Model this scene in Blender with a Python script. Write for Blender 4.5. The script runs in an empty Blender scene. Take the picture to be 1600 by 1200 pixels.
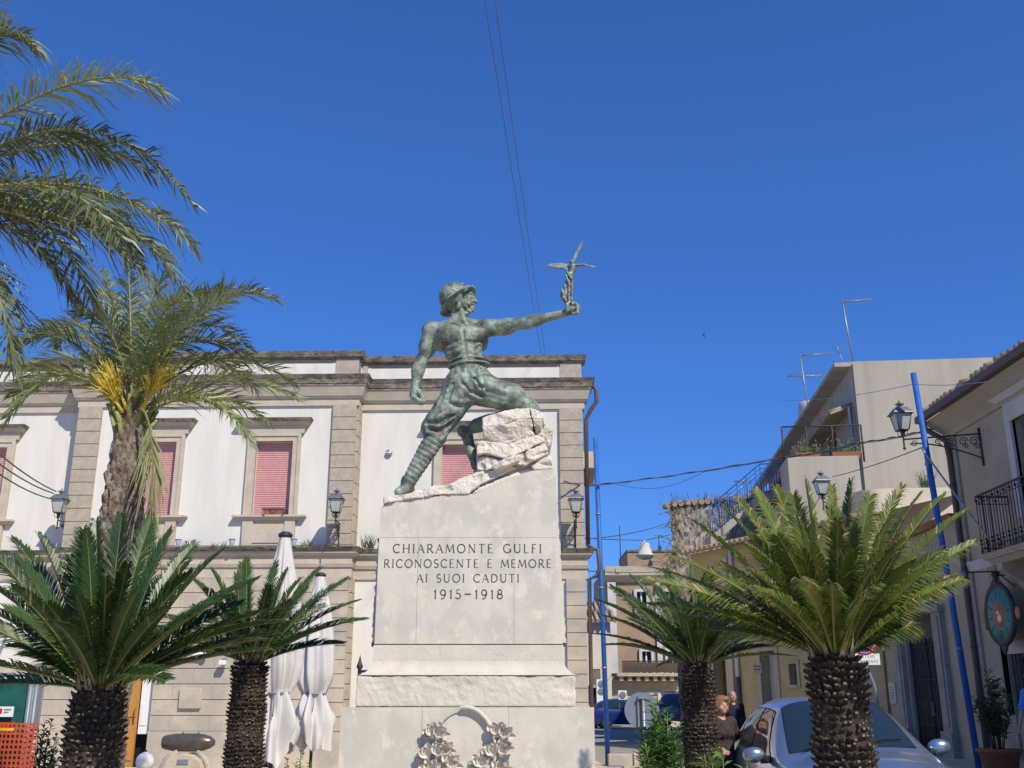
import bpy, math, random
import numpy as np
from mathutils import Vector, Matrix
R = math.radians
sc = bpy.context.scene
rng = random.Random(7)
# ---------------------------------------------------------------- camera, sky, sun, exposure
CAMZ = 1.6
PITCH = math.atan(490 / 1600)
cd = bpy.data.cameras.new("camera"); cam = bpy.data.objects.new("camera", cd)
sc.collection.objects.link(cam); sc.camera = cam
cd.sensor_width = 36; cd.lens = 36; cd.clip_end = 3000; cd.clip_start = 0.05
cam.location = (0, 0, CAMZ); cam.rotation_euler = (math.pi / 2 + PITCH, 0, 0)
SUN_AZ, SUN_EL = 33, 44          # degrees right of straight behind the camera, and height
w = bpy.data.worlds.new("World"); sc.world = w; w.use_nodes = True
nt = w.node_tree; nt.nodes.clear()
sky = nt.nodes.new("ShaderNodeTexSky"); sky.sky_type = 'NISHITA'; sky.sun_disc = False
sky.sun_elevation = R(SUN_EL); sky.sun_rotation = R(180 - SUN_AZ)
sky.altitude = 700; sky.air_density = 1.0; sky.dust_density = 0.0; sky.ozone_density = 3.0
bg = nt.nodes.new("ShaderNodeBackground"); bg.inputs[1].default_value = 0.115
wo = nt.nodes.new("ShaderNodeOutputWorld")
gm = nt.nodes.new("ShaderNodeGamma"); gm.inputs[1].default_value = 0.75
tn = nt.nodes.new("ShaderNodeMix"); tn.data_type = 'RGBA'; tn.blend_type = 'MULTIPLY'; tn.inputs[0].default_value = 1
tn.inputs[7].default_value = (0.425, 0.93, 1.95, 1)
nt.links.new(sky.outputs[0], gm.inputs[0]); nt.links.new(gm.outputs[0], tn.inputs[6]); nt.links.new(tn.outputs[2], bg.inputs[0])
nt.links.new(bg.outputs[0], wo.inputs[0])
sl = bpy.data.lights.new("sun", 'SUN'); sl.energy = 4.9; sl.angle = R(0.53); sl.color = (1, 0.925, 0.79)
so = bpy.data.objects.new("sun", sl); sc.collection.objects.link(so)
sdir = Vector((math.sin(R(SUN_AZ)) * math.cos(R(SUN_EL)), -math.cos(R(SUN_AZ)) * math.cos(R(SUN_EL)), math.sin(R(SUN_EL))))
so.rotation_euler = sdir.to_track_quat('Z', 'Y').to_euler(); so.location = sdir * 60
sc.view_settings.view_transform = 'Standard'; sc.view_settings.look = 'None'
sc.view_settings.gamma = 1; sc.view_settings.exposure = -0.04; sc.view_settings.use_curve_mapping = False

# ---------------------------------------------------------------- measuring helpers
CP, SP = math.cos(PITCH), math.sin(PITCH)
def ray(px, py):
    u = (px - 800) / 1600; v = (600 - py) / 1600
    return Vector((u, CP - v * SP, SP + v * CP))
def P(px, py, Y):
    d = ray(px, py); return Vector((0, 0, CAMZ)) + d * (Y / d.y)
class Frame:                      # a facade plane: x along it, y into the building, z up
    def __init__(s, O, yaw):
        s.O = Vector(O); s.yaw = R(yaw); s.M = Matrix.Translation(s.O) @ Matrix.Rotation(s.yaw, 4, 'Z'); s.I = s.M.inverted()
    def hit(s, px, py, off=0.0):
        o = s.I @ Vector((0, 0, CAMZ)); d = s.I.to_3x3() @ ray(px, py)
        t = (off - o.y) / d.y; p = o + d * t; return p.x, p.z
    def x(s, px, py, off=0.0): return s.hit(px, py, off)[0]
    def z(s, px, py, off=0.0): return s.hit(px, py, off)[1]

# ---------------------------------------------------------------- materials
def lin(c):
    return tuple((x / 12.92 if x <= .04045 else ((x + .055) / 1.055) ** 2.4) for x in c)
MATS = {}
def mat(name, c1, c2=None, scale=4.0, rough=.8, bump=0.0, bscale=60.0, metal=0.0, spec=.3, lo=.35, hi=.65,
        c3=None, scale3=30.0, lo3=.6, hi3=.7, stretch=(1, 1, 1), transl=0.0, detail=8, coat=0.0, point=None, c4=None, scale4=80.0, lo4=.6, hi4=.7, vary=0.0):
    m = bpy.data.materials.new(name); m.use_nodes = True; n = m.node_tree; b = n.nodes["Principled BSDF"]
    b.inputs["Roughness"].default_value = rough; b.inputs["Metallic"].default_value = metal
    b.inputs["Specular IOR Level"].default_value = spec
    if coat: b.inputs["Coat Weight"].default_value = coat; b.inputs["Coat Roughness"].default_value = .05
    L = n.links.new
    tc = n.nodes.new("ShaderNodeTexCoord"); mp = n.nodes.new("ShaderNodeMapping"); mp.inputs["Scale"].default_value = stretch
    L(tc.outputs["Object"], mp.inputs[0])
    col = None
    def noisemix(prev, c, s, l, h, off):
        nz = n.nodes.new("ShaderNodeTexNoise"); nz.inputs["Scale"].default_value = s; nz.inputs["Detail"].default_value = detail
        nz.inputs["Roughness"].default_value = .62
        L(mp.outputs[0], nz.inputs["Vector"])
        r = n.nodes.new("ShaderNodeMapRange"); r.inputs["From Min"].default_value = l; r.inputs["From Max"].default_value = h
        r.interpolation_type = 'SMOOTHSTEP'
        L(nz.outputs[0], r.inputs["Value"])
        mx = n.nodes.new("ShaderNodeMix"); mx.data_type = 'RGBA'
        L(r.outputs[0], mx.inputs[0])
        if isinstance(prev, tuple): mx.inputs[6].default_value = (*prev, 1)
        else: L(prev, mx.inputs[6])
        mx.inputs[7].default_value = (*c, 1)
        return mx.outputs[2]
    col = c1
    if c2: col = noisemix(col, c2, scale, lo, hi, 0)
    if c3: col = noisemix(col, c3, scale3, lo3, hi3, 1)
    if c4: col = noisemix(col, c4, scale4, lo4, hi4, 2)
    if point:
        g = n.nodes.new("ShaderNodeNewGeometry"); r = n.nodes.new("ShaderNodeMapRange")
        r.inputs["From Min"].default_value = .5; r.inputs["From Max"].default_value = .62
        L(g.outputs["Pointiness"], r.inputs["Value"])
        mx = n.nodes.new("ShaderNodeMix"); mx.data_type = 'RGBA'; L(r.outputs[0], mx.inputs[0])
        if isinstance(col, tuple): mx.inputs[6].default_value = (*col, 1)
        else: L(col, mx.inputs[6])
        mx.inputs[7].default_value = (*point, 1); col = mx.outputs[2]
    if vary:                                  # every frond differs a little in tone
        oi = n.nodes.new("ShaderNodeObjectInfo"); r1 = n.nodes.new("ShaderNodeMapRange"); r1.inputs["To Min"].default_value = 1 - vary; r1.inputs["To Max"].default_value = 1 + vary
        L(oi.outputs["Random"], r1.inputs["Value"])
        m7 = n.nodes.new("ShaderNodeMath"); m7.operation = 'MULTIPLY'; m7.inputs[1].default_value = 7.31; L(oi.outputs["Random"], m7.inputs[0])
        fr = n.nodes.new("ShaderNodeMath"); fr.operation = 'FRACT'; L(m7.outputs[0], fr.inputs[0])
        r2 = n.nodes.new("ShaderNodeMapRange"); r2.inputs["To Min"].default_value = .478; r2.inputs["To Max"].default_value = .508; L(fr.outputs[0], r2.inputs["Value"])
        hv = n.nodes.new("ShaderNodeHueSaturation"); L(r1.outputs[0], hv.inputs["Value"]); L(r2.outputs[0], hv.inputs["Hue"]); L(col, hv.inputs["Color"]); col = hv.outputs[0]
    if isinstance(col, tuple): b.inputs["Base Color"].default_value = (*col, 1)
    else: L(col, b.inputs["Base Color"])
    if bump:
        nz = n.nodes.new("ShaderNodeTexNoise"); nz.inputs["Scale"].default_value = bscale; nz.inputs["Detail"].default_value = 5
        L(mp.outputs[0], nz.inputs["Vector"])
        bp = n.nodes.new("ShaderNodeBump"); bp.inputs["Strength"].default_value = min(1, bump); bp.inputs["Distance"].default_value = .02
        L(nz.outputs[0], bp.inputs["Height"]); L(bp.outputs[0], b.inputs["Normal"])
    if transl:
        out = n.nodes["Material Output"]; tr = n.nodes.new("ShaderNodeBsdfTranslucent")
        if isinstance(col, tuple): tr.inputs[0].default_value = (*col, 1)
        else: L(col, tr.inputs[0])
        ms = n.nodes.new("ShaderNodeMixShader"); ms.inputs[0].default_value = transl
        L(b.outputs[0], ms.inputs[1]); L(tr.outputs[0], ms.inputs[2]); L(ms.outputs[0], out.inputs[0])
    MATS[name] = m; return m
plaster = mat("white_plaster", (.72, .695, .635), (.65, .625, .57), 1.2, .9, .12, 90, c3=(.55, .525, .475), scale3=1.1, lo3=.56, hi3=.84, stretch=(1.6, 1, .35))
tufa = mat("tufa_stone", (.475, .415, .325), (.395, .345, .275), 5, .95, .6, 55, c3=(.19, .165, .14), scale3=34, lo3=.55, hi3=.72)
tufa_warm = mat("tufa_stone_warm", (.57, .485, .365), (.40, .365, .31), 1.1, .95, .45, 50, c3=(.31, .275, .23), scale3=26, lo3=.56, hi3=.74)
trim = mat("trim_stone", (.54, .475, .375), (.465, .41, .33), 3, .92, .35, 50, c3=(.25, .215, .18), scale3=18, lo3=.6, hi3=.8)
lichen = mat("weathered_cornice_stone", (.135, .118, .095), (.30, .26, .21), 3.2, .95, .5, 45, c3=(.06, .055, .045), scale3=7, lo3=.5, hi3=.68, stretch=(1, 1, 2.2))
marble = mat("pale_marble", (.60, .565, .48), (.51, .485, .42), 3.0, .72, .16, 110, c3=(.65, .595, .49), scale3=8, lo3=.53, hi3=.66, stretch=(1.3, 1, .9), lo=.40, hi=.60, c4=(.37, .345, .29), scale4=55, lo4=.60, hi4=.76)
limestone = mat("white_limestone", (.61, .57, .485), (.53, .495, .42), 3.5, .85, .22, 60, c3=(.43, .39, .32), scale3=11, lo3=.6, hi3=.78, c4=(.40, .37, .31), scale4=70, lo4=.62, hi4=.75)
wreathstone = mat("weathered_wreath_stone", (.74, .69, .60), (.60, .54, .47), 22, .85, .3, 60, c3=(.24, .22, .185), scale3=26, lo3=.56, hi3=.68)
rockmat = mat("carved_rock", (.68, .625, .53), (.58, .53, .445), 9, .92, .5, 70, c3=(.40, .355, .285), scale3=16, lo3=.6, hi3=.78)
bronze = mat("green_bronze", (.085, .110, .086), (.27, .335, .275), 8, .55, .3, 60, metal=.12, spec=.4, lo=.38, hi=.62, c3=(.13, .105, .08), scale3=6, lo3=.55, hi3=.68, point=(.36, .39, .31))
bronze2 = mat("green_bronze_pale", (.09, .11, .09), (.17, .20, .17), 14, .5, .2, 60, metal=.3, spec=.5, point=(.33, .35, .30))
inkstone = mat("dark_engraving", (.075, .07, .065), rough=.9)
pink = mat("pink_shutter", (.60, .315, .315), (.535, .275, .28), 9, .6, 0)
iron = mat("dark_iron", (.045, .045, .05), (.08, .07, .065), 30, .6, metal=.3)
lampmetal = mat("lamp_metal", (.22, .24, .26), (.12, .13, .14), 14, .5, metal=.5)
lampglass = mat("frosted_lamp_glass", (.42, .45, .41), (.36, .39, .35), 6, .25, spec=.5)
bluepaint = mat("blue_pole_paint", (.022, .11, .40), (.035, .14, .46), 5, .5, c3=(.05, .07, .15), scale3=20, lo3=.66, hi3=.72)
brownpipe = mat("brown_pipe", (.10, .07, .07), (.13, .09, .085), 8, .5)
asphalt = mat("asphalt", (.29, .28, .26), (.23, .22, .205), 1.2, .95, .3, 90)
paving = mat("stone_paving", (.56, .47, .345), (.48, .40, .30), 2, .9, .3, 60)
cycleaf = mat("cycad_leaf", (.030, .072, .022), (.052, .100, .026), 3.0, .38, spec=.45, transl=.22, vary=.28)
cycleaf2 = mat("cycad_leaf_yellowish", (.090, .145, .026), (.150, .185, .032), 9.0, .42, spec=.4, transl=.28, vary=.28)
cycdry = mat("dry_leaflet", (.50, .40, .20), (.38, .25, .10), 12, .7, transl=.2)
rachis = mat("frond_rachis", (.19, .20, .055), rough=.5)
palmleaf = mat("palm_leaf", (.215, .265, .085), (.30, .335, .155), 2.4, .40, spec=.45, transl=.24, vary=.22)
palmleaf2 = mat("palm_leaf_dark", (.105, .14, .05), (.165, .185, .09), 2.4, .40, spec=.45, transl=.2, vary=.22)
palmdry = mat("dry_palm_leaf", (.30, .25, .135), (.20, .19, .08), 6, .8, transl=.2)
palmrach = mat("palm_rachis", (.28, .28, .10), rough=.5)
flower = mat("yellow_palm_flower", (.86, .70, .09), (.76, .60, .09), 20, .7, transl=.3)
palmbark = mat("palm_bark", (.14, .105, .08), (.27, .23, .195), 7, .95, .6, 40, c3=(.07, .05, .04), scale3=18, lo3=.5, hi3=.66)
cycbark = mat("cycad_bark", (.028, .021, .016), (.068, .051, .038), 22, .95, .5, 60)
cycbark_pale = mat("cycad_leaf_base_pale", (.26, .205, .15), (.15, .115, .085), 30, .9)
white_cloth = mat("white_parasol_cloth", (.70, .68, .66), (.63, .61, .59), 3, .9, .1, 30, transl=.12)
navy = mat("navy_plastic", (.03, .035, .06), rough=.5)
greyplaster = mat("grey_plaster", (.42, .385, .32), (.35, .32, .27), .8, .92, .15, 60, c3=(.28, .255, .215), scale3=.9, lo3=.52, hi3=.78, stretch=(1.6, 1.6, .22))
creamplaster = mat("cream_plaster", (.66, .60, .47), (.60, .54, .43), 1.2, .9)
ochre = mat("ochre_plaster", (.50, .40, .215), (.42, .335, .19), 1.4, .92, .15, 40, c3=(.40, .35, .25), scale3=1.1, lo3=.55, hi3=.7)
beige = mat("beige_plaster", (.43, .375, .275), (.37, .32, .24), 1.1, .92, .1, 40, c3=(.28, .25, .20), scale3=2.2, lo3=.58, hi3=.78)
greywhite = mat("pale_grey_plaster", (.56, .55, .53), (.48, .47, .455), 1.5, .9)
brownpl = mat("brown_plaster", (.36, .25, .165), (.30, .215, .15), 1.5, .92)
portalstone = mat("worn_portal_stone", (.36, .33, .285), (.29, .265, .23), 2, .92, .3, 50, c3=(.20, .18, .155), scale3=7, lo3=.58, hi3=.75)
rubble = mat("rubble_stone", (.36, .33, .28), (.26, .235, .20), 5, .95, .9, 14, c3=(.12, .10, .085), scale3=9, lo3=.56, hi3=.66)
tiles = mat("roof_tile", (.34, .22, .14), (.42, .34, .25), 6, .9, c3=(.14, .11, .09), scale3=14, lo3=.58, hi3=.7)
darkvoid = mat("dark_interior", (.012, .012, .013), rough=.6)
glass = mat("window_glass", (.02, .028, .035), rough=.06, spec=.8)
wood = mat("yellow_wood", (.50, .25, .055), (.42, .20, .045), 5, .45, stretch=(6, 6, .6))
brownwood = mat("brown_wood", (.10, .055, .03), (.13, .075, .04), 5, .55, stretch=(6, 6, .6))
whitepaint = mat("white_paint", (.75, .75, .74), rough=.5)
redpaint = mat("red_paint", (.45, .03, .035), rough=.45)
signblue = mat("sign_blue", (.03, .08, .36), rough=.4)
greypaint = mat("grey_metal_paint", (.22, .255, .30), (.19, .22, .26), 8, .45, metal=.2)
galv = mat("galvanised_steel", (.33, .35, .37), (.25, .27, .29), 20, .45, metal=.5)
cablegrey = mat("cable_sheath", (.10, .10, .105), rough=.6)
netgreen = mat("green_netting", (.02, .135, .115), (.015, .10, .085), 5, .85, transl=.15)
netorange = mat("orange_netting", (.62, .10, .03), (.50, .075, .025), 5, .7, transl=.2)
yellowp = mat("yellow_tape", (.75, .42, .02), rough=.6)
shrubleaf = mat("shrub_leaf", (.13, .24, .05), (.18, .29, .07), 5, .45, spec=.4, transl=.25)
shrubdark = mat("dark_shrub_leaf", (.085, .125, .055), (.125, .165, .075), 5, .45, spec=.4, transl=.2)
terracotta = mat("terracotta", (.34, .13, .06), (.28, .11, .06), 9, .85)
turq = mat("turquoise_enamel", (.10, .30, .26), (.08, .25, .225), 4, .45)
orangep = mat("orange_enamel", (.50, .17, .05), rough=.5)
skin = mat("skin", (.50, .28, .20), (.44, .24, .17), 9, .5)
hairred = mat("auburn_hair", (.20, .095, .04), (.30, .16, .075), 25, .55)
hairgrey = mat("thin_grey_hair", (.16, .14, .13), rough=.7)
darkcloth = mat("dark_brown_cloth", (.040, .030, .028), (.055, .042, .04), 10, .9)
bluecloth = mat("navy_cloth", (.018, .02, .032), rough=.9)
bluetop = mat("bright_blue_cloth", (.04, .20, .62), (.10, .32, .75), 14, .8)
carsilver = mat("silver_blue_car_paint", (.29, .37, .49), rough=.28, metal=.75, spec=.5, coat=.6)
carblue = mat("blue_car_paint", (.012, .035, .19), rough=.3, metal=.2, spec=.5, coat=.6)
cargrey = mat("dark_grey_car_paint", (.06, .07, .09), rough=.3, metal=.3, coat=.5)
rubber = mat("black_rubber", (.015, .015, .016), rough=.8)
carglass = mat("car_glass", (.016, .028, .036), rough=.04, spec=.9)
headlamp = mat("headlamp_lens", (.6, .62, .65), rough=.1, spec=.8)
taillamp = mat("tail_lamp", (.40, .01, .01), rough=.2)
shellmetal = mat("brown_shell_metal", (.10, .095, .075), (.15, .12, .095), 7, .3, metal=.4, spec=.5)
vasepaint = mat("pale_blue_glaze", (.40, .46, .55), rough=.4)
dryweed = mat("dry_weed", (.16, .15, .07), (.24, .20, .11), 9, .8)

# ---------------------------------------------------------------- objects
WM = {}
def tagset(o, label, cat, group=None, kind=None):
    if label: o["label"] = label
    if cat: o["category"] = cat
    if group: o["group"] = group
    if kind: o["kind"] = kind
def thing(name, label, cat, loc=(0, 0, 0), yaw=0.0, group=None):
    o = bpy.data.objects.new(name, None); sc.collection.objects.link(o); o.empty_display_size = .2
    o.location = loc; o.rotation_euler = (0, 0, yaw)
    WM[o.name] = Matrix.Translation(Vector(loc)) @ Matrix.Rotation(yaw, 4, 'Z')
    tagset(o, label, cat, group); return o
def dup(root, loc, yaw=0.0, label=None, scale=None):
    r = root.copy(); sc.collection.objects.link(r); r.location = loc; r.rotation_euler = (0, 0, yaw)
    if label: r["label"] = label
    if scale: r.scale = (scale,) * 3
    for ch in list(root.children):
        c = ch.copy(); sc.collection.objects.link(c); c.parent = r
        for g in list(ch.children):
            d = g.copy(); sc.collection.objects.link(d); d.parent = c
    return r
class MB:
    def __init__(s): s.v = []; s.f = []; s.mi = []; s.sm = []
    def add(s, verts, faces, mi=0, smooth=False):
        b = len(s.v); s.v += [tuple(v) for v in verts]
        for f in faces: s.f.append([b + i for i in f]); s.mi.append(mi); s.sm.append(smooth)
    def box(s, x0, x1, y0, y1, z0, z1, mi=0, M=None):
        v = [Vector((x, y, z)) for z in (z0, z1) for y in (y0, y1) for x in (x0, x1)]
        if M: v = [M @ p for p in v]
        s.add(v, [(0, 2, 3, 1), (4, 5, 7, 6), (0, 1, 5, 4), (2, 6, 7, 3), (0, 4, 6, 2), (1, 3, 7, 5)], mi)
    def frust(s, x0, x1, y0, z0, z1, o0, o1, yb, mi=0, sl=1, sr=1):     # band: protrudes o0 below, o1 above, front at y0
        v = [(x0 - o0 * sl, y0 - o0, z0), (x1 + o0 * sr, y0 - o0, z0), (x1 + o0 * sr, yb, z0), (x0 - o0 * sl, yb, z0),
             (x0 - o1 * sl, y0 - o1, z1), (x1 + o1 * sr, y0 - o1, z1), (x1 + o1 * sr, yb, z1), (x0 - o1 * sl, yb, z1)]
        s.add(v, [(0, 3, 2, 1), (4, 5, 6, 7), (0, 1, 5, 4), (1, 2, 6, 5), (2, 3, 7, 6), (3, 0, 4, 7)], mi)
    def tube(s, pts, rad, n=8, mi=0, caps=True, smooth=True):
        pts = [Vector(p) for p in pts]
        if not isinstance(rad, (list, tuple)): rad = [rad] * len(pts)
        b = len(s.v); prev = None
        for i, p in enumerate(pts):
            t = (pts[min(i + 1, len(pts) - 1)] - pts[max(i - 1, 0)]).normalized()
            if prev is None:
                a = Vector((0, 0, 1)) if abs(t.z) < .9 else Vector((1, 0, 0)); u = t.cross(a).normalized()
            else: u = (prev - t * prev.dot(t)).normalized()
            prev = u; w_ = t.cross(u)
            for k in range(n):
                a = 2 * math.pi * k / n; s.v.append(tuple(p + (u * math.cos(a) + w_ * math.sin(a)) * rad[i]))
        for i in range(len(pts) - 1):
            for k in range(n):
                k2 = (k + 1) % n
                s.f.append([b + i * n + k, b + i * n + k2, b + (i + 1) * n + k2, b + (i + 1) * n + k]); s.mi.append(mi); s.sm.append(smooth)
        if caps:
            s.f.append([b + k for k in range(n)][::-1]); s.mi.append(mi); s.sm.append(False)
            e = b + (len(pts) - 1) * n; s.f.append([e + k for k in range(n)]); s.mi.append(mi); s.sm.append(False)
    def lathe(s, prof, c=(0, 0, 0), n=16, mi=0, M=None, smooth=True, caps=True):
        b = len(s.v); c = Vector(c)
        for r, z in prof:
            for k in range(n):
                a = 2 * math.pi * (k + .5) / n; p = Vector((r * math.cos(a), r * math.sin(a), z))
                if M: p = M @ p
                s.v.append(tuple(p + c))
        for i in range(len(prof) - 1):
            for k in range(n):
                k2 = (k + 1) % n
                s.f.append([b + i * n + k, b + i * n + k2, b + (i + 1) * n + k2, b + (i + 1) * n + k]); s.mi.append(mi); s.sm.append(smooth)
        if not caps: return
        s.f.append([b + k for k in range(n)][::-1]); s.mi.append(mi); s.sm.append(False)
        e = b + (len(prof) - 1) * n; s.f.append([e + k for k in range(n)]); s.mi.append(mi); s.sm.append(False)
    def prism(s, poly, w0, w1, fn, mi=0):                 # poly in (u,v), extruded w0..w1, fn(u,v,w)->xyz
        n = len(poly)
        v = [fn(u, q, w0) for u, q in poly] + [fn(u, q, w1) for u, q in poly]
        s.add(v, [list(range(n))[::-1], list(range(n, 2 * n))] + [(i, (i + 1) % n, n + (i + 1) % n, n + i) for i in range(n)], mi)
    def ball(s, c, r, n=10, mi=0, M=None):
        r = Vector(r) if not isinstance(r, (int, float)) else Vector((r, r, r)); c = Vector(c)
        vs = []
        for i in range(n + 1):
            th = math.pi * i / n
            for k in range(n * 2):
                a = math.pi * k / n; p = Vector((r.x * math.sin(th) * math.cos(a), r.y * math.sin(th) * math.sin(a), r.z * math.cos(th)))
                if M: p = M @ p
                vs.append(p + c)
        m = n * 2
        s.add(vs, [(i * m + k, (i + 1) * m + k, (i + 1) * m + (k + 1) % m, i * m + (k + 1) % m) for i in range(n) for k in range(m)], mi, True)
    def build(s, name, mats, parent=None, local=False, bevel=0.0):
        me = bpy.data.meshes.new(name)
        vs = s.v
        if parent is not None and not local:
            I = WM[parent.name].inverted(); A = np.array(I); V = np.array(vs, dtype=float)
            V = V @ A[:3, :3].T + A[:3, 3]; vs = V.tolist()
        me.from_pydata(vs, [], s.f); me.update()
        if not isinstance(mats, (list, tuple)): mats = [mats]
        for m in mats: me.materials.append(m)
        me.polygons.foreach_set("material_index", s.mi); me.polygons.foreach_set("use_smooth", s.sm)
        o = bpy.data.objects.new(name, me); sc.collection.objects.link(o)
        if parent is not None: o.parent = parent; WM[o.name] = WM[parent.name]
        else: WM[o.name] = Matrix.Identity(4)
        if bevel:
            md = o.modifiers.new("bevel", 'BEVEL'); md.width = bevel; md.segments = 2; md.limit_method = 'ANGLE'; md.angle_limit = R(40)
        return o
def wallgrid(mb, x0, x1, z0, z1, y, holes, depth=.3, mi=0, mi_rev=None):
    """front skin of a wall at y with rectangular holes (x0,x1,z0,z1) and their reveals"""
    xs = sorted(set([x0, x1] + [h[i] for h in holes for i in (0, 1) if x0 < h[i] < x1]))
    zs = sorted(set([z0, z1] + [h[i] for h in holes for i in (2, 3) if z0 < h[i] < z1]))
    for a, b in zip(xs, xs[1:]):
        for c, d in zip(zs, zs[1:]):
            mx, mz = (a + b) / 2, (c + d) / 2
            if any(h[0] < mx < h[1] and h[2] < mz < h[3] for h in holes): continue
            mb.add([(a, y, c), (b, y, c), (b, y, d), (a, y, d)], [(0, 1, 2, 3)], mi)
    r = mi if mi_rev is None else mi_rev
    for h in holes:
        a, b, c, d = h[:4]; q = y + depth
        mb.add([(a, y, c), (a, q, c), (a, q, d), (a, y, d)], [(0, 1, 2, 3)], r)
        mb.add([(b, y, c), (b, q, c), (b, q, d), (b, y, d)], [(3, 2, 1, 0)], r)
        mb.add([(a, y, d), (b, y, d), (b, q, d), (a, q, d)], [(3, 2, 1, 0)], r)
        mb.add([(a, y, c), (b, y, c), (b, q, c), (a, q, c)], [(0, 1, 2, 3)], r)

# ---------------------------------------------------------------- signed-distance modelling (continuous bodies, rock)
def vnoise(p, seed=0):
    i = np.floor(p).astype(np.int64); f = p - i; f = f * f * (3 - 2 * f)
    def h(d):
        q = (i[:, 0] + d[0]) * 374761393 + (i[:, 1] + d[1]) * 668265263 + (i[:, 2] + d[2]) * 2147483647 + seed * 974711
        q = (q ^ (q >> 13)) * 1274126177; q = q ^ (q >> 16); return (q & 0xffff) / 32767.5 - 1
    r = 0
    for dx in (0, 1):
        for dy in (0, 1):
            for dz in (0, 1):
                r = r + h((dx, dy, dz)) * (f[:, 0] if dx else 1 - f[:, 0]) * (f[:, 1] if dy else 1 - f[:, 1]) * (f[:, 2] if dz else 1 - f[:, 2])
    return r
class SDF:
    def __init__(s, lo, hi, h):
        s.lo = np.array(lo, float); s.h = h; s.n = np.ceil((np.array(hi, float) - s.lo) / h).astype(int) + 1
        s.ax = [s.lo[i] + h * np.arange(s.n[i]) for i in range(3)]; s.f = np.full(tuple(s.n), 9.0)
    def blk(s, lo, hi):
        a = np.clip(np.floor((np.array(lo) - s.lo) / s.h).astype(int), 0, s.n); b = np.clip(np.ceil((np.array(hi) - s.lo) / s.h).astype(int) + 1, 0, s.n)
        sl = tuple(slice(a[i], b[i]) for i in range(3))
        return sl, s.ax[0][sl[0]][:, None, None], s.ax[1][sl[1]][None, :, None], s.ax[2][sl[2]][None, None, :]
    def comb(s, sl, d, k, sub=False):
        f = s.f[sl]
        if sub:
            d = -d; h = np.maximum(k - abs(f - d), 0) / k; s.f[sl] = np.maximum(f, d) + h * h * k * .25
        else:
            h = np.maximum(k - abs(f - d), 0) / k; s.f[sl] = np.minimum(f, d) - h * h * k * .25
    def cone(s, a, b, ra, rb, k=.02, sub=False, wave=None):
        a = np.array(a, float); b = np.array(b, float); m = max(ra, rb) + k + .03
        sl, X, Y, Z = s.blk(np.minimum(a, b) - m, np.maximum(a, b) + m)
        ab = b - a; L2 = ab @ ab + 1e-9
        t = np.clip(((X - a[0]) * ab[0] + (Y - a[1]) * ab[1] + (Z - a[2]) * ab[2]) / L2, 0, 1)
        d = np.sqrt((X - a[0] - t * ab[0]) ** 2 + (Y - a[1] - t * ab[1]) ** 2 + (Z - a[2] - t * ab[2]) ** 2)
        r = ra + (rb - ra) * t
        if wave: r = r + wave[1] * (1 - np.mod(t * wave[0] + .15 * np.sin(9 * (X + Y)), 1))
        s.comb(sl, d - r, k, sub)
    def ell(s, c, r, k=.02, M=None, sub=False):
        c = np.array(c, float); r = np.array(r, float); m = r.max() + k + .03
        sl, X, Y, Z = s.blk(c - m, c + m); X, Y, Z = X - c[0], Y - c[1], Z - c[2]
        if M is not None:
            A = np.array(M)[:3, :3].T
            X, Y, Z = (A[0, 0] * X + A[0, 1] * Y + A[0, 2] * Z, A[1, 0] * X + A[1, 1] * Y + A[1, 2] * Z, A[2, 0] * X + A[2, 1] * Y + A[2, 2] * Z)
        k0 = np.sqrt((X / r[0]) ** 2 + (Y / r[1]) ** 2 + (Z / r[2]) ** 2); k1 = np.sqrt((X / r[0] ** 2) ** 2 + (Y / r[1] ** 2) ** 2 + (Z / r[2] ** 2) ** 2) + 1e-9
        s.comb(sl, k0 * (k0 - 1) / k1, k, sub)
    def poly(s, pts, y0, y1, rnd=.01, k=.01, tilt=0.0, sub=False, facets=()):   # polygon in XZ, extruded along Y
        p = np.array(pts, float); lo = p.min(0) - .06; hi = p.max(0) + .06
        sl, X, Y, Z = s.blk((lo[0], y0 - .06, lo[1]), (hi[0], y1 + .06, hi[1])); x = X[:, :, :] + 0 * Z; z = Z + 0 * X
        d = np.full(x.shape, 1e9); ins = np.zeros(x.shape, bool); n = len(p)
        for i in range(n):
            a, b = p[i], p[(i + 1) % n]; e = b - a
            t = np.clip(((x - a[0]) * e[0] + (z - a[1]) * e[1]) / (e @ e + 1e-12), 0, 1)
            d = np.minimum(d, (x - a[0] - t * e[0]) ** 2 + (z - a[1] - t * e[1]) ** 2)
            c = ((a[1] > z) != (b[1] > z)) & (x < (b[0] - a[0]) * (z - a[1]) / (b[1] - a[1] + 1e-12) + a[0]); ins ^= c
        d2 = np.sqrt(d) * np.where(ins, -1, 1) + rnd
        cz = p[:, 1].mean()
        yf = y0 + tilt * (Z - cz)
        yb_ = yf
        for fx, fz, sx_, sz_, o_ in facets: yf = np.maximum(yf, np.minimum(yb_ + o_ + sx_ * (X - fx) + sz_ * (Z - fz), yb_ + .030))
        dy = np.maximum(yf - Y, Y - y1) + rnd
        dd = np.minimum(np.maximum(d2, dy), 0) + np.sqrt(np.maximum(d2, 0) ** 2 + np.maximum(dy, 0) ** 2) - rnd
        s.comb(sl, dd, k, sub)
    def rough(s, amp, scale, seed=0, band=.06):
        m = np.abs(s.f) < band; I = np.argwhere(m); p = s.lo + I * s.h
        s.f[m] += amp * vnoise(p * scale, seed)
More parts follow.
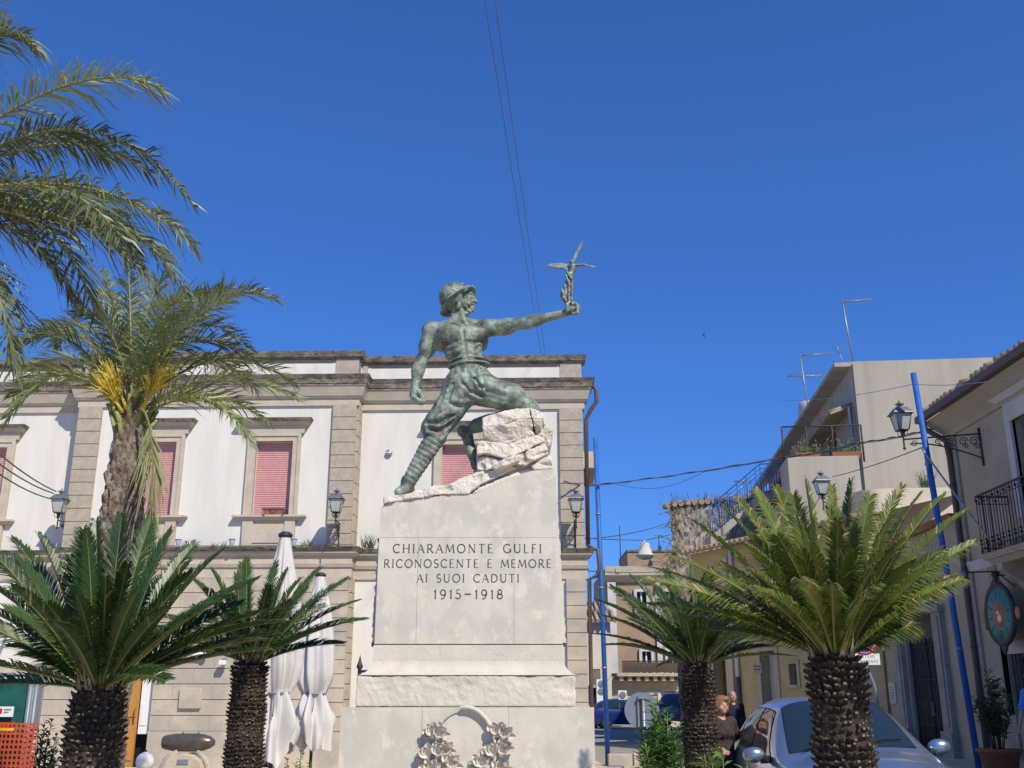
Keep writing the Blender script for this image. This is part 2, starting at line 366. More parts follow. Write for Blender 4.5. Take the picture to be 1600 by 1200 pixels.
    def front(s, px, py, Y0=6.8, Y1=8.2):                  # first surface met by the sight line
        for Y in np.arange(Y0, Y1, s.h * .7):
            q = P(px, py, Y); i = np.round((np.array(q) - s.lo) / s.h).astype(int)
            if (i >= 0).all() and (i < s.n).all() and s.f[tuple(i)] < 0: return q
        return None
    def build(s, name, m, parent=None, smooth=True):
        f = s.f; nx, ny, nz = f.shape; S = f < 0
        cs = [(i, j, k) for i in (0, 1) for j in (0, 1) for k in (0, 1)]
        cnt = sum(S[i:nx - 1 + i, j:ny - 1 + j, k:nz - 1 + k].astype(np.int8) for i, j, k in cs)
        mk = (cnt > 0) & (cnt < 8); ci = np.argwhere(mk); idx = np.full(mk.shape, -1); idx[mk] = np.arange(len(ci))
        acc = np.zeros((len(ci), 3)); c2 = np.zeros(len(ci))
        for a in cs:
            for ax in range(3):
                if a[ax]: continue
                b = list(a); b[ax] = 1
                va = f[ci[:, 0] + a[0], ci[:, 1] + a[1], ci[:, 2] + a[2]]; vb = f[ci[:, 0] + b[0], ci[:, 1] + b[1], ci[:, 2] + b[2]]
                x = (va < 0) != (vb < 0); t = np.where(x, va / np.where(x, va - vb, 1), 0)
                p = np.array(a, float)[None, :].repeat(len(ci), 0); p[:, ax] = t
                acc += p * x[:, None]; c2 += x
        V = s.lo + s.h * (ci + acc / c2[:, None])
        F = []
        for ax in range(3):
            o1, o2 = (ax + 1) % 3, (ax + 2) % 3
            A = np.moveaxis(S, (ax, o1, o2), (0, 1, 2)); E = (A[:-1] != A[1:])[:, 1:-1, 1:-1]; q = np.argwhere(E)
            if not len(q): continue
            Id = np.moveaxis(idx, (ax, o1, o2), (0, 1, 2)); i, j, k = q[:, 0], q[:, 1] + 1, q[:, 2] + 1
            Q = np.stack([Id[i, j - 1, k - 1], Id[i, j, k - 1], Id[i, j, k], Id[i, j - 1, k]], 1)
            fl = ~A[i, j, k]; Q[fl] = Q[fl][:, ::-1]; F.append(Q)
        mb = MB(); mb.v = V.tolist(); mb.f = np.concatenate(F).tolist(); mb.mi = [0] * len(mb.f); mb.sm = [smooth] * len(mb.f)
        return mb.build(name, m, parent)

# ---------------------------------------------------------------- lettering (strokes)
def _a(cx, cy, rx, ry, a0, a1, w=1.0):
    n = max(4, int(abs(a1 - a0) / 18)); return ([(cx + rx * math.cos(R(a0 + (a1 - a0) * i / n)), cy + ry * math.sin(R(a0 + (a1 - a0) * i / n))) for i in range(n + 1)], w)
def _l(*p, w=1.0): return ([(p[i], p[i + 1]) for i in range(0, len(p), 2)], w)
def _s(x, y): return _l(x - .1, y, x + .1, y, w=.45)
GL = {
 'A': (.78, [_l(.02, 0, .38, 1, w=.5), _l(.38, 1, .76, 0), _l(.16, .36, .6, .36, w=.5)], [(.02, 0), (.76, 0)]),
 'B': (.66, [_l(.1, 0, .1, 1), _l(.1, 1, .35, 1, w=.6), _l(.1, .52, .35, .52, w=.6), _l(.1, 0, .35, 0, w=.6), _a(.35, .76, .22, .24, 90, -90), _a(.35, .26, .26, .26, 90, -90)], []),
 'C': (.82, [_a(.48, .5, .44, .5, 45, 315)], []),
 'D': (.86, [_l(.1, 0, .1, 1), _l(.1, 1, .3, 1, w=.6), _l(.1, 0, .3, 0, w=.6), _a(.3, .5, .5, .5, 90, -90)], []),
 'E': (.62, [_l(.1, 0, .1, 1), _l(.1, 1, .54, 1, w=.55), _l(.1, .53, .46, .53, w=.55), _l(.1, 0, .58, 0, w=.55)], []),
 'F': (.58, [_l(.1, 0, .1, 1), _l(.1, 1, .54, 1, w=.55), _l(.1, .53, .44, .53, w=.55)], [(.1, 0)]),
 'G': (.92, [_a(.48, .5, .44, .5, 45, 330), _l(.86, .08, .86, .42), _l(.64, .42, .94, .42, w=.5)], []),
 'H': (.84, [_l(.1, 0, .1, 1), _l(.74, 0, .74, 1), _l(.1, .52, .74, .52, w=.5)], [(.1, 0), (.1, 1), (.74, 0), (.74, 1)]),
 'I': (.24, [_l(.12, 0, .12, 1)], [(.12, 0), (.12, 1)]),
 'L': (.6, [_l(.1, 0, .1, 1), _l(.1, 0, .56, 0, w=.55)], [(.1, 1)]),
 'M': (1.02, [_l(.04, 0, .16, 1, w=.6), _l(.16, 1, .5, .1), _l(.5, .1, .86, 1, w=.6), _l(.86, 1, .98, 0)], [(.04, 0), (.98, 0)]),
 'N': (.88, [_l(.1, 0, .1, 1, w=.55), _l(.1, 1, .76, 0), _l(.76, 0, .76, 1, w=.55)], [(.1, 0), (.76, 1)]),
 'O': (.98, [_a(.49, .5, .45, .5, 0, 360)], []),
 'P': (.62, [_l(.1, 0, .1, 1), _l(.1, 1, .32, 1, w=.6), _l(.1, .48, .32, .48, w=.6), _a(.32, .74, .26, .26, 90, -90)], [(.1, 0)]),
 'R': (.74, [_l(.1, 0, .1, 1), _l(.1, 1, .32, 1, w=.6), _l(.1, .48, .32, .48, w=.6), _a(.32, .74, .26, .26, 90, -90), _l(.3, .48, .7, 0)], [(.1, 0), (.7, 0)]),
 'S': (.6, [_a(.3, .75, .23, .25, 35, 270), _a(.3, .25, .26, .25, 90, -145)], []),
 'T': (.74, [_l(.37, 0, .37, 1), _l(.02, 1, .72, 1, w=.55)], [(.37, 0)]),
 'U': (.82, [_l(.1, 1, .1, .34), _a(.4, .34, .3, .34, 180, 360), _l(.7, .34, .7, 1, w=.6)], [(.1, 1), (.7, 1)]),
 'V': (.74, [_l(.02, 1, .37, 0), _l(.37, 0, .72, 1, w=.6)], []),
 '1': (.34, [_l(.2, -.03, .2, 1), _l(.2, 1, .04, .74, w=.5)], [(.2, 0)]),
 '5': (.58, [_l(.12, 1, .5, 1, w=.7), _l(.12, 1, .1, .56, w=.6), _a(.24, .3, .3, .3, 118, -150)], []),
 '8': (.66, [_a(.33, .74, .22, .25, 0, 360), _a(.33, .25, .28, .26, 0, 360)], []),
 '9': (.66, [_a(.33, .68, .27, .31, 0, 360), ([(.6, .68), (.59, .4), (.48, .12), (.28, -.03), (.1, .02)], 1.0)], []),
 '-': (.8, [_l(.02, .5, .78, .5, w=1.1)], []), ' ': (.55, [], []),
}
def lettering(mb, text, x0, x1, z0, z1, fn, th=.10, depth=.002, serif=True, mi=0):
    """text between x0..x1, z0..z1; fn(u,v,w)->xyz with w the height off the face"""
    H = z1 - z0; W = sum(GL[c][0] for c in text) * H; gap = (x1 - x0 - W) / max(1, len(text) - 1); x = x0
    for c in text:
        wd, st, se = GL[c]
        st = list(st) + ([_s(*q) for q in se] if serif else [])
        for pts, wt in st:
            q = [(x + a * H, z0 + b * H) for a, b in pts]; hw = th * H * wt * .5
            L = []; Rr = []
            for i, p in enumerate(q):
                a = q[max(i - 1, 0)]; b = q[min(i + 1, len(q) - 1)]; dx, dz = b[0] - a[0], b[1] - a[1]; l = math.hypot(dx, dz) or 1
                nx, nz = -dz / l * hw, dx / l * hw; L.append((p[0] + nx, p[1] + nz)); Rr.append((p[0] - nx, p[1] - nz))
            n = len(q); v = [fn(*p, depth) for p in L] + [fn(*p, depth) for p in Rr]
            mb.add(v, [(i, n + i, n + i + 1, i + 1) for i in range(n - 1)], mi)
        x += wd * H + gap
# ================================================================ ground, street
g = MB(); g.add([(-900, -300, 0), (900, -300, 0), (900, 1500, 0), (-900, 1500, 0)], [(0, 1, 2, 3)])
o = g.build("ground", paving); tagset(o, None, None, kind="structure")
g = MB(); g.add([(2.6, 9, .004), (8.3, 9, .004), (8.3, 22, .004), (6.2, 26, .004), (5.4, 40, .004), (9, 75, .004), (-40, 75, .004), (-40, 58, .004), (1.2, 50, .004), (2.3, 27.4, .004)], [tuple(range(10))])
o = g.build("street", asphalt); tagset(o, None, None, kind="structure")
g = MB(); g.box(8.25, 11, 4, 21.6, -.1, .36); g.box(8.25, 11, 21.6, 24.6, -.1, .36)
o = g.build("pavement", paving, bevel=.02); tagset(o, None, None, kind="structure")
# low bed kerb round the planting near the street
kb = thing("garden_kerb", "low grey stone kerb blocks edging the planting beside the street", "kerb", (2.2, 19.5, 0))
m = MB()
for i in range(9):
    a = P(985 + 0, 1192, 21.5); x = 1.35 + i * .36
    m.box(x, x + .34, 20.2 + .05 * (i % 2), 20.5, 0, .32 + .03 * ((i * 7) % 3))
m.build("kerb_stone", tufa, kb, bevel=.02)
m = MB()
for i in range(4): m.box(2.35 + i * .62, 2.93 + i * .62, 26.55, 26.8, 0, .28 + .02 * (i % 2))
m.build("kerb_stone", tufa_warm, kb, bevel=.02)

# ================================================================ palazzo behind the monument
q = P(912, 750, 26.5); FP = Frame((q.x, q.y, 0), -1.6)
pal = thing("palazzo", "long two-storey white palazzo with tan stone pilasters, cornices and pink roller shutters", "palazzo", FP.O, FP.yaw)
CF = -.5                                     # central section front
xr = 0.0
xcr = FP.x(553, 750, CF); xcl = FP.x(112, 750, CF); xL = xcl - 9
XC = 715
def zw(y, off=0): return FP.z(XC, y, off)
zt = zw(640)                                  # wall top under the architrave
zlc = zw(857, -.25)                           # top of the lower cornice
zp = zw(1142, -.05)
# openings: upper windows
sh_w, = (FP.x(455, 750, CF) - FP.x(397, 750, CF),)
wz0, wz1 = FP.z(426, 806, CF), FP.z(426, 690, CF)
wins = []
for px, off in ((426, CF), (243, CF), (-22, 0), (719, 0)):
    c = FP.x(px, 750, off); wins.append((c - sh_w / 2, c + sh_w / 2, wz0, wz1, off))
d1l, d1r = FP.x(150, 1100, CF), FP.x(238, 1100, CF); dz = FP.z(238, 1010, CF) + .35
d2l, d2r = FP.x(362, 1100, CF), FP.x(440, 1100, CF)
m = MB()
wallgrid(m, xL, xcl, 0, 10.2, 0, [wins[2]], .32)
wallgrid(m, xcl, xcr, 0, 10.2, CF, [wins[0], wins[1], (d1l, d1r, 0, dz), (d2l, d2r, 0, dz)], .45)
wallgrid(m, xcr, xr, 0, 10.2, 0, [wins[3]], .32)
m.add([(xcr, CF, 0), (xcr, 0, 0), (xcr, 0, 10.2), (xcr, CF, 10.2)], [(0, 1, 2, 3)])
m.add([(xcl, 0, 0), (xcl, CF, 0), (xcl, CF, 10.2), (xcl, 0, 10.2)], [(0, 1, 2, 3)])
m.add([(xr, 0, 0), (xr + .4, 12, 0), (xr + .4, 12, 10.2), (xr, 0, 10.2)], [(0, 1, 2, 3)])
m.add([(xL, 12, 0), (xL, 0, 0), (xL, 0, 10.2), (xL, 12, 10.2)], [(0, 1, 2, 3)])
m.add([(xr + .4, 12, 0), (xL, 12, 0), (xL, 12, 10.2), (xr + .4, 12, 10.2)], [(0, 1, 2, 3)])
m.build("wall", plaster, pal, local=True)
m = MB(); m.add([(xL, .3, 9.75), (xr, .3, 9.75), (xr + .4, 12, 9.75), (xL, 12, 9.75)], [(0, 1, 2, 3)]); m.build("roof", tufa, pal, local=True)
SEC = [(xL, xcl, 0.0, 0, 0), (xcl, xcr, CF, 1, 1), (xcr, xr, 0.0, 0, 1)]     # x0,x1,front,left end,right end
def levels(lst):          # (y_bottom, y_top, out_bottom, out_top) measured on the right wing
    return [(zw(a, -(oa)), zw(b, -(ob)), oa, ob) for a, b, oa, ob in lst]
# main cornice: architrave, fillet, cove, fascia
arch = levels([(640, 629, .06, .06), (629, 625, .10, .13)]); cove = levels([(625, 609, .13, .22)])
fas = levels([(609, 606, .24, .24), (606, 591, .28, .34)])
def moulding(name, lv, mt, par=pal, secs=SEC, bev=0):
    m = MB()
    zprev = None
    for k, (za, zb, oa, ob) in enumerate(lv):
        if zprev is not None: za = zprev
        zprev = zb
        for x0, x1, y, sl_, sr_ in secs:
            m.frust(x0, x1, y, za, zb, oa, ob, y + .3, 0, sl_, sr_)
    return m.build(name, mt, par, local=True)
moulding("architrave", arch, trim); 
mv = MB()
zA = arch[-1][1]
zB = fas[0][0]
for x0, x1, y, a, b in SEC: mv.frust(x0, x1, y, zA, zB, .14, .23, y + .3, 0, a, b)
cvo = mv.build("cornice", trim, pal, local=True)
m = MB(); zC = fas[-1][1]; zf = zB + .06
for x0, x1, y, a, b in SEC:
    m.frust(x0, x1, y, zB, zf, .245, .245, y + .3, 0, a, b); m.frust(x0, x1, y, zf, zf + .12, .265, .28, y + .3, 0, a, b); m.frust(x0, x1, y, zf + .12, zC, .285, .345, y + .3, 0, a, b)
m.build("cornice_top", lichen, cvo, local=True)
# parapet: stone frame round a white panel, coping on top
zpt = zw(556, -.1); zpc = zw(567, -.1); zpb = zC - .05
par = MB(); cop = MB(); pan = MB()
for x0, x1, y, a, b in SEC:
    if x0 == xL: posts = [(x0, x0 + .7), (x1 - 1.0, x1 - .35)]
    elif x0 == xcl: posts = [(x0, x0 + .62), ((x0 + x1) / 2 - .3, (x0 + x1) / 2 + .3), (x1 - .62, x1)]
    else: posts = [(x0 - .06, x0 + .16), (x1 - .58, x1)]
    for p0, p1 in posts: par.box(p0, p1, y - .02, y + .28, zpb, zpc)
    for (a0, a1), (b0, b1) in zip(posts, posts[1:]):
        for e in (a1, b0 - .09): par.box(e + .003, e + .087, y + .015, y + .28, zpb, zpc)
        par.box(a1 + .09, b0 - .09, y + .015, y + .28, zpc - .07, zpc - .003)
        pan.box(a1 + .09, b0 - .09, y + .055, y + .27, zpb, zpc - .07)
    cop.frust(x0, x1, y, zpc, zpc + .05, .05, .07, y + .34, 0, a, b); cop.frust(x0, x1, y, zpc + .05, zpt, .10, .14, y + .34, 0, a, b)
pp = par.build("parapet", tufa, pal, local=True); cop.build("coping", lichen, pp, local=True); pan.build("panel", plaster, pp, local=True)
# lower cornice between the storeys
lc = [(905, 889, .05, .05), (889, 884, .09, .12), (884, 871, .05, .05), (871, 867, .12, .15), (867, 864, .17, .17), (864, 857, .19, .25)]
lv = levels(lc)
m = MB(); mt_ = MB()
zs = [l[0] for l in lv] + [lv[-1][1]]
for i, (_, _, oa, ob) in enumerate(lv):
    for x0, x1, y, a, b in SEC:
        (mt_ if i == len(lv) - 1 else m).frust(x0, x1, y, zs[i], zs[i + 1], oa, ob, y + .3, 0, a, b)
sco = m.build("string_course", trim, pal, local=True); mt_.build("string_course_top", lichen, sco, local=True)
zlb, zlc = zs[0], zs[-1]
# pilasters (banded blocks), upper and lower storey
def pilaster(x0, x1, y, z0, z1, h=.345, out=.10, name="pilaster", mt=tufa, skip=()):
    m = MB(); n = max(1, round((z1 - z0) / h)); hh = (z1 - z0) / n
    m.box(x0 + .012, x1 - .012, y - out + .022, y + .05, z0, z1)
    for i in range(n):
        m.box(x0, x1, y - out, y + .04, z0 + i * hh + .011, z0 + (i + 1) * hh - .011)
    return m.build(name, mt, pal, local=True)
pw = FP.x(553, 750, CF) - FP.x(516, 750, CF)
pilaster(xcr - pw, xcr, CF, zlc, zt); pilaster(xcl, xcl + pw, CF, zlc, zt)
pilaster(FP.x(875, 720, -.1), xr, 0, zlc, zt)
pilaster(FP.x(886, 980, -.1), xr, 0, zp, zlb, mt=tufa_warm)
for xa, yb in ((xcr, CF), (xcl, CF)):                      # side returns of the centre
    m = MB(); n = 12
    sgn = 1 if xa == xcr else -1
    for z0, z1, k in ((zlc, zt, 9), (zp, zlb, 10)):
        hh = (z1 - z0) / k
        m = MB()
        for i in range(k): m.box(min(xa, xa + .06 * sgn), max(xa, xa + .06 * sgn), CF + .012, -.01, z0 + i * hh + .011, z0 + (i + 1) * hh - .011)
        m.build("quoin", tufa, pal, local=True)
# rusticated ground floor of the centre
def rust(x0, x1, z0, z1, y, h=.36, out=.06, mt=tufa_warm, joints=True):
    m = MB(); n = max(1, round((z1 - z0) / h)); hh = (z1 - z0) / n; r = random.Random(int(x0 * 100))
    m.box(x0 + .008, x1 - .008, y - out + .03, y + .02, z0, z1)
    for i in range(n):
        cuts = [x0, x1]
        if joints and x1 - x0 > 1.0: cuts = [x0] + sorted(x0 + (x1 - x0) * (k + .5 * (i % 2) + .5) / max(1, round((x1 - x0) / .95)) for k in range(max(1, round((x1 - x0) / .95)) - (i % 2))) + [x1]
        cuts = [c for j, c in enumerate(cuts) if j == 0 or c - cuts[j - 1] > .15]
        for a, b in zip(cuts, cuts[1:]): m.box(a + (.003 if a > x0 else 0), b - (.003 if b < x1 else 0), y - out, y + .015, z0 + i * hh + .010, z0 + (i + 1) * hh - .010)
    return m.build("rusticated_wall", mt, pal, local=True)
rust(xcl, d1l, zp, zlb, CF); rust(d1r, d2l, zp, zlb, CF); rust(d2r, xcr - pw, zp, zlb, CF, mt=tufa_warm); rust(d1l + .001, d1r - .001, dz, zlb, CF); rust(d2l + .001, d2r - .001, dz, zlb, CF)
pilaster(xcr - pw, xcr, CF, zp, zlb, mt=tufa_warm, out=.14)
m = MB()
for a, b, y in ((xL, xcl, 0), (xcl, d1l, CF), (d1r, d2l, CF), (d2r, xcr, CF), (xcr, xr, 0)): m.frust(a, b, y, 0, zp, .14, .12, y + .1, 0, 1 if a == xcl or y == 0 and a == xL else 0, 1 if b in (xr, xcr) else 0)
m.build("plinth", tufa_warm, pal, local=True)
m = MB()
for a, b in ((xL, xcl),): m.box(a, b, -.03, .02, 1.9, 2.45)
m.build("stone_band", trim, pal, local=True)
# windows
def window(x0, x1, z0, z1, y):
    f = MB(); fw = .19
    for a, b in ((x0 - fw, x0), (x1, x1 + fw)):
        f.box(a, b, y - .07, y + .05, z0, z1 + fw); 
    for a, b in ((x0 - fw - .02, x0 - fw + .06), (x1 + fw - .06, x1 + fw + .02)): f.box(a, b, y - .10, y + .05, z0, z1 + fw + .02)
    f.box(x0, x1, y - .07, y + .05, z1, z1 + fw); f.box(x0 - fw + .061, x1 + fw - .061, y - .10, y + .05, z1 + fw - .06, z1 + fw + .02)
    w_ = f.build("window", trim, pal, local=True)
    s = MB(); n = 34; hh = (z1 - z0) / n; ys = y + .15
    for i in range(n):
        a = z0 + i * hh
        s.add([(x0, ys, a), (x1, ys, a), (x1, ys - .014, a + hh * .25), (x0, ys - .014, a + hh * .25), (x1, ys - .012, a + hh * .8), (x0, ys - .012, a + hh * .8), (x1, ys, a + hh), (x0, ys, a + hh)], [(0, 1, 2, 3), (3, 2, 4, 5), (5, 4, 6, 7)])
    s.build("shutter", pink, w_, local=True)
    h = MB(); hz = z1 + fw + .02
    h.frust(x0 - fw, x1 + fw, y - .0, hz, hz + .20, .10, .12, y + .05)
    h.frust(x0 - fw, x1 + fw, y - .0, hz + .20, hz + .29, .17, .23, y + .05)
    hd = h.build("hood", trim, w_, local=True)
    h = MB(); h.frust(x0 - fw, x1 + fw, y, hz + .29, hz + .37, .27, .31, y + .05); h.build("hood_top", lichen, w_, local=True)
    s = MB(); s.frust(x0 - fw - .08, x1 + fw + .08, y, z0 - .13, z0 - .05, .10, .16, y + .05); s.frust(x0 - fw - .08, x1 + fw + .08, y, z0 - .05, z0, .19, .19, y + .05)
    s.build("sill", trim, w_, local=True)
    a = MB()
    for p, q_ in ((x0 - fw, x0 - fw + .27), (x1 + fw - .27, x1 + fw)): a.box(p, q_, y - .10, y + .05, zlc, z0 - .13)
    a.box(x0 - fw + .271, x1 + fw - .271, y - .05, y + .05, zlc, z0 - .13); a.box(x0 - .06, x1 + .06, y - .075, y + .02, zlc + .12, z0 - .26)
    a.build("apron", trim, w_, local=True)
for (x0, x1, z0, z1, off) in wins: window(x0, x1, z0, z1, off)
# doors
dw = MB()
dw.box(d1l, d1r, CF + .40, CF + .44, 0, dz, 1)
dw.box(d1r - .62, d1r - .36, CF + .02, CF + .10, 0, 3.0); dw.box(d1r - .60, d1r - .38, CF - .005, CF + .03, .15, 1.05); dw.box(d1r - .60, d1r - .38, CF - .005, CF + .03, 1.15, 2.85)
dw.box(d1l + .02, d1l + .28, CF + .02, CF + .10, 0, 3.0)
dr = dw.build("door", [wood, darkvoid], pal, local=True)
hh = MB(); hh.tube([(d1r - .40, CF - .03, 1.0), (d1r - .40, CF - .07, 1.05), (d1r - .40, CF - .07, 1.3), (d1r - .40, CF - .03, 1.35)], .012, 6); hh.build("handle", iron, dr, local=True)
gp = MB(); gp.box(d1r - .34, d1r - .03, CF + .12, CF + .14, .75, 2.3); gp.box(d1r - .30, d1r - .16, CF + .10, CF + .118, .95, 1.45, 1); gp.build("door_glass", [whitepaint, whitepaint], dr, local=True)
dw = MB(); dw.box(d2l, d2r, CF + .40, CF + .44, 0, dz, 0); dw.box(d2l, d2r, CF + .30, CF + .36, 2.5, 2.6, 1)
dw.build("door", [darkvoid, brownwood], pal, local=True)
# drain pipe on the right corner
dp = MB()
x = xr + .02
dp.tube([(x + .26, -.10, zC - .18), (x + .36, -.10, zC - .28), (x + .36, -.08, zC - .62), (x + .22, -.05, zC - .80), (x + .07, -.03, zC - 1.1), (x + .06, -.0, zlc + .1)], .055, 8)
dp.tube([(x + .06, -.02, zlc + .1), (x + .10, -.06, zlc + .05), (x + .30, -.10, zlc - .03), (x + .33, -.10, zlc - .5), (x + .25, -.06, zlc - .7), (x + .07, -.02, zlc - .76), (x + .06, -.0, 2.2), (x + .06, 0, .4)], .055, 8)
dp.build("drainpipe", brownpipe, pal, local=True)
# small moulding of the side street face
m = MB(); m.box(xr, xr + .38, .5, 3, zw(700) - .45, zw(700)); m.build("side_hood", trim, pal, local=True)

# things on the palazzo front
def Wp(px, py, off): 
    x, z = FP.hit(px, py, off); return FP.M @ Vector((x, off, z))
def planter():
    c = Wp(428, 806, CF - .1); t = thing("window_planter", "terracotta planter in an iron holder on the sill of the pink-shuttered window", "planter", c, FP.yaw)
    m = MB(); m.frust(-.24, .24, -.07, 0, .16, 0, .02, .09); m.build("box", terracotta, t, local=True)
    m = MB()
    for x in (-.27, .27): m.tube([(x, -.1, .17), (x, -.1, .02), (x * .8, -.1, -.02)], .010, 5)
    m.tube([(-.29, -.11, .17), (.29, -.11, .17)], .010, 5); m.tube([(-.1, -.11, .16), (0, -.11, .04), (.1, -.11, .16)], .008, 5)
    m.build("holder", iron, t, local=True)
planter()
vs = None
for i, (px, lab) in enumerate(((278, "small pale glazed pot on the ledge beside the palm trunk"), (362, "small pale glazed pot on the ledge to the left of the window apron"), (459, "small pale glazed pot on the ledge between window apron and wall lamp"))):
    c = Wp(px, 853, CF - .3)
    c.z = zlc
    if vs is None:
        vs = thing("glazed_pot", lab, "pot", c, 0, "glazed pots along the palazzo ledge")
        m = MB(); m.lathe([(.035, 0), (.05, .02), (.06, .10), (.075, .15), (.075, .17), (.062, .17)], n=14); m.build("pot_body", vasepaint, vs, local=True)
        m = MB(); m.lathe([(.077, .155), (.083, .165), (.083, .178), (.066, .178)], n=14); m.build("rim", signblue, vs, local=True)
    else: dup(vs, c, 0, lab)
t = thing("round_vent", "dark round vent cap on the white wall beside the statue", "vent", Wp(608, 708, -.02), FP.yaw)
m = MB(); RX = Matrix.Rotation(R(90), 4, 'X'); m.lathe([(.085, -.02), (.09, 0), (.09, .05), (.07, .065), (.0, .068)], n=18, M=RX); m.build("cap", galv, t, local=True)
m = MB(); m.box(-.07, .07, -.078, -.066, -.01, .01); m.build("slot", whitepaint, t, local=True)
# weeds on the ledge
def tuft(c, n, h, lab, mt=shrubdark, name="weed_tuft"):
    t = thing(name, lab, "weeds", c); m = MB(); r = random.Random(int(c[0] * 999))
    for i in range(n):
        a = r.uniform(0, 6.28); l = h * r.uniform(.4, 1); d = Vector((math.cos(a) * .45, math.sin(a) * .3, 1)).normalized(); p = Vector(c) + Vector((r.uniform(-.16, .16), r.uniform(-.05, .05), 0))
        e = p + d * l; s = Vector((-d.z, .3, d.x)).normalized() * .012
        m.add([p - s, p + s, e], [(0, 1, 2)], 0); 
        for k in range(3):
            b = p.lerp(e, .3 + .2 * k); f = b + Vector((r.uniform(-.1, .1), r.uniform(-.1, .1), .05)); m.add([b - s * .6, b + s * .6, f], [(0, 1, 2)], 0)
    m.build("stems", mt, t)
for px, py, off, n, h, lab in ((575, 857, -.25, 40, .45, "spiky green weed tuft on the ledge right of the centre pilaster"), (340, 857, CF - .2, 14, .3, "sparse weed tuft on the ledge between the two upper windows"), (480, 855, CF - .2, 16, .25, "low weed tuft on the ledge under the wall lamp"), (293, 855, CF - .2, 14, .25, "weed tuft on the ledge beside the palm trunk")):
    tuft(Wp(px, py, off), n, h, lab)
# street lamps ---------------------------------------------------
def lantern(t, z0=0.0, s=1.0, c=(0, 0, 0)):
    """four sided tapered lantern, bottom centre at c"""
    c = Vector(c)
    def ring(r, z): return [c + Vector((r * a, r * b, z)) * s for a, b in ((-1, -1), (1, -1), (1, 1), (-1, 1))]
    g_ = MB(); a = ring(.105, .0); b = ring(.165, .34); g_.add(a + b, [(0, 1, 5, 4), (1, 2, 6, 5), (2, 3, 7, 6), (3, 0, 4, 7), (3, 2, 1, 0), (4, 5, 6, 7)])
    gl = g_.build("lamp_glass", lampglass, t, local=True)
    f = MB()
    for i in range(4): f.tube([a[i], b[i]], .013 * s, 4); f.tube([a[i], a[(i + 1) % 4]], .014 * s, 4); f.tube([b[i], b[(i + 1) % 4]], .016 * s, 4)
    f.build("lamp_frame", lampmetal, t, local=True)
    r_ = MB(); p0 = ring(.215, .335); p1 = ring(.205, .36); p2 = ring(.11, .475); p3 = ring(.055, .49)
    r_.add(p0 + p1 + p2 + p3, [(3, 2, 1, 0)] + [(k * 4 + i, k * 4 + (i + 1) % 4, k * 4 + 4 + (i + 1) % 4, k * 4 + 4 + i) for k in range(3) for i in range(4)] + [(12, 13, 14, 15)])
    r_.lathe([(.05 * s, .49 * s), (.035 * s, .53 * s), (.085 * s, .545 * s), (.09 * s, .56 * s), (.05 * s, .585 * s), (.018 * s, .60 * s), (.012 * s, .64 * s), (.0, .66 * s)], c=c, n=14)
    r_.build("lamp_cap", lampmetal, t, local=True)
def scroll(m, p, side, up, r, turns=1.6, th=.012):
    pts = []
    for i in range(22):
        a = i / 21 * turns * 2 * math.pi; q_ = r * (1 - .8 * i / 21); pts.append(p + side * (math.cos(a) * q_) + up * (math.sin(a) * q_))
    m.tube(pts, th, 5)
def wall_lamp(lab, c, d, L, grp, s=1.0, drop=.9):
    """c = lantern bottom; d = horizontal unit vector from the lantern to its wall, L = distance to wall"""
    t = thing("street_lamp", lab, "street lamp", c, 0, grp); d = Vector(d).normalized(); up = Vector((0, 0, 1))
    lantern(t, 0, s)
    m = MB(); m.lathe([(.012, -.42), (.035, -.40), (.018, -.36), (.018, -.14), (.045, -.10), (.03, -.06), (.07 * s, 0)], n=10)
    for a in range(4):
        e = Vector((math.cos(a * 1.571 + .78), math.sin(a * 1.571 + .78), 0)); m.tube([e * .025 + up * -.14, e * .09 + up * -.12, e * .11 + up * -.05, e * .10], .008, 5)
    m.build("stem", iron, t, local=True)
    m = MB()
    top = up * -.20
    m.tube([top, top + d * L], .018, 6)
    pts = [top + up * -.10 + d * .12]
    for i in range(13):
        k = i / 12; pts.append(top + d * (.15 + (L - .15) * k) + up * (-.10 - drop * .55 * (k ** 1.7)))
    m.tube(pts, .016, 6)
    for k in (.28, .45, .62, .78, .92):
        a = top + d * (L * k); r = (.05 + .13 * k) * .8 * drop; scroll(m, a + up * (-.04 - r), d, up, r, 1.5, .010); 
        scroll(m, a + up * (-.06 - 1.9 * r) + d * .04, -d, up, r * .55, 1.4, .009)
    scroll(m, top + d * .2 + up * -.09, -d, -up, .07, 1.5, .010)
    m.tube([top + d * L + up * .12, top + d * L + up * (-drop * .75 - .1)], .03, 6)
    m.build("bracket", iron, t, local=True)
    return t
GL_ = "iron wall lanterns round the square"
c = Wp(525, 800, CF - .75); wall_lamp("glass wall lantern on the banded pilaster right of the pink-shuttered window, behind the parasols", c, FP.M.to_3x3() @ Vector((-.02, 1, 0)), .68, GL_, .95, .9)
c = Wp(900, 800, -.75); wall_lamp("glass wall lantern on the corner pilaster next to the blue pole", c, FP.M.to_3x3() @ Vector((-.02, 1, 0)), .66, GL_, .95, .9)
c = Wp(92, 801, -.72); wall_lamp("glass wall lantern left of the palm trunk with three cables tied to it", c, FP.M.to_3x3() @ Vector((.25, 1, 0)), .72, GL_, .98, .9)
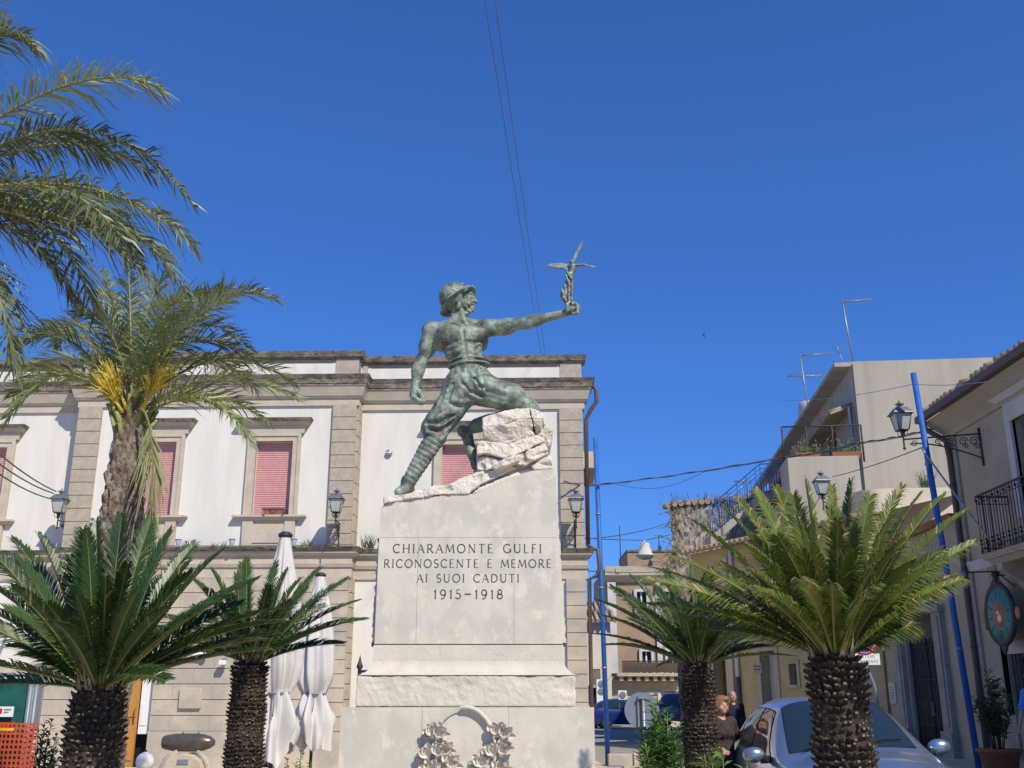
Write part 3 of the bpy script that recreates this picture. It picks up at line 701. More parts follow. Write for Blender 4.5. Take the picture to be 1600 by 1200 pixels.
# plaque, bell box, house number on the ground floor
t = thing("stone_plaque", "square tan stone plaque with worn inscription on the rusticated wall above the shell monument", "plaque", Wp(298, 1091, CF - .08), FP.yaw)
m = MB(); m.box(-.27, .27, -.06, .1, -.24, .24); m.build("slab", tufa_warm, t, local=True, bevel=.01)
m = MB()
for k in range(6):
    r = random.Random(k); x = -.2
    while x < .18:
        l = r.uniform(.02, .06); m.box(x, x + l, -.0615, -.058, .165 - k * .055, .172 - k * .055); x += l + .018
m.build("worn_lettering", tufa, t, local=True)
t = thing("house_number_plate", "small white house number tile beside the yellow wooden door", "number plate", Wp(250, 1054, CF - .07), FP.yaw)
m = MB(); m.box(-.06, .06, -.012, .02, -.06, .06); m.build("tile", whitepaint, t, local=True)
m = MB(); lettering(m, "11", -.022, .022, -.03, .03, lambda u, v, w: (u, -.012 - w, v), .16, .002, False); m.build("number", signblue, t, local=True)
t = thing("wall_floodlight", "small white floodlight on an arm on the stone wall behind the cycads", "floodlight", Wp(351, 1036, CF - .1), FP.yaw)
m = MB(); m.box(-.09, .09, -.22, -.08, -.05, .06); m.build("housing", whitepaint, t, local=True, bevel=.012)
m = MB(); m.tube([(0, -.1, 0), (0, .05, .06)], .018, 6); m.box(-.05, .05, -.02, .06, .0, .12); m.build("arm", galv, t, local=True)
t = thing("wall_awning", "rolled white awning cassette with arm high on the stone wall behind the large left cycad", "awning", Wp(312, 1024, CF - .1), FP.yaw)
m = MB(); m.tube([(-1.2, -.08, .06), (.12, -.08, .02)], .05, 10); m.build("cassette", whitepaint, t, local=True)
m = MB(); m.lathe([(.05, -.03), (.075, -.02), (.075, .02), (.05, .03)], c=(.14, -.09, 0), n=14, M=RX); m.build("end_cap", galv, t, local=True)
# iron street sign post left of the monument
bs = P(574, 1060, 16.5); t = thing("sign_post", "dark iron sign post with pointed finial behind the left edge of the monument", "sign post", (bs.x, bs.y, 0))
zz = P(563, 1040, 16.5).z; x1 = P(562, 1045, 16.5).x - bs.x
m = MB(); m.lathe([(.035, 0), (.03, zz - .05), (.05, zz - .03), (.05, zz), (.035, zz + .03), (.02, zz + .08), (.012, zz + .12), (0, zz + .17)], c=(x1, 0, 0), n=10); m.tube([(x1, 0, zz - .09), (x1 + .55, 0, zz - .05)], .022, 6); m.build("post", iron, t, local=True)
m = MB(); m.box(x1 + .05, x1 + .6, -.012, .012, zz - .42, zz - .14); m.build("sign_panel", whitepaint, t, local=True)
m = MB(); m.box(x1 + .12, x1 + .5, -.016, -.0135, zz - .33, zz - .29); m.build("sign_bar", signblue, t, local=True)
# ================================================================ monument
YS = 7.25                                   # front of the stele
mo = thing("war_memorial", "pale marble war memorial pedestal with carved rock, inscription and wreath under the bronze soldier", "monument", (P(733, 1000, YS).x, YS + .4, 0))
def px2(p, Y): q = P(p[0], p[1], Y); return (q.x, q.z)
PZ = lambda y, Y=YS: P(733, y, Y).z
fnS = lambda u, v, w: (u, YS - w, v)
top = [(868, 732), (830, 736), (800, 745), (770, 757), (750, 767), (735, 772), (690, 774), (640, 780), (606, 787), (595, 793)]
gapw = .0011
m = MB()
zj = PZ(840); zb = PZ(1006)
xl_, xr_ = px2((592.5, 840), YS)[0], px2((871.5, 840), YS)[0]; xbl, xbr = px2((585, 1006), YS)[0], px2((879, 1006), YS)[0]
poly = [px2(p, YS) for p in top] + [(xl_, zj + gapw), (xr_, zj + gapw)]
m.prism(poly, -.0045, 0, fnS)
j1, j2 = px2((652, 920), YS)[0], px2((803, 920), YS)[0]
for a, b, c, d in ((xl_, j1 - gapw, xbl, j1 - gapw), (j1 + gapw, j2 - gapw, j1 + gapw, j2 - gapw), (j2 + gapw, xr_, j2 + gapw, xbr)):
    m.prism([(c, zb), (d, zb), (b, zj - gapw), (a, zj - gapw)], -.0045, 0, fnS)
core = [px2(p, YS) for p in top]; core = [(x + (.002 if x < -.4 else -.002), z - .002) for x, z in core] + [(xbl + .002, zb), (xbr - .002, zb)]
m.prism(core, -.85, -.0045, fnS)
m.build("stele", marble, mo)
m = MB()
def ln(txt, x0, x1, y0, y1, th):
    m = MB()
    a = px2((x0, (y0 + y1) / 2), YS); b = px2((x1, (y0 + y1) / 2), YS); lettering(m, txt, a[0], b[0], PZ(y1), PZ(y0), fnS, th, .0012); m.build("inscription_line", inkstone, mo)
ln("CHIARAMONTE GULFI", 614, 846, 850.5, 863.8, .135); ln("RICONOSCENTE E MEMORE", 600, 861.5, 874.3, 886.8, .135)
ln("AI SUOI CADUTI", 651.5, 811, 897.3, 909.8, .135); ln("1915-1918", 677.5, 785.5, 921.5, 935.5, .135)
# rough stone edge strips at the sides
for sx, pts, nm in ((1, [(868, 755), (884, 1005)], 0), (-1, [(592, 847), (582, 1006)], 1)):
    a = px2(pts[0], YS + .1); b = px2(pts[1], YS + .1); m = MB(); n = 42; r = random.Random(nm); L = []
    for i in range(n + 1):
        t_ = i / n; L.append((a[0] + (b[0] - a[0]) * t_ + r.uniform(-.006, .006), a[1] + (b[1] - a[1]) * t_))
    inner = (lambda i: L[i][0] - sx * .09)
    poly = L + [(inner(n), L[n][1]), (inner(0), L[0][1])]
    if sx > 0: poly = poly[::-1]
    m.prism(poly, -.55, -.05, fnS); m.build("side_strip", limestone, mo)
    m = MB(); m.box(min(b[0], b[0] - sx * .03), max(b[0], b[0] - sx * .03), YS + .045, YS + .2, b[1] - .02, b[1] - .002)
    if sx < 0: m.box(a[0] - .004, a[0] + .03, YS + .045, YS + .2, a[1] + .002, a[1] + .02)
    m.build("strip_clamp", iron, mo)
# cavetto plinth
yc0, yc1 = 1009, 1052
Y1 = YS - .11; Y2 = YS - .2
zc0 = PZ(1007, YS); zc1 = P(733, 1055, Y1).z; z3 = P(733, 1104, Y1).z; z4t = P(733, 1105, Y2).z
m = MB(); prof = []
for i in range(13):
    a = i / 12 * math.pi / 2; prof.append((.11 * (1 - math.cos(a)), zc1 + (zc0 - zc1) * .45 * (1 - math.sin(a))))
hx0, hx1 = xbl - .005, xbr + .005
rows = [(0.0, zc0 - .003), (0.002, zc1 + (zc0 - zc1) * .55)] + [(.11 * (1 - math.cos(a)), zc1 + (zc0 - zc1) * .55 * (1 - math.sin(a))) for a in [i / 10 * math.pi / 2 for i in range(1, 11)]]
vv = []; ff = []
for o_, z in rows: vv += [(hx0 - o_ * .95, YS - .004 - o_, z), (hx1 + o_ * .95, YS - .004 - o_, z), (hx1 + o_ * .95, YS + .85 + o_, z), (hx0 - o_ * .95, YS + .85 + o_, z)]
for i in range(len(rows) - 1):
    for k in range(4): ff.append((i * 4 + k, i * 4 + 4 + k, i * 4 + 4 + (k + 1) % 4, i * 4 + (k + 1) % 4))
ff.append((0, 1, 2, 3)); m.add(vv, ff, 0); m.build("cavetto", limestone, mo)
x0, x1 = px2((556, 1080), Y1)[0], px2((899.5, 1080), Y1)[0]
# middle plinth with a broken, flaked top edge
s = SDF((x0 - .05, Y1 - .05, z3 - .06), (x1 + .05, YS + 1.0, zc1 + .05), .011)
sl, X, Y, Z = s.blk(s.lo, s.lo + s.n * s.h); cx, hx = (x0 + x1) / 2, (x1 - x0) / 2; cz, hz = (z3 + zc1 - .004) / 2, (zc1 - .004 - z3) / 2
d = np.maximum(np.maximum(abs(X - cx) - hx, Y1 - Y), np.maximum(Y - (YS + .95), abs(Z - cz) - hz)); s.f = d + 0 * s.f
rr = random.Random(11)
for i in range(26):                          # flakes off the upper edge
    x = rr.uniform(x0 + .05, x1 - .02) if i > 6 else rr.uniform(x0 + .9 * (x1 - x0), x1 + .01)
    s.ell((x, Y1 - .028, zc1 - rr.uniform(-.01, .10)), (rr.uniform(.06, .16), .035, rr.uniform(.03, .07)), .006, sub=True)
s.rough(.0035, 38, 3); s.rough(.002, 90, 5)
s.build("plinth", limestone, mo, smooth=False)
# base block of three slabs
b0, b1 = px2((533, 1105), Y2)[0], px2((928, 1103), Y2)[0]; k1, k2 = px2((660, 1105), Y2)[0], px2((795, 1105), Y2)[0]
m = MB()
for a, b in ((b0, k1 - gapw), (k1 + gapw, k2 - gapw), (k2 + gapw, b1)):
    m.prism([(a, 0), (b, 0), (b, z4t), (a, z4t)], -.005, 0, lambda u, v, w: (u, Y2 - w, v))
m.box(b0 + .002, b1 - .002, Y2 + .005, YS + 1.05, 0, z4t - .004)
m.build("base_block", marble, mo)
# wreath on the base
fnW = lambda px, py, o=0.0: P(px, py, Y2 - o)
cxw, cyw = 727, 1172; pts = []; rad = []
for i in range(41):
    a = R(200 - 220 * i / 40); q = fnW(cxw + 47 * math.cos(a), cyw - 67 * math.sin(a), .03); pts.append(q)
    rad.append(.0045 if i < 19 else .0145 if i < 33 else .010)
pts2 = [fnW(cxw + 47 * math.cos(R(-20 - 140 * i / 20)), cyw - 67 * math.sin(R(-20 - 140 * i / 20)), .03) for i in range(21)]
m = MB(); m.tube(pts, rad, 8); m.tube(pts2, .006, 8); wr = m.build("wreath", limestone, mo)
rr = random.Random(4)
def leaf3(m, c, d, side, out, l, wd):
    """pointed, cupped stone leaf: c base, d along, side across, out towards the viewer"""
    nu, nv = 7, 5; vs = []
    for w_ in (0, -.007):
        for i in range(nu):
            t_ = i / (nu - 1); hw = wd * (math.sin(math.pi * min(1, t_ * .93 + .07)) ** .55) * (1 if t_ < .99 else .55)
            for k in range(nv):
                q_ = -1 + 2 * k / (nv - 1)
                vs.append(c + d * (l * t_) + side * (hw * q_) + out * (.012 + .020 * t_ ** 1.6 - .016 * q_ * q_ * math.sin(math.pi * t_) * -1 - (.006 if k == 2 else 0) + w_))
    n = nu * nv; fs = [(i * nv + k, (i + 1) * nv + k, (i + 1) * nv + k + 1, i * nv + k + 1) for i in range(nu - 1) for k in range(nv - 1)]
    rim = [(0, i) for i in range(nu)]
    ed = [i * nv for i in range(nu)] + [(nu - 1) * nv + k for k in range(1, nv)] + [i * nv + nv - 1 for i in range(nu - 2, -1, -1)] + [k for k in range(nv - 2, 0, -1)]
    fs += [tuple(n + q_ for q_ in f[::-1]) for f in fs] + [(ed[i], ed[(i + 1) % len(ed)], n + ed[(i + 1) % len(ed)], n + ed[i]) for i in range(len(ed))]
    m.add(vs, fs, 0, True)
def leafcluster(px, py, tilt, n=5, s=1.0):
    m = MB(); c = fnW(px, py, .02)
    for ring, nn, sp, sc_ in ((0, n, 60, .82), (1, n - 1, 34, .62)):
        for k in range(nn):
            a = tilt + R(-sp + 2 * sp * k / (nn - 1)) + rr.uniform(-.1, .1); d = Vector((math.sin(a), 0, math.cos(a))); sd = Vector((math.cos(a), 0, -math.sin(a)))
            leaf3(m, c + Vector((0, -.016 * ring, 0)), (d + Vector((0, -.25 * ring, 0))).normalized(), sd, Vector((0, -1, 0)), .105 * s * sc_ * rr.uniform(.85, 1.12), .024 * s)
    m.ball(c, (.026, .03, .03), 7)
    m.build("leaf_cluster", wreathstone, wr)
for px, py, tl in ((676, 1148, -.15), (684, 1150, .5), (668, 1182, -.5), (684, 1178, .1), (693, 1176, .5), (702, 1196, .6), (675, 1205, -.2), (776, 1146, .05), (786, 1150, .5), (770, 1178, -.35), (783, 1176, .25), (752, 1196, -.4), (782, 1206, .3)):
    leafcluster(px, py, R(tl * 50), 4, 1.0)
# carved rock ------------------------------------------------------
YK = YS
def X2(pts, Y=YK): return [px2(p, Y) for p in pts]
lo = px2((588, 800), YK); hi = px2((878, 622), YK)
s = SDF((lo[0] - .06, YS - .12, lo[1] - .06), (hi[0] + .06, YS + .78, hi[1] + .06), .0062)
core = [(758, 660), (800, 646), (838, 644), (850, 665), (850, 700), (862, 715), (864, 730), (830, 735), (790, 749), (755, 766), (735, 771), (690, 773), (640, 779), (606, 786), (606, 779), (650, 771), (690, 757), (722, 750), (748, 738), (752, 690)]
s.poly(X2(core), YS + .075, YS + .62, .02, .01)
ROCK = [
 ([(754, 651), (766, 645), (777, 644), (798, 636), (826, 635), (849, 641), (850, 652), (829, 653), (808, 655), (793, 660), (770, 664), (754, 667)], .01, .55, .35),
 ([(755, 669), (770, 665), (791, 663), (808, 657), (829, 655), (848, 655), (847, 673), (835, 677), (812, 685), (793, 691), (770, 687), (755, 681)], -.015, .5, -.5),
 ([(851, 655), (858, 651), (864, 652), (865, 667), (861, 692), (851, 695), (849, 675)], .12, .6, -.3),
 ([(745, 690), (754, 687), (766, 690), (793, 694), (812, 687), (848, 675), (851, 690), (836, 696), (812, 710), (788, 717), (757, 709), (745, 712)], -.04, .5, .25),
 ([(744, 713), (757, 711), (786, 719), (780, 726), (760, 735), (745, 733)], .0, .5, .2),
 ([(788, 719), (812, 712), (836, 698), (851, 692), (857, 703), (812, 721), (789, 731), (775, 735), (768, 730)], -.05, .4, .3),
 ([(829, 726), (845, 716), (861, 708), (865, 732), (835, 734)], -.01, .5, .3),
 ([(599, 777), (600, 788), (640, 780), (690, 773), (732, 772), (750, 757), (785, 741), (806, 730), (800, 727), (775, 733), (745, 736), (720, 747), (700, 756), (680, 757), (655, 764), (640, 771), (615, 775)], -.03, .45, .3),
 ([(735, 773), (752, 760), (786, 744), (830, 728), (838, 734), (800, 746), (770, 758), (750, 768)], -.012, .4, .4),
 ([(806, 724), (830, 712), (856, 705), (857, 709), (838, 718), (822, 727)], -.035, .4, .4),
]
rr = random.Random(23)
for pts, yo, yb, tl in ROCK:
    q = X2(pts); ax = [p[0] for p in q]; az = [p[1] for p in q]; fc = []
    for k in range(max(3, int((max(ax) - min(ax)) / .055))):
        fc.append((rr.uniform(min(ax), max(ax)), rr.uniform(min(az), max(az)), rr.uniform(-.5, .5), rr.uniform(-.8, .5), rr.uniform(-.016, .008)))
    s.poly(q, YS + yo, YS + yb, .009, .004, tl * .7, facets=fc)
for i in range(26):                                        # chisel facets
    px, py = rr.uniform(745, 862), rr.uniform(640, 735)
    if i > 16: px = rr.uniform(610, 750); py = 780 - (px - 610) * .2 + rr.uniform(-8, 4)
    q = s.front(px, py, YS - .1, YS + .5)
    if q is not None:
        M = Matrix.Rotation(rr.uniform(0, 3.1), 3, 'Y')
        s.ell(q + Vector((0, -.012, 0)), (rr.uniform(.02, .055), .022, rr.uniform(.012, .03)), .008, M, sub=True)
pc = X2([(826, 636), (829, 636), (834, 660), (837, 676), (835, 677), (830, 655)]); s.poly(pc, YS - .1, YS + .3, .0, .002, sub=True)
s.rough(.004, 14, 1); s.rough(.0045, 34, 2); s.rough(.0035, 80, 3)
s.build("carved_rock", rockmat, mo, smooth=False)

# ================================================================ bronze soldier
YB = YS + .30
st = thing("soldier_statue", "green bronze soldier statue, bare-chested in a helmet, lunging over the rock", "statue", (P(735, 770, YB).x, YB, PZ(775)))
def S_(px, py, dy=0.0): return np.array(P(px, py, YB + dy))
def rp(px): return px * 8.0 / 1600
lo = np.array(P(610, 790, YB)) - (.12, .5, .05); hi = np.array(P(915, 432, YB)) + (.06, .5, .05)
s = SDF(lo, hi, .0085)
C = lambda a, b, ra, rb, k=.02, **kw: s.cone(S_(*a), S_(*b), rp(ra), rp(rb), k, **kw)
E = lambda c, r, k=.02, M=None, sub=False: s.ell(S_(*c), [rp(x) for x in r], k, M, sub)
ROT = lambda d: Matrix.Rotation(R(d), 3, 'Y')              # + turns the top to the right in the picture
# trunk
E((717, 527), (38, 21, 25), .03); E((723, 548), (29, 18, 24), .04); C((724, 535), (732, 572), 24, 23.5, .03); E((733, 590), (32, 25, 26), .03)
C((716, 504), (681, 513), 6.5, 9, .04); C((718, 503), (760, 509), 7, 9, .04)
E((702, 521, -.062), (19, 9, 12), .04, ROT(15)); E((741, 522, -.062), (17, 9, 11), .04, ROT(-10))
E((690, 528, .06), (14, 12, 24), .04); E((755, 530, .05), (8, 11, 20), .03)
for px, py in ((719, 548), (734, 549), (722, 559), (735, 560)): E((px, py, -.098), (7, 4, 5), .025)
# neck, head
C((714, 510), (719, 486), 14, 12.5, .03); C((727, 506, -.07), (719, 484, -.03), 4, 4, .02)
E((717, 468), (18, 15.5, 20), .02); E((727, 479), (12, 10.5, 10.5), .02, ROT(35)); E((736, 484), (5.5, 6, 5), .012); E((733, 470), (8, 9, 11), .015)
C((738, 463), (744.5, 471.5), 2.6, 2.6, .008); E((741.5, 471.5), (2.6, 4, 2), .006); C((738, 477, -.02), (741, 477, 0), 2.6, 2.4, .006); C((737.5, 480, -.02), (740.3, 480.2, 0), 2.5, 2.3, .006)
E((736, 461), (5, 9, 3), .01); E((737.5, 467, -.035), (3, 3, 2.4), .004, sub=True); E((738, 477.8), (4, 7, .7), .003, sub=True); E((730, 474, -.05), (6, 4, 5), .01)
E((717, 477, -.082), (4, 3, 7), .006, ROT(20)); C((722, 492, -.05), (734, 488, -.03), 3.5, 3, .012)
# arms: right arm hanging, fist; left arm stretched out
E((674, 516, .02), (15, 14, 14), .03); C((672, 520, .02), (660, 562, .07), 11.2, 8.2, .025); E((665, 538, .02), (9.5, 10, 15), .03, ROT(15)); E((672, 545, .06), (9, 8, 15), .03, ROT(15))
C((659, 562, .07), (648, 604, .02), 9.5, 6.6, .02); E((653, 578, .04), (10, 9.5, 16), .025, ROT(12)); E((660, 565, .09), (6, 6, 7), .02)
E((650, 616, 0), (10.5, 8, 11), .02, ROT(-25))
for k, (fx, fy) in enumerate(((643, 622), (647.5, 626), (652.5, 628.5), (657.5, 629.5))):
    C((fx + 2, fy - 5, -.02), (fx + 1.5, fy + 1, -.045), 3.1, 3, .004); C((fx + 1.5, fy + 1, -.045), (fx + 4.5, fy - 3, -.06), 3, 2.6, .003)
C((655, 612, -.035), (661, 622, -.05), 3.6, 3.2, .006); C((661, 622, -.05), (660, 629, -.05), 3.2, 2.6, .004)
E((765, 512, -.02), (15, 15, 13), .03); C((766, 513, -.02), (818, 505, -.12), 12.5, 9, .025); E((793, 506, -.08), (19, 9.5, 8), .02, ROT(-8)); E((788, 516, -.05), (18, 9.5, 8), .025, ROT(-8))
C((816, 505, -.12), (884, 489, -.20), 9, 5.6, .02); E((832, 502, -.14), (19, 8, 9.5), .025, ROT(-13))
E((893, 485, -.21), (9, 8, 7.5), .015)
for k, (a, b, c) in enumerate((((895, 490, -.25), (903, 489, -.26), (902, 480, -.25)), ((898, 488, -.22), (905, 484, -.23), (901, 476, -.22)), ((897, 485, -.19), (904, 479, -.2), (898, 473, -.2)), ((894, 482, -.17), (900, 475, -.17), (893, 471, -.18)))):
    C(a, b, 3.0, 2.8, .005); C(b, c, 2.8, 2.2, .003)
C((887, 485, -.25), (886, 475, -.26), 3.2, 2.6, .006); C((886, 475, -.26), (892, 470, -.24), 2.6, 2.2, .004)
# breeches: right leg back and straight, left knee up on the rock
E((722, 605), (30, 25, 26), .03); C((722, 608), (690, 660), 28, 20, .03); E((683, 672), (20, 18, 15), .025, ROT(-25)); C((700, 640, .01), (676, 668, .0), 22, 18, .03)
C((744, 606), (800, 622, -.05), 27, 21, .03); C((800, 622, -.05), (829, 641, -.06), 21, 15, .03); E((764, 607, -.03), (24, 22, 15), .03, ROT(70))
E((752, 588, -.02), (12, 15, 14), .02)
# puttees and boots
C((681, 682), (637, 755), 15, 9.5, .015, wave=(11, rp(1.9))); E((668, 702, .03), (13, 14, 20), .02, ROT(32))
C((637, 752), (634, 764), 9.5, 9, .015); C((636, 763), (622, 768, -.10), 8.5, 5.5, .012); C((630, 766, -.04), (621, 770, -.10), 7, 4.5, .01); E((640, 765, .03), (8, 8, 7), .01)
C((822, 646, -.02), (744, 664, .20), 15, 10, .02); C((764, 660, .14), (742, 668, .2), 12, 9.5, .02); E((722, 674, .22), (8, 9, 9), .012); C((728, 675, .21), (737, 708, .16), 9.5, 7.5, .015); C((737, 706, .16), (742, 729, .13), 7.5, 5.5, .012)
# belt, buckle, bandolier edge
MB_ = ROT(-4)
E((733, 572), (33.5, 27, 4.2), .004, MB_); E((732, 565), (32, 26, 2.2), .004, MB_)
# helmet: dome, rim, comb
E((709, 463), (24.5, 22, 23), .004, ROT(-37))
Mh = (Matrix.Rotation(R(-37), 3, 'Y') @ Matrix.Rotation(R(-13), 3, 'X'))
E((716, 471), (36.5, 29, 2.4), .004, Mh); E((711, 466), (27.5, 24, 3), .006, Mh)
E((719, 478), (30, 24, 4.5), .003, Mh, sub=True) if False else None
C((697, 452), (722, 443.5), 2.6, 2.2, .008); E((727, 452, -.10), (5, 3, 4), .004, ROT(-37)); E((731, 448, -.09), (3.5, 3, 3), .004)
C((721, 470, -.09), (735, 487, -.05), 1.4, 1.4, .004)
def fold(pts, r=3.0, sub=False, k=.016, inset=.2):
    prev = None
    for p in pts:
        q = s.front(*p)
        if q is None: prev = None; continue
        q = np.array(q) + np.array((0, rp(r) * inset, 0))
        if prev is not None: folds.append((prev, q, rp(r), k, sub))
        prev = q
folds = []
for pts, r in (([(712, 588), (700, 612), (690, 640)], 3), ([(722, 586), (730, 606), (744, 618)], 3.2), ([(712, 590), (728, 610), (746, 622), (770, 625)], 3), ([(738, 584), (745, 600), (757, 610)], 3),
               ([(748, 582), (752, 598), (768, 604), (790, 612)], 3.2), ([(700, 620), (718, 628), (740, 624)], 3), ([(668, 655), (684, 652), (706, 640)], 2.8), ([(666, 664), (684, 666), (702, 656), (712, 640)], 3.4),
               ([(668, 674), (684, 680), (700, 668)], 3.4), ([(672, 684), (688, 686), (699, 676)], 2.8), ([(690, 600), (688, 622), (680, 644)], 2.6), ([(760, 622), (785, 630), (812, 634)], 2.6), ([(757, 590), (762, 598), (775, 602)], 3),
               ([(708, 577), (706, 590), (700, 600)], 2.4), ([(726, 577), (728, 588)], 2.2), ([(716, 578), (717, 590)], 2.2)): fold(pts, r)
for pts, r in (([(708, 600), (700, 625)], 3), ([(722, 598), (736, 612), (752, 618)], 2.6), ([(668, 660), (690, 660), (708, 648)], 3), ([(670, 669), (690, 674), (704, 662)], 3), ([(742, 592), (752, 606)], 2.6), ([(700, 630), (722, 634)], 2.4), ([(760, 612), (790, 620)], 2.4),
               # chest and belly lines
               ([(724, 516), (726, 536), (729, 556)], 1.2), ([(690, 536), (704, 537), (718, 531)], 2.2), ([(728, 533), (742, 535), (756, 530)], 2.2), ([(700, 548), (712, 543)], 1.8), ([(704, 558), (716, 552)], 1.8), ([(708, 566), (720, 560)], 1.6), ([(742, 545), (752, 540)], 1.8), ([(744, 555), (754, 549)], 1.6),
               ([(683, 520), (688, 540)], 2.6), ([(762, 522), (764, 534)], 2.4), ([(700, 506), (716, 508), (722, 511)], 1.6), ([(726, 511), (745, 507)], 1.6)): fold(pts, r, True, .012, -.25)
for a, b, r, k, sub in folds: s.cone(a, b, r, r, k, sub=sub)
q = s.front(751, 577)
if q is not None: s.ell(q, (rp(5.5), rp(3), rp(5)), .003)
if q is not None: s.ell(np.array(q) - (0, rp(2.5), 0), (rp(3.4), rp(2), rp(2.8)), .002, sub=True)
s.rough(.0035, 24, 7); s.rough(.002, 60, 8)
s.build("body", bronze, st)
# winged victory held in the hand
hv = (896, 473, -.21)
vi = thing("winged_figurine", "small bronze winged victory figurine standing on the soldier's outstretched hand", "figurine", tuple(S_(895, 474, -.21)))
lo = S_(850, 480, -.21) - (.05, .2, .03); hi = S_(935, 372, -.21) + (.04, .2, .03)
s = SDF(lo, hi, .0045); V = -.21
C((887, 470, V), (891, 440, V), 6.5, 6, .01); C((882, 462, V), (889, 440, V), 6, 5, .01); E((884, 462, V), (8.5, 8, 9), .01); C((890, 440, V), (895, 416, V), 5.2, 4.6, .01); E((889, 429, V), (6, 6, 4), .008); E((895, 420, V), (5, 5, 6), .01)
C((895, 414, V), (893.5, 409, V), 2.2, 2, .006); E((893, 409, V), (3.3, 3.3, 3.6), .004); C((889, 470, V), (894, 475, V), 5, 4, .006)
for a, b in (((878, 452), (884, 470)), ((883, 445), (880, 466)), ((894, 440), (893, 470)), ((889, 446), (889, 470)), ((886, 425), (893, 436)), ((884, 430), (890, 446))): C((*a, V - .035), (*b, V - .035), 1.7, 1.9, .006)
for a, b in (((886, 446), (885, 466)), ((891, 446), (891, 466)), ((881, 452), (882, 464))): C((*a, V - .045), (*b, V - .05), 1.6, 1.8, .004, sub=True)
C((896, 415, V), (911, 413.5, V - .01), 2.6, 2, .006); C((911, 413.5, V - .01), (923, 416.5, V - .02), 2, 1.4, .004); 
s.rough(.002, 60, 8)
s.build("body", bronze2, vi)
def wing(pts, th, o2):
    m = MB(); Y = YB + V + o2
    m.prism([(p[0], p[1]) for p in pts], -th, th, lambda u, v, w_: tuple(P(u, v, Y) + Vector((0, w_ + .0, 0)))); m.build("wing", bronze2, vi, bevel=.003)
wing([(892, 419), (886, 424), (880, 419), (868, 419), (858, 417), (853, 415), (862, 412), (875, 411), (886, 413)], .009, .03)
wing([(894, 411), (897, 398), (904, 386), (911, 375), (907, 390), (901, 402), (897, 411)], .009, .05)
m = MB(); q = Vector(S_(926, 416.5, V - .02)); pts = [q + Vector((.017 * math.cos(a), .012 * math.sin(a), .008 * math.sin(a))) for a in [i / 14 * 6.283 for i in range(15)]]; m.tube(pts, .0055, 6); m.build("held_wreath", bronze2, vi)
# ================================================================ palms and cycads
UP = Vector((0, 0, 1))
def bez(pts, t):
    pts = list(pts)
    while len(pts) > 1: pts = [a.lerp(b, t) for a, b in zip(pts, pts[1:])]
    return pts[0]
def frond(m, pts, nl, llen, lw, r, cyc=True, mi=(0, 1, 2), bare=.08, dry=0.0, droop=.0, fwd=.55, vee=.25, rr=.009, up=None, dens=None, tipdry=0.0):
    """rachis along a bezier, leaflets in two rows; mi = leaf, rachis, dry material slots"""
    n = 14; path = [bez(pts, i / n) for i in range(n + 1)]
    m.tube(path, [rr * (1 - .8 * i / n) for i in range(n + 1)], 4, mi[1], False)
    for i in range(nl):
        t = bare + (1 - bare) * (i + .5) / nl
        p = bez(pts, t); T = (bez(pts, min(1, t + .02)) - bez(pts, max(0, t - .02))).normalized()
        uu = up if up is not None else UP
        S = T.cross(uu)
        if S.length < .05: S = T.cross(Vector((0, 1, 0)))
        S.normalize(); N = S.cross(T).normalized()
        env = (min(1, (t - bare) / .16 + .28) if cyc else min(1, (t - bare) / .12 + .35)) * (1 - .62 * max(0, (t - .62) / .38) ** 1.6)
        for sd in (-1, 1):
            if r.random() < (.05 if cyc else .025): continue
            l = llen * env * r.uniform(.78, 1.1); f = fwd * (.75 + .7 * t) + (r.uniform(-.22, .22) if r.random() < .8 else r.uniform(-.5, .5))
            v = vee + r.uniform(-.10, .10) + (0 if cyc else r.uniform(-.5, .5))
            d = (S * sd * math.cos(v) + N * math.sin(v) + T * f).normalized()
            q = p + d * l * .5; e = p + d * l + Vector((0, 0, -1)) * (droop * l * (1 if cyc else r.uniform(.5, 1.4)))
            if not cyc: q += Vector((0, 0, -.22)) * droop * l
            else: e += N * (-.12 * l)
            wv = (T - d * T.dot(d)).normalized()
            if not cyc:
                a = r.uniform(-.9, .9); w2 = d.cross(wv); wv = wv * math.cos(a) + w2 * math.sin(a)
            wv = wv * lw * .5
            k = mi[2] if (dry and r.random() < dry * (.25 + tipdry * t ** 3)) else mi[0]
            m.add([p - wv * .6, p + wv * .6, q + wv, q - wv, e], [(0, 1, 2, 3), (3, 2, 4)], k)
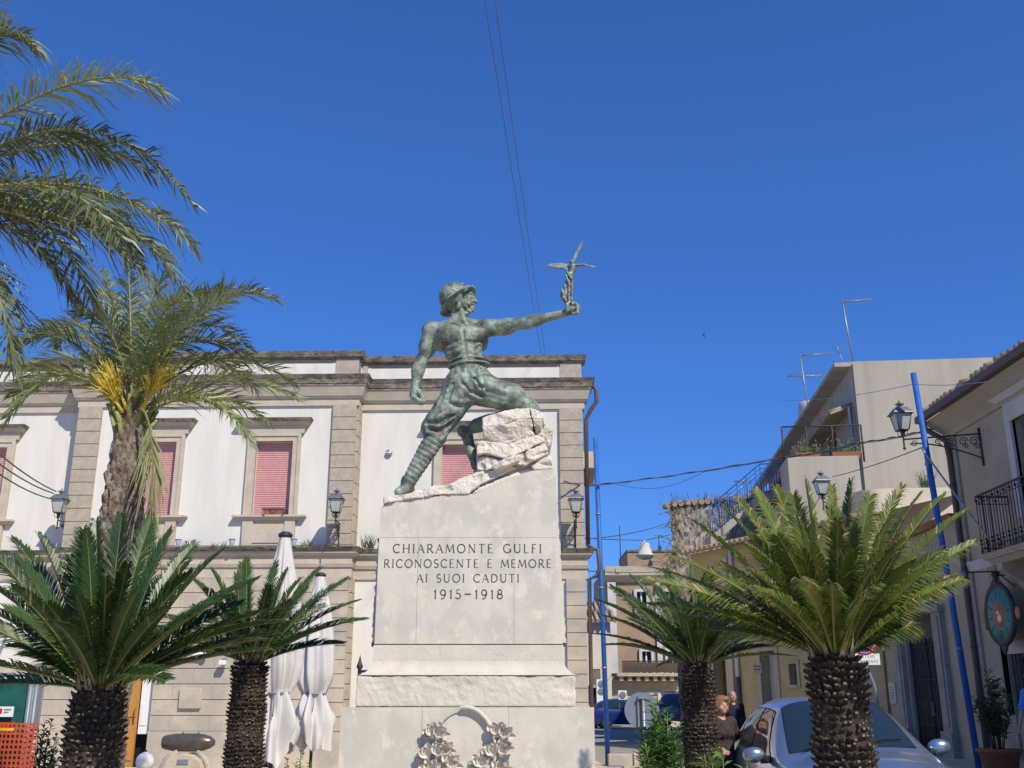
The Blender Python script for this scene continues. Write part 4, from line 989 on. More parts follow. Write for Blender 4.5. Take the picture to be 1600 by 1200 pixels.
def bush_trunk_cycad(t, c, r0, r1, h, seed, top_z):
    """thick cycad trunk: core plus rings of old leaf bases"""
    m = MB(); r = random.Random(seed)
    m.lathe([(r0 - .045, 0), (r0 - .04, top_z * .5), (r1 - .035, top_z * .96), (r1 * .5, top_z)], c=c, n=20)
    z = .02; i = 0
    while z < top_z - .01:
        k_ = z / top_z; rad = r0 + (r1 - r0) * k_ - .026 + .007 * math.sin(z * 17 + seed) + r.uniform(-.004, .004); nn = int(2 * math.pi * rad / .031)
        if z > top_z - .06: rad -= .02
        for k in range(nn):
            a = 2 * math.pi * (k + .5 * (i % 2) + r.uniform(-.28, .28)) / nn; o_ = Vector((math.cos(a), math.sin(a), 0)); s = Vector((-math.sin(a), math.cos(a), 0))
            b = Vector(c) + o_ * (rad - .014) + UP * (z + r.uniform(-.005, .005)); w_ = .0165 * r.uniform(.75, 1.2); hgt = .010 * r.uniform(.8, 1.25)
            tip = b + o_ * r.uniform(.020, .036) + UP * r.uniform(.010, .026) + s * r.uniform(-.006, .006)
            v = [b + s * w_ + UP * -hgt, b - s * w_ + UP * -hgt, b - s * w_ + UP * hgt, b + s * w_ + UP * hgt]; v2 = [tip + (x - b) * .42 for x in v]
            m.add(v + v2, [(0, 1, 5, 4), (1, 2, 6, 5), (2, 3, 7, 6), (3, 0, 4, 7), (4, 5, 6, 7)], 0)
            if r.random() < .42: m.mi[-1] = 1; m.mi[-3] = 1 if r.random() < .5 else 0
        z += .0345; i += 1
    return m.build("trunk", [cycbark, cycbark_pale], t)
def cycad(base_px, Y, lab, r0, r1, tips, seed, L, extra=22, leaf=None, dry=.0, lw=.0105, ll=.165, nl=96, up_min=8, vlo=.38, vhi=.62, drp=.12):
    c = P(*base_px, Y); t = thing("cycad", lab, "cycad", (c.x, Y, 0), 0, "cycads planted round the monument"); r = random.Random(seed)
    bush_trunk_cycad(t, (c.x, Y, 0), r0, r1, c.z, seed, c.z - .02)
    m = MB()
    for k in range(70):                       # ragged brown cataphylls at the top
        a = r.uniform(0, 6.28); o_ = Vector((math.cos(a), math.sin(a), 0)); b = Vector(c) + o_ * r1 * r.uniform(.2, .8) + UP * -.05; e = b + o_ * r.uniform(.03, .09) + UP * r.uniform(.08, .17); s = Vector((-math.sin(a), math.cos(a), 0)) * .012
        m.add([b - s, b + s, e], [(0, 1, 2)])
    m.build("leaf_bases", cycbark_pale, t)
    mats = [leaf or cycleaf, rachis, cycdry]
    def one(tip, sag):
        b = Vector(c) + (Vector((tip.x - c.x, tip.y - c.y, 0)).normalized() * r1 * .45 if (tip - c).length > .01 else Vector((0, 0, 0))) + UP * -.04
        d = tip - b; mid = b + d * .52 + UP * (sag * d.length) + Vector((d.x, d.y, 0)) * -.05
        m = MB(); frond(m, [b, mid, tip], nl, ll * r.uniform(.9, 1.08), lw, r, True, droop=drp, dry=dry, tipdry=3.0, vee=r.uniform(vlo, vhi), fwd=1.12, up=(UP + Vector((r.uniform(-.5, .5), -.35 + r.uniform(-.45, .45), 0))).normalized())
        m.build("frond", mats, t)
    for px, py, dy in tips: one(P(px, py, Y + dy), .10 + .04 * r.random())
    for k in range(extra):
        a = 2.39996 * k + seed; el = R(up_min + (76 - up_min) * ((k + .5) / extra) ** 1.3 + r.uniform(-4, 4)); l = L * r.uniform(.88, 1.04) * (1 - .24 * math.sin(el))
        d = Vector((math.cos(a) * math.cos(el), math.sin(a) * math.cos(el), math.sin(el)))
        one(Vector(c) + d * l - UP * (.10 * l * math.cos(el)), .10)
    return t
cycad((157, 1064), 6.0, "large dark green cycad on a thick black trunk in front of the palm", .208, .172,
      [(190, 808, .1), (150, 815, .25), (130, 830, -.1), (60, 838, .1), (18, 842, .35), (-30, 850, .0), (-35, 905, .2), (-45, 945, .1), (10, 955, -.35), (-20, 985, .3), (75, 945, -.6), (120, 930, -.75), (165, 905, -.8), (215, 925, -.8), (262, 952, -.55),
       (268, 830, .1), (235, 815, .45), (305, 850, .5), (350, 858, .25), (300, 895, -.2), (402, 905, .2), (362, 930, -.3), (438, 972, .0), (432, 990, .1), (415, 1000, .3), (445, 950, .25), (10, 1010, .35), (40, 1025, -.1)], 3, 1.10, 22, up_min=4, dry=.004)
cycad((392, 1027), 9.5, "cycad on a slim ringed trunk in front of the closed parasols", .205, .175,
      [(385, 872, .1), (378, 880, .4), (432, 880, .2), (330, 890, .1), (300, 905, .3), (450, 890, .4), (500, 888, .1), (470, 905, .5), (543, 905, .1), (562, 938, .1), (572, 968, .0), (505, 930, .4), (240, 960, .2), (215, 985, .0), (420, 915, -.7), (350, 930, -.7), (455, 940, -.6)], 8, 1.0, 20, up_min=6, ll=.158)
cycad((1089, 1032), 9.5, "dark green cycad beside the round traffic sign and shrub", .19, .162,
      [(932, 938, .0), (922, 990, .1), (946, 1008, .0), (955, 918, .2), (940, 962, .3), (985, 900, .2), (1015, 908, .5), (1040, 890, .3), (1080, 885, .2), (1110, 890, -.1), (1150, 900, .2), (1195, 930, .2), (1225, 975, .1), (1200, 1000, .3), (1000, 950, -.7), (1060, 935, -.8), (1120, 935, -.8), (1165, 950, -.6), (1190, 960, -.3)], 12, 1.0, 20, up_min=6, ll=.158)
cycad((1304, 1012), 5.3, "tall yellowish green cycad with brown leaf tips in front of the silver car", .178, .158,
      [(1258, 752, .2), (1240, 775, -.1), (1212, 762, .35), (1180, 765, .3), (1150, 778, .5), (1128, 790, .2), (1080, 812, .1), (1045, 868, .1), (1012, 885, .2), (1008, 905, -.1), (1015, 945, .0), (1060, 960, .4), (1100, 985, .2), (1330, 752, .2), (1300, 760, .4), (1360, 775, .1), (1410, 760, .3), (1440, 770, .2), (1478, 772, .3), (1512, 798, .1), (1522, 848, .15), (1492, 900, .1), (1425, 978, -.1), (1470, 860, -.2),
       (1322, 858, -.55), (1340, 830, -.3), (1270, 850, -.6), (1215, 838, -.45), (1165, 850, -.5), (1120, 880, -.4), (1390, 850, -.5), (1430, 880, -.4), (1250, 905, -.8), (1370, 915, -.75), (1180, 920, -.65)], 17, .92, 30, leaf=cycleaf2, up_min=21, dry=.035, ll=.150, lw=.0082, nl=100, vlo=.18, vhi=.60, drp=.28)
# ---- date palm with flowers -----------------------------------------------------------------
def palm_trunk(t, pts, rads, seed, step=.085):
    m = MB(); r = random.Random(seed); L = sum((b - a).length for a, b in zip(pts, pts[1:])); rows = int(L / step)
    m.tube([bez(pts, i / 20) for i in range(21)], [rads(i / 20) * .84 for i in range(21)], 20)
    for i in range(rows):
        k_ = (i + .5) / rows; p = bez(pts, k_); rad = rads(k_); nn = 13
        rough = max(0, min(1, (k_ - .55) / .2))
        for k in range(nn):
            a = 2 * math.pi * (k + .5 * (i % 2)) / nn + r.uniform(-.09, .09); o_ = Vector((math.cos(a), math.sin(a), 0)); s = Vector((-math.sin(a), math.cos(a), 0))
            b = p + o_ * rad * .80; w_ = rad * .26 * r.uniform(.85, 1.15); h = step * (1.0 + .5 * rough) * r.uniform(.85, 1.2); out = rad * (.20 + .10 * rough) * r.uniform(.6, 1.3)
            vs = []; nu, nv = 5, 5
            for u in range(nu):
                U = -1 + 2 * u / (nu - 1); wd = (1 - abs(U) ** 1.7 * .85)
                for q in range(nv):
                    Q = -1 + 2 * q / (nv - 1); bul = (1 - Q * Q) ** .7 * (.35 + .65 * max(0, 1 - abs(U - .35) * (.9 if U < .35 else 1.35)))
                    vs.append(b + s * (w_ * Q * wd) + UP * (h * U) + o_ * (out * bul * (1 + .25 * r.uniform(-1, 1) * rough)))
            m.add(vs, [(u * nv + q, u * nv + q + 1, (u + 1) * nv + q + 1, (u + 1) * nv + q) for u in range(nu - 1) for q in range(nv - 1)], 0, r.random() > rough)
    m.build("trunk", palmbark, t)
Y1p = 12.0
cb = P(206, 655, Y1p); tb = P(182, 900, Y1p)
pt = thing("date_palm", "young date palm with yellow flower sprays and grey scaly trunk before the palazzo", "palm tree", (tb.x, Y1p, 0), 0, "date palms at the left side of the square")
def prad(k): return .300 - .01 * k if k < .55 else (.295 - .075 * (k - .55) / .3 if k < .85 else .220 - .06 * (k - .85) / .15)
palm_trunk(pt, [Vector((tb.x + .05, Y1p, 0)), Vector((tb.x - .02, Y1p, 2.2)), Vector((cb.x, Y1p, cb.z + .05))], prad, 3)
def pfrond(tr, Y, pts, seed, nl=64, ll=.42, lw=.022, mats=None, droop=.35, dry=.02, base=None, rr=.022, fwd=.75, vee=.25, name="frond"):
    m = MB(); r = random.Random(seed); q = [P(a, b, Y + d) for a, b, d in pts]
    if base is not None: q = [base] + q
    frond(m, q, nl, ll, lw, r, False, droop=droop, dry=dry, rr=rr, fwd=fwd, vee=vee, bare=.16)
    return m.build(name, mats or [palmleaf, palmrach, palmdry], tr)
B0 = Vector((cb.x, Y1p, cb.z))
PF = [[(205, 540, 0), (204, 470, .1), (199, 392, .2)], [(190, 540, .1), (180, 480, .1), (162, 422, .2)], [(250, 560, -.1), (300, 440, -.3), (380, 440, -.4), (432, 470, -.5)], [(240, 590, .3), (330, 530, .6), (420, 560, .8), (462, 605, .9)],
      [(250, 600, .1), (330, 580, .2), (420, 590, .2), (468, 625, .1)], [(260, 625, -.1), (320, 590, -.3), (365, 640, -.4), (392, 692, -.4)], [(170, 590, 0), (120, 500, -.1), (60, 510, -.2), (20, 545, -.3)], [(165, 610, -.1), (110, 550, -.4), (60, 580, -.6), (8, 660, -.7)],
      [(180, 560, .5), (150, 490, .9), (110, 490, 1.1), (85, 540, 1.2)], [(235, 560, .5), (280, 480, .9), (340, 490, 1.2), (395, 550, 1.3)], [(225, 540, .3), (245, 470, .6), (290, 440, .8), (335, 470, .9)], [(215, 560, -.3), (240, 500, -.6), (262, 470, -.9), (285, 470, -1.0)],
      [(230, 580, .6), (300, 540, 1.1), (360, 560, 1.5), (400, 610, 1.7)], [(185, 590, .6), (130, 540, 1.1), (80, 550, 1.4), (40, 590, 1.6)], [(215, 545, .2), (222, 480, .4), (245, 440, .6), (262, 430, .6)],
      [(175, 600, .5), (120, 570, .9), (60, 575, 1.2), (20, 620, 1.4)], [(250, 610, .5), (310, 600, .8), (360, 620, 1.0), (420, 660, 1.0)], [(200, 560, .5), (190, 490, 1.0), (175, 460, 1.5), (160, 455, 1.8)], [(225, 570, .2), (290, 500, .2), (350, 520, .2), (410, 575, .2)], [(190, 570, .3), (150, 530, .3), (100, 500, .4), (60, 520, .4)],
      [(215, 560, -.3), (265, 520, -.5), (320, 480, -.6), (372, 462, -.7)], [(198, 560, -.2), (178, 510, -.4), (150, 480, -.5), (120, 490, -.5)], [(225, 560, .4), (260, 500, .5), (310, 455, .6), (360, 450, .6)]]
for i, p in enumerate(PF): pfrond(pt, Y1p, p, 100 + i, base=B0 + Vector((0, 0, -.05)), nl=92, ll=.44 if i not in (0, 1) else .32, droop=.20, lw=.020, mats=[palmleaf if i % 3 else palmleaf2, palmrach, palmdry])
# hanging dead frond, leaf stubs and flowers
m = MB(); r = random.Random(5)
q = [P(222, 640, Y1p - .3), P(240, 650, Y1p - .5), P(243, 740, Y1p - .5), P(236, 800, Y1p - .45), P(232, 875, Y1p - .42)]
frond(m, q, 60, .42, .022, r, False, droop=1.0, dry=.65, rr=.02, fwd=1.4, vee=0, bare=.2); m.build("dead_frond", [palmleaf, palmdry, palmdry], pt)
for k, (px, py, tx, ty, d) in enumerate(((198, 640, 172, 572, -.3), (192, 645, 160, 592, -.35), (220, 640, 262, 575, -.3), (224, 640, 245, 585, -.4))):
    m = MB(); r = random.Random(k); a = P(px, py, Y1p - .2); b = P(tx, ty, Y1p + d)
    m.tube([a, a.lerp(b, .45)], [.025, .014], 5, 0)
    D_ = (b - a).normalized()
    for i in range(60):
        s = a.lerp(b, r.uniform(.2, .6)); e = a + (b - a) * r.uniform(.75, 1.15) + Vector((r.uniform(-.16, .16), r.uniform(-.14, .14), r.uniform(-.14, .10))); mid = s.lerp(e, .5) + D_ * .03; m.tube([s, mid, e], [.005, .0055, .004], 3, 0, False)
    m.build("flower_spray", flower, pt)
m = MB(); r = random.Random(9)
for k in range(26):
    a = r.uniform(0, 6.28); o_ = Vector((math.cos(a), math.sin(a), 0)); b = B0 + o_ * .12 - UP * r.uniform(.1, .35); e = b + o_ * r.uniform(.10, .2) + UP * r.uniform(.2, .4); m.tube([b, e], [.05, .022], 5, 0)
m.build("leaf_stub", [palmrach], pt)
# ---- big palm whose crown reaches in from the left ----------------------------------------------
Y2p = 8.0; c2 = P(-185, 330, Y2p)
p2 = thing("date_palm", "tall date palm at the left edge with long drooping grey-green fronds", "palm tree", (c2.x - .1, Y2p, 0), 0, "date palms at the left side of the square")
palm_trunk(p2, [Vector((c2.x - .1, Y2p, 0)), Vector((c2.x - .05, Y2p, 3)), Vector((c2.x, Y2p, c2.z))], lambda k: .36 - .08 * k, 4)
PF2 = [[(-60, 220, 0), (60, 110, -.2), (190, 100, -.3), (252, 140, -.3)], [(-40, 240, .2), (90, 150, .2), (210, 190, .2), (304, 322, .1)], [(-40, 290, -.1), (110, 250, -.3), (230, 310, -.4), (304, 382, -.4)], [(-40, 310, .1), (120, 280, .1), (235, 350, .1), (295, 462, .1)], [(-60, 330, -.2), (50, 290, -.5), (120, 370, -.6), (150, 498, -.6)],
       [(-120, 350, -.3), (-40, 370, -.6), (15, 440, -.7), (18, 580, -.7)], [(-130, 200, 0), (-60, 60, 0), (10, 20, 0), (54, 72, 0)], [(-50, 260, .4), (60, 200, .7), (150, 210, .9), (235, 270, 1.0)], [(-50, 330, .3), (70, 300, .6), (160, 320, .7), (215, 400, .8)], [(-50, 300, -.3), (60, 260, -.8), (130, 290, -1.1), (190, 370, -1.2)],
       [(-80, 330, 0), (20, 330, .1), (80, 380, .2), (115, 470, .2)], [(-60, 300, .8), (60, 250, 1.3), (150, 300, 1.7), (205, 360, 1.8)], [(-60, 310, .3), (80, 330, .5), (190, 340, .6), (262, 400, .6)], [(-60, 260, .5), (40, 190, .9), (110, 200, 1.1), (170, 250, 1.2)], [(-60, 310, -.2), (60, 300, -.3), (180, 360, -.3), (235, 440, -.3)]]
for i, p in enumerate(PF2): pfrond(p2, Y2p, p, 300 + i, base=c2, nl=100, ll=.46, lw=.020, droop=.44, mats=[palmleaf if i in (0, 2, 6) else palmleaf2, palmrach, palmdry], rr=.024, dry=.05)
r = random.Random(31)
for k in range(10):                                  # fronds on the side away from the picture
    a = R(120 + 22 * k); el = R(r.uniform(5, 60)); d = Vector((math.cos(a) * math.cos(el), math.sin(a) * math.cos(el), math.sin(el))); m = MB()
    frond(m, [c2, c2 + d * 1.4 + UP * .3, c2 + d * 2.6 - UP * .4], 54, .38, .026, r, False, droop=.42, dry=.03, rr=.022, fwd=.75, bare=.16); m.build("frond", [palmleaf, palmrach, palmdry], p2)
# ================================================================ right-hand street house (in shade)
FR = Frame((9.5, 0, 0), -90)
nh = thing("street_house", "beige two-storey house in shade with brown gutter, iron balcony and downpipe at the right edge", "house", FR.O, FR.yaw)
xl0 = -21.7; xr0 = -5.0
zg = FR.z(1530, 592, -.42)                      # gutter
zm = FR.z(1540, 640, -.06)                      # moulding under the eave
wx0, wx1, wz0_, wz1_ = FR.x(1586, 690, 0), FR.x(1586, 690, 0) + 1.15, FR.z(1586, 735, 0) - .9, FR.z(1586, 655, 0)
lx0, lx1, lz0, lz1 = FR.x(1581, 1050, 0), FR.x(1581, 1050, 0) + 1.2, 1.3, FR.z(1581, 1022, 0)
bx = FR.x(1573, 777, 0)
m = MB(); wallgrid(m, xl0, xr0, .3, zg - .1, 0, [(wx0, wx1, wz0_, wz1_), (lx0, lx1, lz0, lz1), (wx1 + 2.2, wx1 + 3.35, wz0_, wz1_), (lx1 + 2.2, lx1 + 3.4, .36, lz1 + .3)], .3)
m.add([(xl0, 9, .3), (xl0, 0, .3), (xl0, 0, zg - .1), (xl0, 9, zg - .1)], [(0, 1, 2, 3)])
m.add([(xr0, 0, .3), (xr0, 9, .3), (xr0, 9, zg - .1), (xr0, 0, zg - .1)], [(0, 1, 2, 3)]); m.add([(xr0, 9, .3), (xl0, 9, .3), (xl0, 9, zg - .1), (xr0, 9, zg - .1)], [(0, 1, 2, 3)])
m.build("wall", beige, nh, local=True)
m = MB()
for k, (za, zb_, oa, ob) in enumerate(((zm - .10, zm, .05, .07), (zm, zg - .10, .07, .36))): m.frust(xl0, xr0, 0, za, zb_, oa, ob, .2, 0, 1, 1)
m.build("cornice", beige, nh, local=True)
m = MB(); m.box(xl0 - .42, xr0, -.52, -.36, zg - .10, zg + .06); m.build("gutter", brownpipe, nh, local=True, bevel=.03)
m = MB(); zr = zg + .04; n = 84
m.add([(xl0 - .3, -.44, zr), (xr0, -.44, zr), (xr0, 4.5, zr + 1.35), (xl0 - .3, 4.5, zr + 1.35)], [(0, 1, 2, 3)]); m.add([(xl0 - .3, 9.4, zr), (xr0, 9.4, zr), (xr0, 4.5, zr + 1.35), (xl0 - .3, 4.5, zr + 1.35)], [(3, 2, 1, 0)])
r = random.Random(2); q = xl0 - .2
while q < xr0 - .2:
    o_ = r.uniform(-.06, .05); m.tube([(q, -.5 + o_, zr + .03), (q, .3 + o_, zr + .26)], [.075, .06], 7); q += .22 + (.18 if r.random() < .12 else 0)
m.build("roof", tiles, nh, local=True)
# surrounds, glazing
def opening(par, x0, x1, z0, z1, sur, gl, fw=.2, name="window", dep=.2, bars=True, frame_mat=None):
    m = MB()
    m.box(x0 - fw, x0, -.05, .05, z0, z1 + fw); m.box(x1, x1 + fw, -.05, .05, z0, z1 + fw); m.box(x0, x1, -.05, .05, z1, z1 + fw)
    w_ = m.build(name, sur, par, local=True)
    m = MB(); m.box(x0, x1, dep, dep + .03, z0, z1); m.build("pane", gl, w_, local=True)
    if bars:
        m = MB(); c = (x0 + x1) / 2
        for a, b in ((x0, x0 + .07), (c - .05, c + .05), (x1 - .07, x1)): m.box(a, b, dep - .04, dep - .002, z0, z1)
        for z in (z0, (z0 * .4 + z1 * .6), z1 - .07): m.box(x0 + .071, c - .051, dep - .038, dep - .004, z, z + .07); m.box(c + .051, x1 - .071, dep - .038, dep - .004, z, z + .07)
        m.build("window_frame", frame_mat or greypaint, w_, local=True)
    return w_
w1 = opening(nh, wx0, wx1, wz0_, wz1_, greywhite, glass, .22)
m = MB(); m.frust(wx0 - .25, wx1 + .25, 0, wz1_ + .42, wz1_ + .52, .10, .2, .05); m.box(wx0 - .22, wx1 + .22, -.04, .04, wz1_ + .225, wz1_ + .42); m.build("hood", greywhite, w1, local=True)
opening(nh, wx1 + 2.2, wx1 + 3.35, wz0_, wz1_, greywhite, glass, .22)
w2 = opening(nh, lx0, lx1, lz0, lz1, greywhite, darkvoid, .24)
m = MB()
for i in range(9): m.tube([(lx0 + .06 + i * .135, .02, lz0), (lx0 + .06 + i * .135, .02, lz1)], .010, 5)
for i in range(5): m.tube([(lx0, .02, lz0 + .2 + i * .3), (lx1, .02, lz0 + .2 + i * .3)], .010, 5)
m.build("grille", iron, w2, local=True)
opening(nh, lx1 + 2.2, lx1 + 3.4, .36, lz1 + .3, greywhite, brownwood, .24, "door", .2, False)
zsb = FR.z(1520, 885, -.03)
m = MB(); m.frust(xl0, xr0, 0, zsb - .1, zsb + .1, .02, .07, .05); m.build("string_course", greywhite, nh, local=True)
m = MB(); m.box(xl0 + .02, xl0 + .42, -.05, .03, .5, zsb - .1); m.box(xl0 + .02, xl0 + .42, -.05, .03, zsb + .1, zm - .1); m.box(xl0 + 1.15, xl0 + 1.5, -.05, .03, .5, zsb - .1); m.build("corner_strip", portalstone, nh, local=True)
dx = FR.x(1487, 740, -.1)
m = MB(); m.tube([(xl0 - .12, -.44, zg - .06), (xl0 - .12, -.42, zg - .28), (dx, -.14, zg - .62), (dx, -.10, zg - 1.0), (dx, -.10, 3.0), (dx, -.10, .5)], .062, 9)
for z in (zg - 1.6, zsb + .3, 2.6, 1.2): m.tube([(dx, -.10, z - .03), (dx, -.10, z + .03)], .075, 9)
m.build("downpipe", brownpipe, nh, local=True)
# balcony
bo = -(9.5 - .0) ; pr = .62
zb0 = FR.z(1540, 866, -pr); zbt = FR.z(1525, 776, -pr); b1 = bx + 3.6
ba = MB(); ba.frust(bx, b1, 0, zb0 - .10, zb0, pr - .02, pr + .03, .05, 0, 0, 0); ba.frust(bx + .05, b1 - .05, 0, zb0 - .2, zb0 - .10, pr - .14, pr - .06, .05, 0, 0, 0)
bal = ba.build("balcony", tufa, nh, local=True)
for k in range(3):
    m = MB(); xx = bx + .3 + k * 1.4
    m.prism([(0, zb0 - .2), (-pr + .1, zb0 - .2), (-pr + .1, zb0 - .32), (-pr + .25, zb0 - .42), (-.2, zb0 - .52), (0, zb0 - .8)], xx, xx + .22, lambda u, v, w_: (w_, u, v)); m.build("corbel", tufa, bal, local=True)
m = MB(); path = [(bx + .04, 0), (bx + .04, -pr), (b1 - .04, -pr), (b1 - .04, 0)]
for z, t_ in ((zbt, .022), (zb0 + .12, .012), (zbt - .14, .010)): m.tube([(a, b, z) for a, b in path], t_, 6, smooth=False)
for (a, b), (c, d) in zip(path, path[1:]):
    L_ = math.hypot(c - a, d - b); n = round(L_ / .115)
    for i in range(n + 1):
        x, y = a + (c - a) * i / n, b + (d - b) * i / n; m.tube([(x, y, zb0), (x, y, zbt)], .009, 4)
        if i % 2 == 0:
            for zz_, rr_ in ((zb0 + .2, .035), (zb0 + .27, .03), (zbt - .08, .035)): m.ball((x, y, zz_), (rr_, rr_, rr_ * .8), 4)
            m.tube([(x - .05, y, zb0 + .02), (x, y, zb0 + .2)], .007, 4); m.tube([(x + .05, y, zb0 + .02), (x, y, zb0 + .2)], .007, 4)
m.build("railing", iron, bal, local=True)
FRw = lambda px, py, off: FR.M @ Vector((*[FR.hit(px, py, off)[0]], off, FR.hit(px, py, off)[1]))
# lamp on the house corner
c = FRw(1410, 672, -1.38); wall_lamp("glass wall lantern on a long scrolled bracket at the corner of the beige street house", c, (1, -.35, 0), 1.45, GL_, 1.0, .75)
# hanging oval sign
sc_ = FRw(1563, 960, -.35); t = thing("hanging_sign", "round turquoise sign with orange centre hanging on the beige street house", "sign", sc_, FR.yaw)
RXs = Matrix.Rotation(R(90), 4, 'X')
m = MB(); m.lathe([(.50, -.03), (.57, -.04), (.60, 0), (.57, .04), (.50, .03)], n=40, M=RXs, caps=False); m.tube([(0, 0, .58), (0, 0, .74)], .03, 6); m.ball((0, 0, .74), .07, 6); m.tube([(-.3, 0, .5), (0, 0, .72), (.3, 0, .5)], .012, 5); m.prism([(-.12, -.58), (.12, -.58), (0, -.74)], -.02, .02, lambda u, v, w_: (u, w_, v)); m.build("sign_frame", iron, t, local=True)
m = MB(); m.lathe([(0, -.022), (.51, -.022), (.51, .022), (0, .022)], n=40, M=RXs); m.build("disc", turq, t, local=True)
m = MB(); m.lathe([(0, -.03), (.24, -.03), (.245, -.02), (.24, .03), (0, .03)], n=30, M=RXs); m.build("centre", orangep, t, local=True)
m = MB()
for a in range(0, 360, 30):
    if a in (270,): continue
    ca, sa = math.cos(R(a + 8)), math.sin(R(a + 8)); p0 = Vector((ca * .28, -.026, sa * .28)); p1 = Vector((ca * .47, -.026, sa * .47)); s_ = Vector((-sa, 0, ca)) * .009; m.add([p0 - s_, p0 + s_, p1 + s_, p1 - s_], [(0, 1, 2, 3)])
lettering(m, "R", -.05, .05, -.46, -.30, lambda u, v, w_: (u, -.026 - w_, v), .16, .001); m.build("lettering", navy, t, local=True)
m = MB(); m.ball((.02, -.035, -.07), (.075, .012, .075), 8); m.prism([(-.09, .02), (-.02, .08), (.03, .03), (-.03, -.0)], -.04, -.031, lambda u, v, w_: (u, w_, v)); m.build("emblem", whitepaint, t, local=True)
for sx in (-1, 1):
    m = MB(); m.ball((sx * .68, 0, -.02), (.085, .03, .12), 8); m.build("side_disc", orangep, t, local=True)
m = MB(); m.tube([(0, 0, .72), (0, .36, .74)], .018, 6); m.tube([(0, .1, .74), (0, .36, .5)], .012, 5); scroll(m, Vector((-.6, 0, -.2)), Vector((1, 0, 0)), UP, .07); scroll(m, Vector((.6, 0, -.2)), Vector((-1, 0, 0)), UP, .07); m.build("hanger", iron, t, local=True)
ap = FRw(1558, 893, -.05); t = thing("sign_light", "small arm light above the round turquoise sign", "spotlight", ap, FR.yaw)
m = MB(); m.tube([(0, .04, 0), (0, -.1, 0), (-.15, -.55, .0)], .016, 6); m.ball((0, .02, 0), .05, 6); m.build("arm", iron, t, local=True)
m = MB(); m.lathe([(.02, .08), (.05, .05), (.09, -.06), (.0, -.06)], c=(-.17, -.6, -.03), n=10); m.build("head", galv, t, local=True)

# ---- portal house -------------------------------------------------------------------------------
ph = thing("portal_house", "low pale house with an iron gate portal under a white shop board", "house", FR.O, FR.yaw)
px0, px1 = FR.x(1422, 1080, 0), FR.x(1474, 1080, 0); pz1 = FR.z(1450, 956, 0); ptop = FR.z(1478, 815, -.1); xa = -27.0
m = MB(); wallgrid(m, xa, xl0 - .01, .3, ptop, 0.02, [(px0, px1, .3, pz1)], .7)
m.add([(xa, 7, ptop), (xa, .02, ptop), (xl0 - .01, .02, ptop), (xl0 - .01, 7, ptop)], [(0, 1, 2, 3)]); m.add([(xa, 7, .3), (xa, .02, .3), (xa, .02, ptop), (xa, 7, ptop)], [(0, 1, 2, 3)]); m.build("wall", beige, ph, local=True)
m = MB(); m.frust(xa, xl0 - .01, 0, ptop, ptop + .12, .12, .2, 1.2, 0, 1, 0); m.build("eave", terracotta, ph, local=True)
m = MB()
for a, b in ((px0 - .55, px0 - .08), (px1 + .02, px1 + .5)):
    m = MB(); m.box(a, b, -.10, .1, .9, pz1 - .05); m.box(a - .05, b + .05, -.16, .1, .3, .9); m.box(a - .04, b + .04, -.14, .1, pz1 - .05, pz1 + .12); m.box(a + .1, b - .1, -.13, -.05, 1.0, pz1 - .15); m.build("portal_pilaster", portalstone, ph, local=True)
m = MB(); m.box(px0 - .07, px1 + .01, -.12, .15, pz1 + .01, pz1 + .16); m.build("lintel", portalstone, ph, local=True)
m = MB(); m.box(px0 - .1, px1 + .05, .72, .76, .3, pz1); m.box(px0, px0 + .5, .69, .72, .3, pz1 - .1, 1); m.build("door_recess", [darkvoid, greywhite], ph, local=True)
gz = FR.z(1450, 1003, .1); gt = MB()
n = 16
for i in range(n + 1):
    x = px0 + .03 + (px1 - px0 - .06) * i / n; gt.tube([(x, .12, .38), (x, .12, gz + (.10 if i % 2 == 0 else .0))], .016 if i not in (0, 8, 16) else .032, 5)
for z in (.45, 1.0, 1.5, 2.0, gz - .1): gt.tube([(px0 + .03, .12, z), (px1 - .03, .12, z)], .016, 5)
for i in range(5): scroll(gt, Vector((px0 + .25, .10, .9 + i * .4)), Vector((1, 0, 0)), UP, .07, 1.2)
for i in range(5): scroll(gt, Vector((px1 - .25, .10, .9 + i * .4)), Vector((-1, 0, 0)), UP, .07, 1.2)
gt.box((px0 + px1) / 2 - .02, (px0 + px1) / 2 + .16, .08, .11, 1.2, 1.5); gt.build("gate", iron, ph, local=True)
sb = thing("shop_board", "white shop board with dark and red lettering above the gate portal", "shop sign", FR.M @ Vector(((px0 + px1) / 2, -.17, pz1 + .42)), FR.yaw)
hw = (px1 - px0) / 2 + .2
m = MB(); m.box(-hw, hw, -.02, .05, -.24, .28); m.build("board", whitepaint, sb, local=True)
m = MB(); lettering(m, "INTERNET", -hw + .25, hw - .25, .03, .22, lambda u, v, w_: (u, -.02 - w_, v), .16, .004, False); m.build("lettering", navy, sb, local=True)
m = MB(); r = random.Random(3); x = -hw + .25
while x < hw - .3: l = r.uniform(.06, .10); m.tube([(x, -.024, -.12 + r.uniform(-.01, .01)), (x + l * .5, -.024, -.05), (x + l, -.024, -.12)], .012, 4); x += l + r.choice((.02, .02, .09))
m.build("script_line", redpaint, sb, local=True)
t = thing("notice_plate", "small white notice plate on the beige wall left of the gate portal", "notice", FRw(1395, 1081, -.0), FR.yaw)
m = MB(); m.box(-.22, .22, -.02, .02, -.28, .22); m.build("plate", greywhite, t, local=True)
m = MB()
for k in range(5): m.box(-.13, .12, -.024, -.021, -.16 + k * .065, -.135 + k * .065)
m.build("text_lines", greypaint, t, local=True)
